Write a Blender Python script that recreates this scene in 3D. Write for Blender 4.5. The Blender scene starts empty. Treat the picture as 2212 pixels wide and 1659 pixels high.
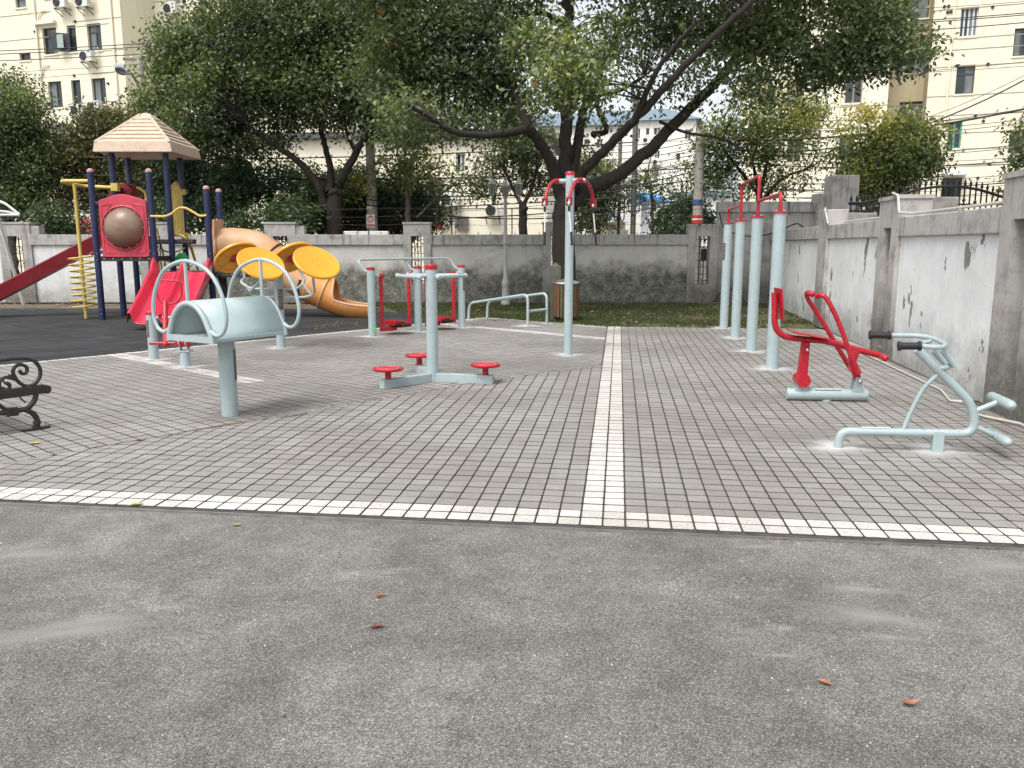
import bpy, math, random
import numpy as np
from mathutils import Vector, Matrix, noise as mnoise
random.seed(7); np.random.seed(7)
sc = bpy.context.scene
col = sc.collection
PI = math.pi

# ------------------------------------------------------------------ camera
F = 1760.0; PITCH = math.atan(301.0/1760.0); EYE = 1.5
cam = bpy.data.cameras.new('camera'); co = bpy.data.objects.new('camera', cam); col.objects.link(co)
co.location = (0, 0, EYE); co.rotation_euler = (PI/2-PITCH, 0, 0)
cam.sensor_width = 36; cam.lens = F/2212*36; cam.clip_end = 2000; cam.clip_start = 0.05
sc.camera = co
sc.render.resolution_x = 1024; sc.render.resolution_y = 768

# ------------------------------------------------------------------ sky and sun (overcast)
SUN_EL, SUN_AZ = math.radians(58), math.radians(215)
w = bpy.data.worlds.new('World'); sc.world = w; w.use_nodes = True
nt = w.node_tree; nt.nodes.clear()
sky = nt.nodes.new('ShaderNodeTexSky'); sky.sky_type = 'NISHITA'; sky.sun_disc = False
sky.sun_elevation = SUN_EL; sky.sun_rotation = SUN_AZ; sky.air_density = 1.0; sky.dust_density = 4.0; sky.ozone_density = 1.0
hsv = nt.nodes.new('ShaderNodeHueSaturation'); hsv.inputs['Saturation'].default_value = 0.22
hsv.inputs['Value'].default_value = 1.25
bg = nt.nodes.new('ShaderNodeBackground'); bg.inputs['Strength'].default_value = 0.15
wo = nt.nodes.new('ShaderNodeOutputWorld')
nt.links.new(sky.outputs[0], hsv.inputs['Color']); nt.links.new(hsv.outputs[0], bg.inputs[0]); nt.links.new(bg.outputs[0], wo.inputs[0])
sun = bpy.data.lights.new('sun', 'SUN'); sun.energy = 1.3; sun.angle = math.radians(24); sun.color = (1.0, 0.97, 0.92)
so = bpy.data.objects.new('sun', sun); col.objects.link(so)
sd = Vector((math.sin(SUN_AZ)*math.cos(SUN_EL), math.cos(SUN_AZ)*math.cos(SUN_EL), math.sin(SUN_EL)))
so.rotation_euler = sd.to_track_quat('Z', 'Y').to_euler()
sc.view_settings.view_transform = 'Standard'; sc.view_settings.look = 'None'
sc.view_settings.gamma = 1.0; sc.view_settings.use_curve_mapping = False
sc.view_settings.exposure = 0.52

# ------------------------------------------------------------------ picture -> place helpers
CT, ST = math.cos(PITCH), math.sin(PITCH)
def ray(px, py):
    u = (px-1106)/F; v = -(py-829)/F
    return (u, CT+v*ST, -ST+v*CT)
def G(px, py, z=0.0):
    r = ray(px, py); t = (z-EYE)/r[2]; return (r[0]*t, r[1]*t, z)
def A(px, py, Y):
    r = ray(px, py); t = Y/r[1]; return (r[0]*t, Y, EYE+r[2]*t)
def PL(px, py, p0, ang):
    r = ray(px, py); nx, ny = -math.sin(ang), math.cos(ang)
    t = (nx*p0[0]+ny*p0[1])/(nx*r[0]+ny*r[1]); return (r[0]*t, r[1]*t, EYE+r[2]*t)

# ------------------------------------------------------------------ materials
MATS = {}
def ramp(nt, fac, stops):
    r = nt.nodes.new('ShaderNodeValToRGB'); e = r.color_ramp.elements
    while len(e) < len(stops): e.new(0.5)
    for i, (p, c) in enumerate(stops): e[i].position = p; e[i].color = (c[0], c[1], c[2], 1)
    nt.links.new(fac, r.inputs[0]); return r.outputs[0]
def newmat(name):
    m = bpy.data.materials.new(name); m.use_nodes = True; nt = m.node_tree
    b = nt.nodes['Principled BSDF']; tc = nt.nodes.new('ShaderNodeTexCoord'); return m, nt, b, tc
def noise(nt, vec, scale, detail=4, rough=0.55, stretch=None, dist=0.0):
    if stretch:
        mp = nt.nodes.new('ShaderNodeMapping'); mp.inputs['Scale'].default_value = stretch; nt.links.new(vec, mp.inputs[0]); vec = mp.outputs[0]
    n = nt.nodes.new('ShaderNodeTexNoise'); n.inputs['Scale'].default_value = scale; n.inputs['Detail'].default_value = detail
    n.inputs['Roughness'].default_value = rough; n.inputs['Distortion'].default_value = dist; nt.links.new(vec, n.inputs['Vector']); return n.outputs['Fac']
def mix(nt, fac, a, b, mode='MIX'):
    m = nt.nodes.new('ShaderNodeMix'); m.data_type = 'RGBA'; m.blend_type = mode
    for s, v in ((m.inputs[0], fac), (m.inputs[6], a), (m.inputs[7], b)):
        if isinstance(v, (int, float)): s.default_value = v
        elif isinstance(v, tuple): s.default_value = (v[0], v[1], v[2], 1)
        else: nt.links.new(v, s)
    return m.outputs[2]
def mth(nt, op, a, b=None, c=None, clamp=False):
    m = nt.nodes.new('ShaderNodeMath'); m.operation = op; m.use_clamp = clamp
    for i, v in enumerate((a, b, c)):
        if v is None: continue
        if isinstance(v, (int, float)): m.inputs[i].default_value = v
        else: nt.links.new(v, m.inputs[i])
    return m.outputs[0]
def mrange(nt, v, a, b, c=0.0, d=1.0):
    m = nt.nodes.new('ShaderNodeMapRange'); m.inputs[1].default_value = a; m.inputs[2].default_value = b; m.inputs[3].default_value = c; m.inputs[4].default_value = d
    nt.links.new(v, m.inputs[0]); return m.outputs[0]
def bump(nt, b, h, strength, dist=0.01):
    bp = nt.nodes.new('ShaderNodeBump'); bp.inputs['Strength'].default_value = strength; bp.inputs['Distance'].default_value = dist
    nt.links.new(h, bp.inputs['Height']); nt.links.new(bp.outputs[0], b.inputs['Normal'])
def simple(name, c, rough=0.5, metal=0.0, var=0.12, scale=6.0, bmp=0.0, bscale=60.0, dirt=0.0, dirtc=(0.08, 0.07, 0.06), stretch=None, coat=0.0, chips=0.0):
    if name in MATS: return MATS[name]
    m, nt, b, tc = newmat(name)
    n = noise(nt, tc.outputs['Object'], scale, 5, 0.6, stretch)
    lo = tuple(x*(1-var) for x in c); hi = tuple(min(1, x*(1+var)) for x in c)
    out = ramp(nt, n, [(0.3, lo), (0.7, hi)])
    if dirt > 0:
        n2 = noise(nt, tc.outputs['Object'], scale*1.7, 8, 0.7, stretch)
        f = mrange(nt, n2, 0.52, 0.72, 0, dirt); out = mix(nt, f, out, dirtc)
    if chips > 0:
        out = mix(nt, mrange(nt, noise(nt, tc.outputs['Object'], 34, 5, 0.7), 0.71-chips*.03, 0.725-chips*.03, 0, 0.9), out, (0.13, 0.075, 0.05))
        out = mix(nt, mrange(nt, noise(nt, tc.outputs['Object'], 14, 7, 0.8), 0.5, 0.75, 0, 0.13), out, (0.30, 0.27, 0.24))
    nt.links.new(out, b.inputs['Base Color'])
    b.inputs['Roughness'].default_value = rough; b.inputs['Metallic'].default_value = metal
    if coat: b.inputs['Coat Weight'].default_value = coat
    nr = noise(nt, tc.outputs['Object'], scale*3, 4); nt.links.new(mrange(nt, nr, 0.3, 0.7, max(0.02, rough-0.08), min(1, rough+0.1)), b.inputs['Roughness'])
    if bmp: bump(nt, b, noise(nt, tc.outputs['Object'], bscale, 4), bmp)
    MATS[name] = m; return m

BLUE = simple('pale_blue_enamel', (0.345, 0.42, 0.43), 0.30, var=0.05, scale=5, dirt=0.25, dirtc=(0.25, 0.29, 0.29), chips=1.0)
RED = simple('red_enamel', (0.40, 0.010, 0.022), 0.26, var=0.05, scale=9, dirt=0.12, dirtc=(0.22, 0.02, 0.02), chips=0.1)
REDPL = simple('red_slide_plastic', (0.60, 0.028, 0.070), 0.16, var=0.06, scale=3, dirt=0.2, dirtc=(0.4, 0.02, 0.04), coat=0.3)
REDOLD = simple('faded_red_plastic', (0.50, 0.045, 0.075), 0.42, var=0.15, scale=3, dirt=0.35, dirtc=(0.30, 0.05, 0.06))
MAROON = simple('dark_red_slide', (0.20, 0.010, 0.018), 0.4, var=0.15, scale=3, dirt=0.25, dirtc=(0.16, 0.02, 0.02))
NAVY = simple('navy_post_paint', (0.008, 0.016, 0.065), 0.4, var=0.2, scale=8, dirt=0.2, dirtc=(0.03, 0.04, 0.08), chips=1.0)
YEL = simple('yellow_bar_paint', (0.55, 0.42, 0.10), 0.45, var=0.12, scale=8, dirt=0.3, dirtc=(0.35, 0.27, 0.10), chips=1.0)
YDISC = simple('yellow_disc_plastic', (0.76, 0.33, 0.025), 0.35, var=0.08, scale=5, dirt=0.15, dirtc=(0.5, 0.25, 0.05))
BLACK = simple('black_rubber', (0.016, 0.016, 0.017), 0.55, var=0.2, scale=20)
BLKMET = simple('black_cast_iron', (0.022, 0.021, 0.02), 0.38, var=0.3, scale=25, dirt=0.5, dirtc=(0.07, 0.065, 0.05), bmp=0.35, bscale=60)
DECK = simple('deck_dark_coating', (0.03, 0.028, 0.026), 0.6, var=0.3, scale=12, dirt=0.4, dirtc=(0.08, 0.06, 0.05))
CHROME = simple('bolt_steel', (0.6, 0.6, 0.6), 0.25, metal=1.0, var=0.05)
GREEN = simple('green_plastic', (0.01, 0.20, 0.06), 0.35)
ROOFP = simple('tan_roof_plastic', (0.54, 0.42, 0.32), 0.6, var=0.10, scale=5, dirt=0.5, dirtc=(0.33, 0.20, 0.13), bmp=0.1)
WHITEP = simple('white_paint', (0.72, 0.72, 0.70), 0.45, var=0.06, scale=8, dirt=0.35, dirtc=(0.45, 0.40, 0.33))
PIPE = simple('white_conduit', (0.48, 0.46, 0.41), 0.45, var=0.1, scale=12, dirt=0.5, dirtc=(0.35, 0.32, 0.27))
CONC = simple('aged_concrete', (0.25, 0.235, 0.215), 0.9, var=0.35, scale=3.5, dirt=0.75, dirtc=(0.09, 0.085, 0.075), bmp=0.4, bscale=35)
CONCL = simple('pale_concrete_pole', (0.34, 0.32, 0.28), 0.85, var=0.15, scale=3, dirt=0.3, dirtc=(0.2, 0.17, 0.13), bmp=0.15, stretch=(4, 4, 0.8))
GLASS = simple('dark_window_glass', (0.025, 0.035, 0.038), 0.08, var=0.4, scale=1.5)
CURT = simple('window_curtain_grey', (0.16, 0.18, 0.18), 0.7, var=0.3, scale=2.5, stretch=(6, 6, 0.5))
FRAMED = simple('dark_window_frame', (0.05, 0.055, 0.065), 0.4)
FRAMEW = simple('white_window_frame', (0.62, 0.62, 0.62), 0.4)
ACW = simple('ac_casing', (0.62, 0.62, 0.59), 0.5, var=0.08, dirt=0.4, dirtc=(0.4, 0.37, 0.32))
CABLE = simple('cable_black', (0.02, 0.02, 0.022), 0.6)
GALV = simple('galvanised_steel', (0.17, 0.165, 0.15), 0.5, metal=0.4, var=0.2, dirt=0.4, dirtc=(0.1, 0.06, 0.04))
RUST = simple('rusty_iron', (0.055, 0.035, 0.025), 0.8, var=0.5, scale=14, bmp=0.3)
IRON = simple('gate_black_iron', (0.012, 0.012, 0.013), 0.4, var=0.2)
TRUNKW = None

def stained_wall(name, base, stain, lo, hi, thr, peel=0.0, streak=0.3, blue=0.0, mott=0.25):
    m, nt, b, tc = newmat(name); P = tc.outputs['Object']
    g = nt.nodes.new('ShaderNodeNewGeometry'); sep = nt.nodes.new('ShaderNodeSeparateXYZ'); nt.links.new(g.outputs['Position'], sep.inputs[0]); P = g.outputs['Position']
    c = ramp(nt, noise(nt, P, 0.9, 8, 0.65), [(0.25, tuple(x*0.80 for x in base)), (0.75, tuple(x*1.1 for x in base))])
    # blotches and fine grime
    c = mix(nt, mrange(nt, noise(nt, P, 2.6, 9, 0.78), 0.48, 0.66, 0, mott), c, tuple(x*0.42 for x in base))
    c = mix(nt, mrange(nt, noise(nt, P, 9, 8, 0.75), 0.5, 0.8, 0, 0.35), c, tuple(x*0.6 for x in base))
    # vertical streaks from the coping
    st = noise(nt, P, 7, 6, 0.7, (1, 1, 0.09)); zf = mrange(nt, sep.outputs[2], 0.9, 1.65, 0.25, 1)
    c = mix(nt, mth(nt, 'MULTIPLY', mrange(nt, st, 0.53, 0.68, 0, streak), zf), c, (0.085, 0.08, 0.07))
    # moss and damp low on the wall, irregular edge
    edge = mth(nt, 'ADD', sep.outputs[2], mth(nt, 'MULTIPLY', mth(nt, 'SUBTRACT', noise(nt, P, 1.6, 9, 0.72), 0.5), 1.5))
    low = mrange(nt, edge, hi, lo, 0, 1)
    vein = mrange(nt, noise(nt, P, 13, 3, 0.6, (1, 1, 0.6), 2.2), 0.47, 0.53, 0, 1)
    vein = mth(nt, 'SUBTRACT', 1, mth(nt, 'MULTIPLY', mth(nt, 'MULTIPLY', vein, mth(nt, 'SUBTRACT', 1, vein)), 1.6))
    low.node.clamp = True; f = mth(nt, 'MULTIPLY', mth(nt, 'MULTIPLY', low, thr), vein)
    f = mth(nt, 'MULTIPLY', f, mrange(nt, noise(nt, P, 6, 8, 0.8), 0.35, 0.55, 0.62, 1), clamp=True)
    c = mix(nt, f, c, stain)
    if blue:
        fb = mth(nt, 'MULTIPLY', mrange(nt, noise(nt, P, 3, 7, 0.7, (1, 1, 2.2)), 0.55, 0.62, 0, blue), mrange(nt, sep.outputs[2], 1.15, 1.45))
        c = mix(nt, fb, c, (0.22, 0.32, 0.38))
    if peel:
        pn = noise(nt, P, 2.1, 8, 0.60, (1.6, 1.6, 0.8)); pf = mrange(nt, pn, 0.690-peel*0.062, 0.697-peel*0.062, 0, 1)
        c = mix(nt, pf, c, mix(nt, noise(nt, P, 20, 4), (0.13, 0.125, 0.115), (0.27, 0.255, 0.235)))
        bump(nt, b, mth(nt, 'ADD', mth(nt, 'MULTIPLY', pf, -1.0), mth(nt, 'MULTIPLY', noise(nt, P, 40, 5), 0.35)), 0.6, 0.012)
    else:
        bump(nt, b, noise(nt, P, 40, 6, 0.7), 0.25, 0.008)
    nt.links.new(c, b.inputs['Base Color']); b.inputs['Roughness'].default_value = 0.9
    MATS[name] = m; return m
PANEL = stained_wall('plaster_panel_back', (0.56, 0.545, 0.51), (0.045, 0.048, 0.028), 0.66, 1.10, 0.97, peel=0.5, blue=0.7)
PANELL = stained_wall('plaster_panel_left', (0.66, 0.67, 0.67), (0.13, 0.13, 0.10), 0.0, 0.6, 0.7, peel=0.3, blue=0.3)
PANELR = stained_wall('plaster_panel_right', (0.73, 0.745, 0.745), (0.17, 0.16, 0.135), 0.05, 0.62, 0.75, peel=1.15, streak=0.22, mott=0.2)
COPE = stained_wall('coping_concrete', (0.43, 0.42, 0.395), (0.06, 0.06, 0.045), 0.2, 0.9, 0.6, streak=0.95, mott=0.9)
PIER = stained_wall('pier_concrete', (0.42, 0.405, 0.38), (0.065, 0.062, 0.045), 0.2, 1.05, 0.85, streak=0.75, mott=0.85)

def cream(name, base):
    m, nt, b, tc = newmat(name); g = nt.nodes.new('ShaderNodeNewGeometry'); P = g.outputs['Position']
    c = ramp(nt, noise(nt, P, 0.35, 6, 0.6), [(0.3, tuple(x*0.93 for x in base)), (0.7, base)])
    c = mix(nt, mrange(nt, noise(nt, P, 2.2, 6, 0.7, (1, 1, 0.08)), 0.5, 0.75, 0, 0.4), c, tuple(x*0.62 for x in base))
    nt.links.new(c, b.inputs['Base Color']); b.inputs['Roughness'].default_value = 0.85; bump(nt, b, noise(nt, P, 8, 5), 0.1, 0.02); return m
CREAM = cream('cream_render', (0.77, 0.72, 0.555)); CREAM2 = cream('cream_render_mid', (0.80, 0.75, 0.60)); TAN = cream('tan_render', (0.42, 0.36, 0.23)); CREAM3 = cream('far_cream_render', (0.78, 0.77, 0.69))

def asphalt():
    m, nt, b, tc = newmat('weathered_asphalt'); P = tc.outputs['Object']
    v = nt.nodes.new('ShaderNodeTexVoronoi'); v.inputs['Scale'].default_value = 225; nt.links.new(P, v.inputs['Vector'])
    sepc = nt.nodes.new('ShaderNodeSeparateColor'); nt.links.new(v.outputs['Color'], sepc.inputs[0])
    grain = ramp(nt, sepc.outputs[0], [(0.0, (0.070, 0.067, 0.061)), (0.35, (0.130, 0.126, 0.116)), (0.75, (0.190, 0.184, 0.171)), (1.0, (0.34, 0.33, 0.31))])
    big = noise(nt, P, 0.8, 6, 0.6, None, 0.6); c = mix(nt, 1.0, grain, ramp(nt, big, [(0.25, (0.62, 0.61, 0.60)), (0.5, (0.93, 0.93, 0.92)), (0.75, (1.32, 1.31, 1.27))]), 'MULTIPLY')
    med = noise(nt, P, 5, 8, 0.7); c = mix(nt, 1.0, c, ramp(nt, med, [(0.3, (0.72, 0.72, 0.72)), (0.7, (1.2, 1.2, 1.2))]), 'MULTIPLY')
    # worn sandy smears, long across the road
    sm = noise(nt, P, 1.0, 7, 0.62, (0.75, 1.9, 1), 0.8); c = mix(nt, mth(nt, 'MULTIPLY', mrange(nt, sm, 0.60, 0.74, 0, 0.75), mrange(nt, med, 0.35, 0.6, 0.35, 1)), c, (0.36, 0.34, 0.31))
    br = noise(nt, P, 2.4, 8, 0.75); c = mix(nt, mrange(nt, br, 0.60, 0.78, 0, 0.35), c, (0.13, 0.095, 0.07))
    cv = nt.nodes.new('ShaderNodeTexVoronoi'); cv.feature = 'DISTANCE_TO_EDGE'; cv.inputs['Scale'].default_value = 0.55
    wv = nt.nodes.new('ShaderNodeVectorMath'); wv.operation = 'ADD'; nn = nt.nodes.new('ShaderNodeTexNoise'); nn.inputs['Scale'].default_value = 2.5; nn.inputs['Detail'].default_value = 7; nt.links.new(P, nn.inputs['Vector'])
    sv = nt.nodes.new('ShaderNodeVectorMath'); sv.operation = 'SCALE'; sv.inputs['Scale'].default_value = 0.5; nt.links.new(nn.outputs['Color'], sv.inputs[0]); nt.links.new(P, wv.inputs[0]); nt.links.new(sv.outputs[0], wv.inputs[1]); nt.links.new(wv.outputs[0], cv.inputs['Vector'])
    ck = mth(nt, 'MULTIPLY', mrange(nt, cv.outputs['Distance'], 0.0035, 0.001, 0, 0.35), mrange(nt, noise(nt, P, 1.1, 3), 0.5, 0.56, 0, 1), clamp=True); c = mix(nt, ck, c, (0.07, 0.06, 0.052))
    nt.links.new(c, b.inputs['Base Color']); b.inputs['Roughness'].default_value = 0.88
    bump(nt, b, mth(nt, 'ADD', v.outputs['Distance'], mth(nt, 'MULTIPLY', med, 0.5)), 0.55, 0.004); return m
ASPH = asphalt()

def paver_mat(name, lo, hi, pits=False):
    m, nt, b, tc = newmat(name); g = nt.nodes.new('ShaderNodeNewGeometry'); P = g.outputs['Position']
    at = nt.nodes.new('ShaderNodeAttribute'); at.attribute_name = 'tint'; oi = nt.nodes.new('ShaderNodeObjectInfo')
    rnd = mth(nt, 'FRACT', mth(nt, 'ADD', at.outputs['Fac'], oi.outputs['Random']))
    c = mix(nt, rnd, lo, hi)
    c = mix(nt, 1.0, c, ramp(nt, noise(nt, P, 0.55, 7, 0.65), [(0.3, (0.74, 0.71, 0.67)), (0.62, (1.06, 1.06, 1.05))]), 'MULTIPLY')
    c = mix(nt, 1.0, c, ramp(nt, noise(nt, P, 60, 5, 0.7), [(0.3, (0.80, 0.80, 0.80)), (0.7, (1.1, 1.1, 1.1))]), 'MULTIPLY')
    c = mix(nt, mrange(nt, noise(nt, P, 1.3, 8, 0.72), 0.60, 0.78, 0, 0.45), c, (0.23, 0.17, 0.13))
    if pits: c = mix(nt, mrange(nt, noise(nt, P, 70, 3, 0.8, (0.6, 1, 1)), 0.55, 0.63, 0, 0.7), c, (0.25, 0.23, 0.20))
    nt.links.new(c, b.inputs['Base Color']); b.inputs['Roughness'].default_value = 0.85; bump(nt, b, noise(nt, P, 150, 4), 0.25, 0.002); return m
PAV = paver_mat('grey_paver', (0.240, 0.232, 0.217), (0.290, 0.281, 0.264))
PAVW = paver_mat('white_travertine_paver', (0.50, 0.485, 0.45), (0.63, 0.615, 0.585), True)
PAVL = paver_mat('pale_worn_paver', (0.33, 0.31, 0.27), (0.40, 0.375, 0.33), True)
RUB = paver_mat('black_rubber_tile', (0.013, 0.014, 0.016), (0.028, 0.029, 0.032))
JOINT_SHADE = simple('joint_side_shade', (0.05, 0.046, 0.042), 0.95, var=0.3, scale=10)  # shade inside the joints, painted as a dark colour on tile sides and chamfers
JOINT = simple('joint_sand', (0.070, 0.064, 0.057), 0.95, var=0.5, scale=14, dirt=0.6, dirtc=(0.16, 0.13, 0.11), bmp=0.6, bscale=80)
EARTH = simple('bare_earth', (0.13, 0.105, 0.075), 0.95, var=0.4, scale=1.6, dirt=0.6, dirtc=(0.07, 0.06, 0.04), bmp=0.8, bscale=18)
TURF = simple('grassy_earth', (0.065, 0.075, 0.03), 0.95, var=0.4, scale=1.4, dirt=0.8, dirtc=(0.10, 0.075, 0.045), bmp=0.8, bscale=24)
FARG = simple('street_paving', (0.22, 0.21, 0.20), 0.9, var=0.2, scale=0.6)

def feather_mat(name, c, lo=0.15, hi=0.95, amt=0.9):
    """worn cement skin: fades out irregularly towards its rim"""
    m, nt, b, tc = newmat(name); P = tc.outputs['Object']
    ln = nt.nodes.new('ShaderNodeVectorMath'); ln.operation = 'LENGTH'; nt.links.new(P, ln.inputs[0])
    at = nt.nodes.new('ShaderNodeAttribute'); at.attribute_name = 'rim'
    v = mth(nt, 'ADD', at.outputs['Fac'], mth(nt, 'MULTIPLY', mth(nt, 'SUBTRACT', noise(nt, P, 5, 9, 0.75), 0.5), 1.5))
    a = mrange(nt, v, hi, lo, 0, amt)
    nt.links.new(ramp(nt, noise(nt, P, 10, 6, 0.7), [(0.3, tuple(x*0.85 for x in c)), (0.7, tuple(min(1, x*1.1) for x in c))]), b.inputs['Base Color'])
    b.inputs['Roughness'].default_value = 0.9; nt.links.new(a, b.inputs['Alpha']); return m
CEM = feather_mat('cement_skin', (0.52, 0.52, 0.51), 0.25, 0.9, 0.95); CEMD = feather_mat('cement_smear', (0.27, 0.255, 0.235), 0.0, 0.9, 0.55)
SAND = feather_mat('sand_smear', (0.36, 0.345, 0.32), 0.0, 0.8, 0.6)

def leaf_mat(name, stops):
    m, nt, b, tc = newmat(name); nt.nodes.remove(b)
    at = nt.nodes.new('ShaderNodeAttribute'); at.attribute_name = 'tint'
    c = ramp(nt, at.outputs['Fac'], stops)
    pb = nt.nodes.new('ShaderNodeBsdfPrincipled'); pb.inputs['Roughness'].default_value = 0.42; nt.links.new(c, pb.inputs['Base Color'])
    tr = nt.nodes.new('ShaderNodeBsdfTranslucent'); nt.links.new(mix(nt, 1.0, c, (1.15, 1.35, 0.6), 'MULTIPLY'), tr.inputs[0])
    mx = nt.nodes.new('ShaderNodeMixShader'); mx.inputs[0].default_value = 0.38
    nt.links.new(pb.outputs[0], mx.inputs[1]); nt.links.new(tr.outputs[0], mx.inputs[2])
    nt.links.new(mx.outputs[0], nt.nodes['Material Output'].inputs[0]); return m
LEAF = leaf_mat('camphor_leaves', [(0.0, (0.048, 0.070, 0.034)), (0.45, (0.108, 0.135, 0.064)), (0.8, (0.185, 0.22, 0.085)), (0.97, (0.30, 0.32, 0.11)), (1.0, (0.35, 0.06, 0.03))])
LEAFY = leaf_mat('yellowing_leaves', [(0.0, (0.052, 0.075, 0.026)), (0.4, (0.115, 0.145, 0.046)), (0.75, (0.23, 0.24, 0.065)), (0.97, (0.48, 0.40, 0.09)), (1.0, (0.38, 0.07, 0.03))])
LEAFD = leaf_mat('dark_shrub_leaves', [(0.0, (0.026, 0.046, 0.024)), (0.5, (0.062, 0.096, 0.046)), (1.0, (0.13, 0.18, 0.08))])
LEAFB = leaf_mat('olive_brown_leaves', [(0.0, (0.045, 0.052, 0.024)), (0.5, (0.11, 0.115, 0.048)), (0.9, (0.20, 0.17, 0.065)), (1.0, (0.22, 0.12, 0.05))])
GRASSM = leaf_mat('grass_blades', [(0.0, (0.030, 0.045, 0.014)), (0.6, (0.060, 0.090, 0.025)), (1.0, (0.14, 0.13, 0.05))])
LITTERM = leaf_mat('dead_leaves', [(0.0, (0.12, 0.05, 0.025)), (0.5, (0.24, 0.12, 0.05)), (1.0, (0.42, 0.33, 0.2))])
REDLIT = leaf_mat('red_bud_litter', [(0.0, (0.10, 0.025, 0.014)), (0.6, (0.22, 0.06, 0.03)), (1.0, (0.30, 0.14, 0.08))])
BARK = simple('camphor_bark', (0.026, 0.020, 0.016), 0.95, var=0.45, scale=7, bmp=1.0, bscale=16, stretch=(2.5, 2.5, 0.5))
BARKL = simple('grey_bark', (0.11, 0.095, 0.08), 0.95, var=0.35, scale=8, bmp=0.8, bscale=22)

# ------------------------------------------------------------------ mesh helpers
WL = {}
def reg(o, loc, parent):
    col.objects.link(o)
    if parent: o.parent = parent
    WL[o.name] = Vector(loc)
def tag(o, label=None, cat=None, group=None, kind=None):
    if label: o['label'] = label
    if cat: o['category'] = cat
    if group: o['group'] = group
    if kind: o['kind'] = kind
    return o
def thing(name, loc, label, cat, group=None):
    o = bpy.data.objects.new(name, None); o.empty_display_size = 0.1; o.location = loc; reg(o, loc, None); return tag(o, label, cat, group)

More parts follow.
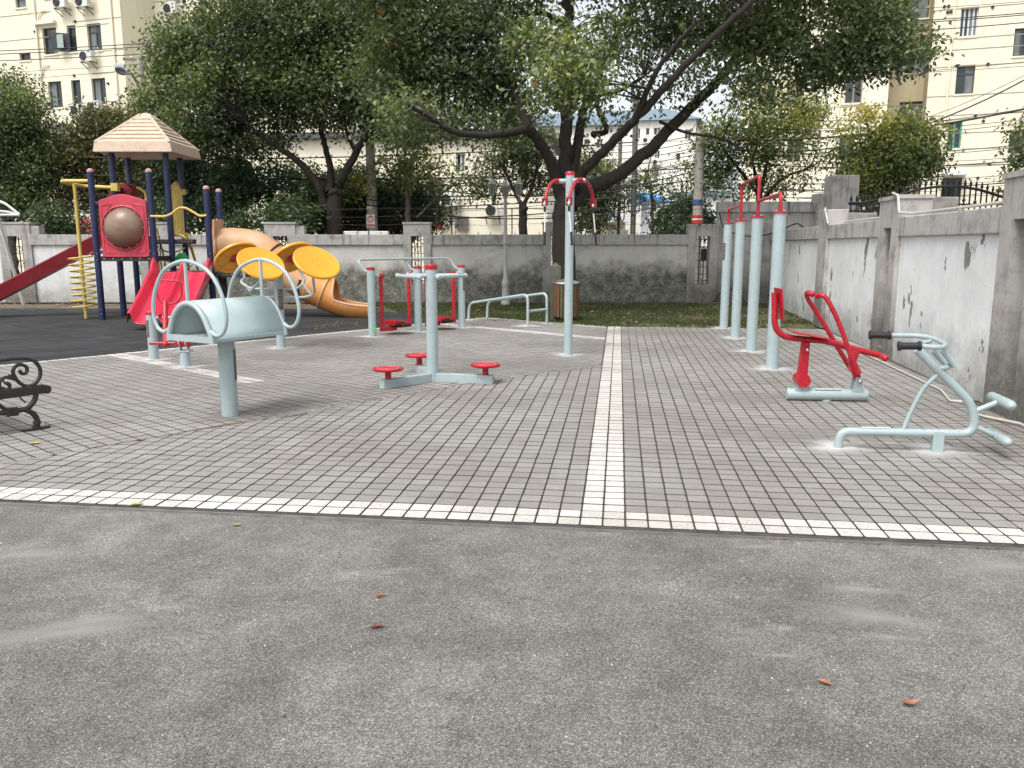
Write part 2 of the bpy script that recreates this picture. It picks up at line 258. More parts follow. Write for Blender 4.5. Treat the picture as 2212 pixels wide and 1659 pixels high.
class MB:
    def __init__(s): s.v = []; s.f = []; s.mi = []; s.m = 0
    def add(s, vs, fs):
        n = len(s.v); s.v.extend([tuple(p) for p in vs]); s.f.extend([tuple(i+n for i in f) for f in fs]); s.mi.extend([s.m]*len(fs)); return s
    def box(s, c, d, a=0.0, tilt=None):
        x, y, z = d[0]/2, d[1]/2, d[2]/2; ca, sa = math.cos(a), math.sin(a); P = []
        for i in (-x, x):
            for j in (-y, y):
                for k in (-z, z):
                    q = Vector((i, j, k))
                    if tilt is not None: q = tilt @ q
                    P.append((c[0]+q.x*ca-q.y*sa, c[1]+q.x*sa+q.y*ca, c[2]+q.z))
        return s.add(P, [(0, 1, 3, 2), (4, 6, 7, 5), (0, 4, 5, 1), (2, 3, 7, 6), (0, 2, 6, 4), (1, 5, 7, 3)])
    def bar(s, p, q, wd, ht, up=(0, 0, 1)):
        p, q = Vector(p), Vector(q); d = (q-p).normalized(); up = Vector(up)
        if abs(d.dot(up)) > 0.98: up = Vector((0, 1, 0))
        r = d.cross(up).normalized(); u = r.cross(d).normalized(); P = []
        for e in (p, q):
            for a, b in ((-1, -1), (1, -1), (1, 1), (-1, 1)): P.append(e+r*a*wd/2+u*b*ht/2)
        return s.add(P, [(0, 3, 2, 1), (4, 5, 6, 7), (0, 1, 5, 4), (1, 2, 6, 5), (2, 3, 7, 6), (3, 0, 4, 7)])
    def tube(s, pts, r, n=12, cap=True, closed=False):
        pts = [Vector(p) for p in pts]; m = len(pts); rs = r if isinstance(r, (list, tuple)) else [r]*m
        T = []
        for i in range(m):
            a = pts[(i-1) % m] if (closed or i > 0) else pts[i]; b = pts[(i+1) % m] if (closed or i < m-1) else pts[i]
            d = (b-a); T.append(d.normalized() if d.length > 1e-9 else Vector((0, 0, 1)))
        up = Vector((0, 0, 1)) if abs(T[0].z) < 0.9 else Vector((1, 0, 0)); nrm = T[0].cross(up).normalized(); V = []
        for i in range(m):
            nrm = (nrm - T[i]*nrm.dot(T[i])).normalized(); bn = T[i].cross(nrm)
            for k in range(n):
                an = 2*PI*k/n; V.append(pts[i]+(nrm*math.cos(an)+bn*math.sin(an))*rs[i])
        fs = []
        for i in range(m if closed else m-1):
            j = (i+1) % m
            for k in range(n): fs.append((i*n+k, i*n+(k+1) % n, j*n+(k+1) % n, j*n+k))
        if cap and not closed: fs += [tuple(range(n-1, -1, -1)), tuple((m-1)*n+k for k in range(n))]
        return s.add(V, fs)
    def lathe(s, prof, c, n=24, axis=(0, 0, 1)):
        ax = Vector(axis).normalized(); q = Vector((0, 0, 1)).rotation_difference(ax); V = []; c = Vector(c)
        for r, z in prof:
            for k in range(n): V.append(c+q @ Vector((r*math.cos(2*PI*k/n), r*math.sin(2*PI*k/n), z)))
        fs = []
        for i in range(len(prof)-1):
            for k in range(n): fs.append((i*n+k, i*n+(k+1) % n, (i+1)*n+(k+1) % n, (i+1)*n+k))
        if prof[0][0] > 1e-5: fs.append(tuple(range(n-1, -1, -1)))
        if prof[-1][0] > 1e-5: fs.append(tuple((len(prof)-1)*n+k for k in range(n)))
        return s.add(V, fs)
    def ball(s, c, r, n=12):
        return s.lathe([(r*math.sin(PI*i/8)+1e-6, -r*math.cos(PI*i/8)) for i in range(9)], c, n)
    def ext(s, poly, d):
        n = len(poly); d = Vector(d); V = [Vector(p) for p in poly]+[Vector(p)+d for p in poly]
        return s.add(V, [tuple(range(n-1, -1, -1)), tuple(range(n, 2*n))]+[(i, (i+1) % n, n+(i+1) % n, n+i) for i in range(n)])
    def sheet(s, rows):
        n = len(rows[0]); V = [p for r in rows for p in r]
        return s.add(V, [(i*n+k, i*n+k+1, (i+1)*n+k+1, (i+1)*n+k) for i in range(len(rows)-1) for k in range(n-1)])
    def build(s, name, mat, parent=None, loc=None, bev=0.0, smooth=True, ang=38, sub=0, solid=0.0):
        if parent is not None: base = WL[parent.name]
        elif loc is not None: base = Vector(loc)
        else:
            a = np.array(s.v); base = Vector(((a[:, 0].min()+a[:, 0].max())/2, (a[:, 1].min()+a[:, 1].max())/2, a[:, 2].min()))
        me = bpy.data.meshes.new(name); me.from_pydata([(p[0]-base.x, p[1]-base.y, p[2]-base.z) for p in s.v], [], s.f)
        for m in (mat if isinstance(mat, (list, tuple)) else [mat]): me.materials.append(m)
        if any(s.mi): me.polygons.foreach_set('material_index', s.mi)
        if smooth: me.shade_smooth(); me.set_sharp_from_angle(angle=math.radians(ang))
        me.update(); o = bpy.data.objects.new(name, me)
        if parent is None: o.location = base
        reg(o, base, parent)
        if solid: md = o.modifiers.new('thick', 'SOLIDIFY'); md.thickness = solid; md.offset = 0
        if bev: md = o.modifiers.new('bevel', 'BEVEL'); md.width = bev; md.segments = 2; md.limit_method = 'ANGLE'; md.angle_limit = math.radians(40)
        if sub: md = o.modifiers.new('subd', 'SUBSURF'); md.levels = sub; md.render_levels = sub
        return o
def copytree(o, loc, label=None, rz=None):
    c = o.copy(); col.objects.link(c); c.location = loc
    if rz is not None: c.rotation_euler = (0, 0, rz)
    if label: c['label'] = label
    for ch in [x for x in bpy.data.objects if x.parent == o]:
        d = ch.copy(); col.objects.link(d); d.parent = c
        for g in [x for x in bpy.data.objects if x.parent == ch]:
            h = g.copy(); col.objects.link(h); h.parent = d
    return c
def crv(pts, k=6):
    """smooth curve through points (Catmull-Rom)"""
    P = [Vector(p) for p in pts]; P = [P[0]*2-P[1]]+P+[P[-1]*2-P[-2]]; out = []
    for i in range(1, len(P)-2):
        for j in range(k):
            t = j/k; a, b, c, d = P[i-1], P[i], P[i+1], P[i+2]
            out.append(0.5*((2*b)+(c-a)*t+(2*a-5*b+4*c-d)*t*t+(3*b-a-3*c+d)*t**3))
    out.append(P[-2]); return out
def fil(pts, r, k=6, closed=False):
    """polyline with rounded corners"""
    P = [Vector(p) for p in pts]; n = len(P); out = []
    rng = range(n) if closed else range(1, n-1)
    if not closed: out.append(P[0])
    for i in rng:
        a, b, c = P[(i-1) % n], P[i], P[(i+1) % n]; l1, l2 = (a-b).length, (c-b).length; q = min(r, l1*0.48, l2*0.48)
        p1 = b+(a-b).normalized()*q; p2 = b+(c-b).normalized()*q
        for j in range(k+1): t = j/k; out.append(p1*(1-t)**2+b*2*t*(1-t)+p2*t*t)
    if not closed: out.append(P[-1])
    return out
def capped_post(name, x, y, h, r, parent, cap=0.045, mat=BLUE, label=None):
    o = MB().lathe([(r, 0), (r, h-cap)], (x, y, 0), 24).build(name, mat, parent)
    if cap: MB().lathe([(r*1.06, h-cap), (r*1.06, h-0.012), (r*0.9, h), (0.0, h+0.004)], (x, y, 0), 24).build('cap', RED, o)
    return o
def foot(x, y, r, mat=CEM, sx=1.0, sy=1.0, a=0.0, z=0.004, n=28, name='cement_patch'):
    V = [(0, 0, 0)]; rim = [0.0]
    for j in (0.35, 0.7, 1.0):
        for k in range(n):
            t = 2*PI*k/n; q = r*j*(1+0.12*math.sin(3*t+x*9)+0.08*math.sin(7*t+y*5)); u, v = q*math.cos(t)*sx, q*math.sin(t)*sy
            V.append((u*math.cos(a)-v*math.sin(a), u*math.sin(a)+v*math.cos(a), 0.003*(1-j))); rim.append(j)
    fs = [(0, 1+k, 1+(k+1) % n) for k in range(n)]
    for j in range(2): fs += [(1+j*n+k, 1+(j+1)*n+k, 1+(j+1)*n+(k+1) % n, 1+j*n+(k+1) % n) for k in range(n)]
    me = bpy.data.meshes.new(name); me.from_pydata(V, [], fs); me.materials.append(mat)
    at = me.attributes.new('rim', 'FLOAT', 'POINT'); at.data.foreach_set('value', rim)
    o = bpy.data.objects.new(name, me); o.location = (x, y, z); reg(o, o.location, None); o['kind'] = 'structure'; return o
# ================================================================== GROUND
def poly(name, pts, z, mat, kind='structure'):
    me = bpy.data.meshes.new(name); me.from_pydata([(p[0], p[1], 0) for p in pts], [], [tuple(range(len(pts)))]); me.materials.append(mat)
    o = bpy.data.objects.new(name, me); o.location = (0, 0, z); reg(o, (0, 0, z), None); o['kind'] = kind; return o
poly('ground', [(-700, -60), (700, -60), (700, 900), (-700, 900)], -0.09, FARG)
YB = 7.4*PI/180
TR = (math.cos(YB), -math.sin(YB)); TT = (math.sin(YB), math.cos(YB))       # right grid: across, along
def R1(a, b): return (a*TR[0]+b*TT[0], a*TR[1]+b*TT[1])
def R1i(x, y): return (x*TR[0]+y*TR[1], x*TT[0]+y*TT[1])
E1 = (math.cos(math.radians(49.2)), math.sin(math.radians(49.2))); E2 = (math.sin(math.radians(49.2)), -math.cos(math.radians(49.2)))
def R2(a, b): return (a*E1[0]+b*E2[0], a*E1[1]+b*E2[1])
def R2i(x, y): return (x*E1[0]+y*E1[1], x*E2[0]+y*E2[1])
B0 = 4.215; S = 0.1225; VE = -11.47
WX = lambda y: 4.08+(y-5)*0.163                                             # inner face of the right wall
asph = poly('road', [(-30, -12), (30, -12), (30, 12), (-30, 12)], -0.012, ASPH)
me = asph.data; me.clear_geometry()
p1, p2 = R1(-14, B0+0.02), R1(14, B0+0.02)
me.from_pydata([(-30, -12, 0), (30, -12, 0), (p2[0], p2[1], 0), (p1[0], p1[1], 0)], [], [(0, 1, 2, 3)])
poly('earth', [(-20, 8.0), (-14, 5.9), (8, 4.0), (8, 26), (-20, 26)], -0.050, EARTH)
poly('lawn', [(-1.6, 16.0), (1.5, 14.7), (6.6, 14.7), (7.2, 21.6), (-4.5, 21.6), (-3.0, 19.2)], -0.020, TURF)
far_edge = [R2(12.45, VE), (1.82, 14.86), R1(0, 15.1), R1(4.2, 15.1)]
# pavement bed: everything between the road edge, the rubber mat, the lawn and the right wall
cl = [R1(-8.5, B0-0.006), R1(6, B0-0.006), (4.0, 3.6), (WX(5)+0.02, 5), (WX(14.6)+0.02, 14.6), R1(3.9, 15.1), (1.82, 14.86), R2(12.45, VE), R2(2.0, VE), (-12, 6.5)]
cl = [R1(-8.5, B0-0.004), (WX(3.5)+0.02, 3.72), (WX(14.6)+0.02, 14.5), R1(3.9, 15.1), (1.82, 14.86), R2(12.45, VE), R2(-1.5, VE)]
pav = poly('pavement', cl, 0.0045, JOINT)
# its exposed edge towards the road
MB().ext([(*R1(-8.5, B0-0.035), -0.03), (*R1(4.9, B0-0.035), -0.03), (*R1(4.9, B0+0.001), -0.03), (*R1(-8.5, B0+0.001), -0.03)], (0, 0, 0.031)).build('edge_mortar', simple('edge_mortar', (.17, .165, .155), .9, var=.3, scale=6, bmp=.4), pav, smooth=False)

def clip(poly, p, n):
    out = []
    for i in range(len(poly)):
        a, b = poly[i], poly[(i+1) % len(poly)]; da = (a[0]-p[0])*n[0]+(a[1]-p[1])*n[1]; db = (b[0]-p[0])*n[0]+(b[1]-p[1])*n[1]
        if da >= 0: out.append(a)
        if (da >= 0) != (db >= 0): t = da/(da-db); out.append((a[0]+(b[0]-a[0])*t, a[1]+(b[1]-a[1])*t))
    return out
def area(p): return 0.5*abs(sum(p[i][0]*p[(i+1) % len(p)][1]-p[(i+1) % len(p)][0]*p[i][1] for i in range(len(p))))
def inset(p, d):
    cx = sum(q[0] for q in p)/len(p); cy = sum(q[1] for q in p)/len(p); out = []
    for q in p:
        l = math.hypot(q[0]-cx, q[1]-cy); k = max(0, (l-d)/l); out.append((cx+(q[0]-cx)*k, cy+(q[1]-cy)*k))
    return out
def tile_geo(p, z, cham, depth, rnd, rc=True):
    if rc and len(p) == 4 and p[0][1]**2+p[0][0]**2 < 81:
        o_ = []
        for i in range(4):
            a_, b_, c_ = p[i-1], p[i], p[(i+1) % 4]
            for q_ in (a_, c_): l_ = math.hypot(q_[0]-b_[0], q_[1]-b_[1]); o_.append((b_[0]+(q_[0]-b_[0])*.006/l_, b_[1]+(q_[1]-b_[1])*.006/l_) if l_ > .02 else b_)
        p = o_
    top = inset(p, cham*1.4); n = len(p); tx, ty = rnd.uniform(-.004, .004), rnd.uniform(-.004, .004)
    cx = sum(q[0] for q in p)/n; cy = sum(q[1] for q in p)/n
    V = [(q[0], q[1], z-cham) for q in p]+[(q[0], q[1], z+(q[0]-cx)*tx+(q[1]-cy)*ty) for q in top]+[(q[0], q[1], z-depth) for q in p]
    Fc = [tuple(range(n, 2*n))]+[(i, (i+1) % n, n+(i+1) % n, n+i) for i in range(n)]+[(2*n+i, 2*n+(i+1) % n, (i+1) % n, i) for i in range(n)]
    return V, Fc
def inview(x, y):
    if y < 1: return False
    px = 1106+F*x/(y*CT+EYE*ST); return -900 < px < 3600
SA, SB, SC = (-3.53, 5.44), (-0.146, 9.049), (1.124, 10.036)
def seam_n(a, b): dx, dy = b[0]-a[0], b[1]-a[1]; l = math.hypot(dx, dy); return (dy/l, -dx/l)   # points to the right grid
N1, N2 = seam_n(SA, SB), seam_n(SB, SC)
tiles = []   # (poly, kind)
gr = (0.0028, 0.0032)
def quad(fn, a0, a1, b0, b1): return [fn(a0, b0), fn(a1, b0), fn(a1, b1), fn(a0, b1)]
rr = random.Random(3)
na0, na1 = -66, 44; nb = 89
for j in range(nb):
    for i in range(na0, na1):
        a = 0.065+i*S; b = B0+j*S; cx, cy = R1(a+S/2, b+S/2)
        if not inview(cx, cy): continue
        if cx > WX(cy)-0.06: continue
        q = quad(R1, a+gr[0]+rr.uniform(-.0012, .0012), a+S-gr[0]+rr.uniform(-.0012, .0012), b+gr[1], b+S-gr[1])
        white = j < 2 or i in (-1, -2)
        if i < -2 or cy < 9.5:
            if cx < SB[0]-0.15: q = clip(q, SA, N1)
            elif i < 0 and not i in (-1, -2): q = clip(clip(q, SB, N1), SB, N2)
            elif i not in (-1, -2) and i < 0: q = clip(q, SB, N2)
        if len(q) < 3 or area(q) < 0.002: continue
        pale = i in (28,) and j > 2
        if j in (4, 9) and rr.random() < 0.0: continue
        tiles.append((q, 1 if white else (2 if pale and rr.random() < 0.8 else 0)))
sn = lambda p: (-p[0], -p[1])
for j in range(0, 132):
    for i in range(0, 112):
        a = 12.45-(i+1)*S; b = VE+j*S; cx, cy = R2(a+S/2, b+S/2)
        if cy < 4.6 or not inview(cx, cy): continue
        q = quad(R2, a+.0032, a+S-.0032, b+.0032, b+S-.0032)
        q = clip(q, (SA[0]+0.01, SA[1]), sn(N1)) if cx < SB[0]+0.1 else clip(q, SB, sn(N2))
        q = clip(q, R1(0.065-2*S-0.012, 0), sn(TR))
        if len(q) < 3: continue
        q = clip(q, R1(0, B0+.3), TT)
        if len(q) < 3 or area(q) < 0.0025: continue
        wht = j == 0 or i == 0 or (4.70 < a+S/2 < 4.935 and b+S/2 < -7.9) or (10.73 < a+S/2 < 10.97)
        tiles.append((q, 1 if wht else 0))
def score(q):
    cx = sum(p[0] for p in q)/len(q); cy = sum(p[1] for p in q)/len(q); px = 1106+F*cx/(cy*CT+EYE*ST)
    return -1 if not 0 < px < 2212 else area(q)/max(1, cx*cx+cy*cy+2.25)**1.5
tiles.sort(key=lambda t: -score(t[0]))
PM = [PAV, PAVW, PAVL]; shared = {}
for q, k in tiles[:298]:
    cx = sum(p[0] for p in q)/len(q); cy = sum(p[1] for p in q)/len(q); full = len(q) == 4 and area(q) > 0.98*(S-2*gr[0])*(S-2*gr[1])
    var = rr.randrange(5) if full else None
    key = (k, var) if full else None
    if key in shared: me = shared[key]
    else:
        lq = [(p[0]-cx, p[1]-cy) for p in q]; V, Fc = tile_geo(lq, 0.0, 0.0028, 0.0125, rr)
        me = bpy.data.meshes.new('paver'); me.from_pydata(V, [], Fc); me.materials.append(PM[k]); me.materials.append(JOINT_SHADE); me.polygons.foreach_set('material_index', [0]+[1]*(len(Fc)-1))
        if key: shared[key] = me
    o = bpy.data.objects.new('paver', me); o.location = (cx, cy, 0.0065+rr.uniform(-.0012, .0012)); col.objects.link(o); o.parent = pav
def joined_tiles(lst, name, mats, parent, cham, depth, z=0.011, zr=0.0012):
    V, Fc, mi, ti = [], [], [], []; r2 = random.Random(9)
    for q, k in lst:
        v, f = tile_geo(q, z+r2.uniform(-zr, zr), cham, depth, r2); n = len(V); V += v; Fc += [tuple(x+n for x in g) for g in f]; mi += [k]+[len(mats)]*(len(f)-1); ti += [r2.random()]*len(f)
    me = bpy.data.meshes.new(name); me.from_pydata(V, [], Fc)
    for m in mats: me.materials.append(m)
    me.materials.append(JOINT_SHADE)
    me.polygons.foreach_set('material_index', mi); at = me.attributes.new('tint', 'FLOAT', 'FACE'); at.data.foreach_set('value', ti); me.update()
    o = bpy.data.objects.new(name, me); col.objects.link(o); o.parent = parent; o['kind'] = 'stuff'; return o
joined_tiles(tiles[298:], 'distant_pavers', PM, pav, 0.0028, 0.0125, z=.0065)

# rubber safety mat, half-metre tiles laid on the turned grid
RS = 0.5; mat_poly = [R2(-3, VE-0.01), R2(12.1, VE-0.01), (-1.25, 18.2), (-2.9, 19.3), (-15, 19.55), (-15, 12)]
rub = poly('safety_surface', [R2(-1.5, VE), R2(12.3, VE), (-1.15, 18.3), (-2.9, 19.35), (-15, 19.6), (-15, 9)], -0.024, JOINT)
rt = []
for j in range(0, 24):
    for i in range(-16, 40):
        a, b = 11.9-(i+1)*RS, VE-(j+1)*RS-0.01; cx, cy = R2(a+RS/2, b+RS/2)
        if not inview(cx, cy): continue
        q = quad(R2, a+.008, a+RS-.008, b+.008, b+RS-.008); q = clip(q, (-2.9, 19.3), (-0.02, -1)); 
        if len(q) > 2: q = clip(q, (-1.25, 18.2), (-0.55, -0.83))
        if len(q) > 2: q = clip(q, R2(12.1, VE), (-E1[0], -E1[1]))
        if len(q) > 2 and area(q) > 0.01: rt.append((q, 0))
rt.sort(key=lambda t: -score(t[0]))
for q, k in rt[:296]:
    cx = sum(p[0] for p in q)/len(q); cy = sum(p[1] for p in q)/len(q); full = len(q) == 4 and area(q) > 0.95*RS*RS; key = ('r', rr.randrange(4)) if full else None
    if key in shared: me = shared[key]
    else:
        V, Fc = tile_geo([(p[0]-cx, p[1]-cy) for p in q], 0.0, 0.006, 0.03, rr); me = bpy.data.meshes.new('rubber_tile'); me.from_pydata(V, [], Fc); me.materials.append(RUB)
        if key: shared[key] = me
    o = bpy.data.objects.new('rubber_tile', me); o.location = (cx, cy, 0.026+rr.uniform(-.003, .003)); col.objects.link(o); o.parent = rub
if rt[296:]: joined_tiles(rt[296:], 'outlying_rubber_tiles', [RUB], rub, 0.006, 0.03, 0.026, 0.003)

# ------------------------------------------------------------------ scattered small stuff
def flakes(name, pts, size, mat, lift=0.004, flat=0.6, wf=0.45, seed=1, tints=None):
    rs = np.random.RandomState(seed); n = len(pts); p = np.array(pts, float)
    th = rs.uniform(0, 2*PI, n); L = size*rs.uniform(0.6, 1.35, n); up = rs.uniform(0, flat, n)
    d = np.stack([np.cos(th), np.sin(th), up*0.5], 1); s = np.stack([-np.sin(th), np.cos(th), rs.uniform(-.4, .4, n)*flat], 1)
    a = p.copy(); a[:, 2] += lift; b = a+d*L[:, None]*.5+s*(L*wf*.5)[:, None]; b[:, 2] += L*.12; c = a+d*L[:, None]; e = a+d*L[:, None]*.5-s*(L*wf*.5)[:, None]
    b[:, 2] = np.maximum(b[:, 2], a[:, 2]); e[:, 2] = np.maximum(e[:, 2], a[:, 2])
    return leafmesh(name, np.stack([a, b, c, e], 1).reshape(-1, 3), mat, rs.uniform(0, 1, n) if tints is None else tints)
def leafmesh(name, V, mat, tint, parent=None):
    n = len(V)//4; me = bpy.data.meshes.new(name); me.vertices.add(4*n); me.loops.add(4*n); me.polygons.add(n)
    if parent is not None: V = V-np.array(WL[parent.name])
    me.vertices.foreach_set('co', V.astype(np.float32).ravel()); me.loops.foreach_set('vertex_index', np.arange(4*n, dtype=np.int32))
    me.polygons.foreach_set('loop_start', np.arange(0, 4*n, 4, dtype=np.int32)); me.polygons.foreach_set('loop_total', np.full(n, 4, np.int32)); me.materials.append(mat)
    at = me.attributes.new('tint', 'FLOAT', 'FACE'); at.data.foreach_set('value', np.asarray(tint, np.float32)); me.update(); me.validate()
    o = bpy.data.objects.new(name, me); reg(o, (0, 0, 0) if parent is None else WL[parent.name], parent); o['kind'] = 'stuff'; return o
rs = np.random.RandomState(5)
def inpoly(x, y, P):
    c = False
    for i in range(len(P)):
        (x1, y1), (x2, y2) = P[i], P[i-1]
        if (y1 > y) != (y2 > y) and x < (x2-x1)*(y-y1)/(y2-y1)+x1: c = not c
    return c
# grass
lawnP = [(-2.2, 17.2), (-0.8, 16.62), (1.8, 14.95), (6.0, 15.2), (6.5, 21.4), (-4.2, 21.4), (-2.9, 19.4)]
gp = []
while len(gp) < 42000:
    x, y = rs.uniform(-4.5, 6.6), rs.uniform(14.8, 21.5)
    if not inpoly(x, y, lawnP): continue
    dn = mnoise.noise((x*0.9, y*0.9, 0))+0.35*mnoise.noise((x*3, y*3, 2)); 
    if x > 4.8: dn -= 0.5
    if dn > rs.uniform(-0.75, 0.15): gp.append((x, y))
gp = np.array(gp); n = len(gp); th = rs.uniform(0, 2*PI, n); h = rs.uniform(0.03, 0.075, n); wd = rs.uniform(.003, .006, n)
a = np.stack([gp[:, 0]-wd*np.cos(th), gp[:, 1]-wd*np.sin(th), np.full(n, -.02)], 1); b = np.stack([gp[:, 0]+wd*np.cos(th), gp[:, 1]+wd*np.sin(th), np.full(n, -.02)], 1)
lx, ly = rs.uniform(-.025, .025, n), rs.uniform(-.025, .025, n); c = np.stack([gp[:, 0]+lx, gp[:, 1]+ly, h-.02], 1); e = (a+c)/2; e[:, 0] -= wd*.3
leafmesh('grass', np.stack([a, b, c, e], 1).reshape(-1, 3), GRASSM, rs.uniform(0, 1, n))
# dead leaves on lawn and on the bare soil by the wall
pts = []
while len(pts) < 1500:
    x, y = rs.uniform(-14, 6.6), rs.uniform(15, 21.5)
    if x < -1.5 and y < 19.6: continue
    if x >= -1.5 and not inpoly(x, y, lawnP): continue
    if mnoise.noise((x*.7, y*.7, 5)) > rs.uniform(-.5, .5): pts.append((x, y, -.01))
for _ in range(420):                                           # drift along the pavement edge
    t = rs.uniform(0, 1); k = rs.randint(2); A1, A2 = ((-0.9, 16.6), (1.82, 14.9)) if k else ((1.82, 14.9), (5.9, 15.2)); pts.append((A1[0]+(A2[0]-A1[0])*t+rs.normal(0, .05), A1[1]+(A2[1]-A1[1])*t+abs(rs.normal(0, .12)), -.01))
flakes('leaf_litter', pts, 0.085, LITTERM, seed=2, wf=.6)
pts = []
for _ in range(6500):                                          # reddish bud scales swept into the seam of the two pavings
    t = rs.uniform(0, 1)**1.0; k = mnoise.noise((t*7, 3, 0))
    if k < rs.uniform(-.35, .2): continue
    if t < .75: s = t/.75; x, y = SA[0]+(SB[0]-SA[0])*s, SA[1]+(SB[1]-SA[1])*s
    else: s = (t-.75)/.25; x, y = SB[0]+(SC[0]-SB[0])*s, SB[1]+(SC[1]-SB[1])*s
    pts.append((x+rs.normal(-.015, .022), y+rs.normal(.015, .02), .006))
for _ in range(1500):                                          # and along some joints and the road edge
    i = rs.randint(-9, 12); b = B0+rs.uniform(.2, 6); x, y = R1(0.065+i*S+rs.normal(0, .003), b)
    if mnoise.noise((i*3.1, b*1.3, 0)) > .18 and (x-SB[0])*N1[0]+(y-SB[1])*N1[1] > 0: pts.append((x, y, -.008))
for _ in range(500):
    x, y = R1(rs.uniform(0.8, 4.2), B0-abs(rs.normal(.02, .015))); pts.append((x, y, -.009))
flakes('bud_litter', pts, 0.015, REDLIT, seed=3, lift=0.0015)
pts = []
for _ in range(260):
    x, y = rs.uniform(-8, 5), rs.uniform(4.3, 15); pts.append((x, y, .001))
for _ in range(160): pts.append((rs.uniform(-12, -3), rs.uniform(13, 19), .012))
flakes('scattered_specks', pts, 0.022, LITTERM, seed=4)
# grit on the road
pts = [(rs.uniform(-2.8, 2.9), rs.uniform(1.6, 4.1), -.012) for _ in range(4200)]
flakes('road_grit', pts, 0.0075, leaf_mat('grit', [(0, (0.08, 0.075, 0.07)), (.5, (0.3, 0.29, 0.28)), (1, (0.62, 0.60, 0.57))]), seed=6, wf=.9, flat=1.2, lift=.001)

def fallen_leaf(px, py, L, ang, c, label, curl=.3, z=-.010):
    m = simple('leaf_'+label[:12].replace(' ', '_'), c, .5, var=.2, scale=30)
    p = G(px, py, z); rows = []
    for j in range(9):
        t = j/8; wdt = L*.24*math.sin(PI*min(1, t*1.02))**.8*(1-.25*t)+.0006
        rows.append([(t*L-L/2, s*wdt, .004+abs(s)*wdt*.8+curl*L*(t-.45)**2*1.2) for s in (-1, -.5, 0, .5, 1)])
    m4 = Matrix.Rotation(ang, 4, 'Z'); b = MB(); b.sheet([[m4 @ Vector(q)+Vector(p) for q in r] for r in rows])
    r = thing('fallen_leaf', p, label, 'leaf', 'leaves lying on the road')
    b.build('blade', m, r); MB().tube([m4 @ Vector((-L*.75, 0, .006))+Vector(p), m4 @ Vector((-L*.45, 0, .006+curl*L*.2))+Vector(p)], .0012, 5).build('stalk', m, r)
fallen_leaf(1780, 1477, .052, 2.4, (.27, .11, .045), 'curled orange-brown leaf at lower right, further from the bottom edge')
fallen_leaf(1967, 1524, .062, .1, (.26, .11, .05), 'larger orange-brown leaf at lower right, nearest the right edge', .7)
fallen_leaf(296, 1093, .075, .3, (.30, .30, .05), 'yellow-green leaf lying against the white paver edge on the left', z=.004)
fallen_leaf(511, 1136, .05, .1, (.22, .30, .08), 'small green leaf on the asphalt just below the white border')
fallen_leaf(822, 1289, .05, .5, (.32, .10, .04), 'small broken rust-coloured leaf in the middle of the road')
fallen_leaf(815, 1356, .06, .3, (.16, .05, .03), 'thin dark red leaf stalk-like on the road centre left', .05)
fallen_leaf(76, 961, .09, .5, (.45, .30, .05), 'yellow leaf with red stalk under the black bench', z=.004)

SOIL = feather_mat('red_soil_and_litter', (0.15, 0.06, 0.035), 0.15, 0.85, 0.9)
sa_ = math.atan2(SB[1]-SA[1], SB[0]-SA[0])
for px, py, L_, w_ in ((470, 924, .42, .09), (375, 942, .16, .12), (208, 969, .10, .15), (640, 900, .16, .22), (905, 833, .45, .05), (800, 866, .16, .10), (1000, 826, .3, .06), (700, 880, .1, .2)):
    p = G(px, py); foot(p[0], p[1], L_, SOIL, 1.0, w_, sa_-.03, z=.0135, name='soil_patch')
def mound(px, py, L_, w_, h_, a):
    p = G(px, py); V, Fc = [], []; nx, ny = 26, 9
    for i in range(nx):
        for j in range(ny):
            u, v = (i/(nx-1)-.5)*2, (j/(ny-1)-.5)*2; k = max(0, (1-u*u))*max(0, 1-v*v)
            x, y = u*L_+.02*mnoise.noise((v*3, u*4, 1)), v*w_*(.6+.4*math.cos(u*1.4))+.05*mnoise.noise((u*3, 2, 0)); V.append((p[0]+x*math.cos(a)-y*math.sin(a), p[1]+x*math.sin(a)+y*math.cos(a), .004+h_*k**.5*(1+.3*mnoise.noise((u*6, v*3, 4)))))
    for i in range(nx-1):
        for j in range(ny-1): Fc.append((i*ny+j, (i+1)*ny+j, (i+1)*ny+j+1, i*ny+j+1))
    o = MB().add(V, Fc).build('concrete_ridge', simple('rough_mortar', (.20, .19, .175), .95, var=.4, scale=9, bmp=1.0, bscale=40)); o['kind'] = 'structure'
mound(676, 888, .42, .07, .022, sa_-.05)
# cement skins around the anchored feet, smears over the joints
for px, py, r in ((1227, 768, .24), (935, 824, .0), (805, 728, .27), (904, 717, .27), (998, 708, .28), (608, 752, .28), (333, 777, .26), (401, 793, .27), (1563, 710, .28), (1588, 731, .3), (1622, 760, .28), (1667, 798, .28), (1809, 970, .23), (2022, 978, .24), (1140, 705, .3), (497, 902, .26), (1012, 692, .2), (1181, 700, .2)):
    if r:
        p = G(px, py); foot(p[0], p[1], r*1.35, CEMD if px == 497 else CEM, z=.0155)
for px, py, r, sx in ((1390, 718, 1.1, 1.2), (1190, 790, 1.0, 1.3), (640, 772, .8, 1.2), (960, 850, .5, 1.4), (1240, 745, .7, 1.6), (1620, 862, .6, 1.5), (1750, 940, .6, 2.0), (640, 890, .35, 1.8), (450, 790, .7, 1.3)):
    p = G(px, py); foot(p[0], p[1], r, CEMD, sx, .75, z=.0125, name='cement_smear')
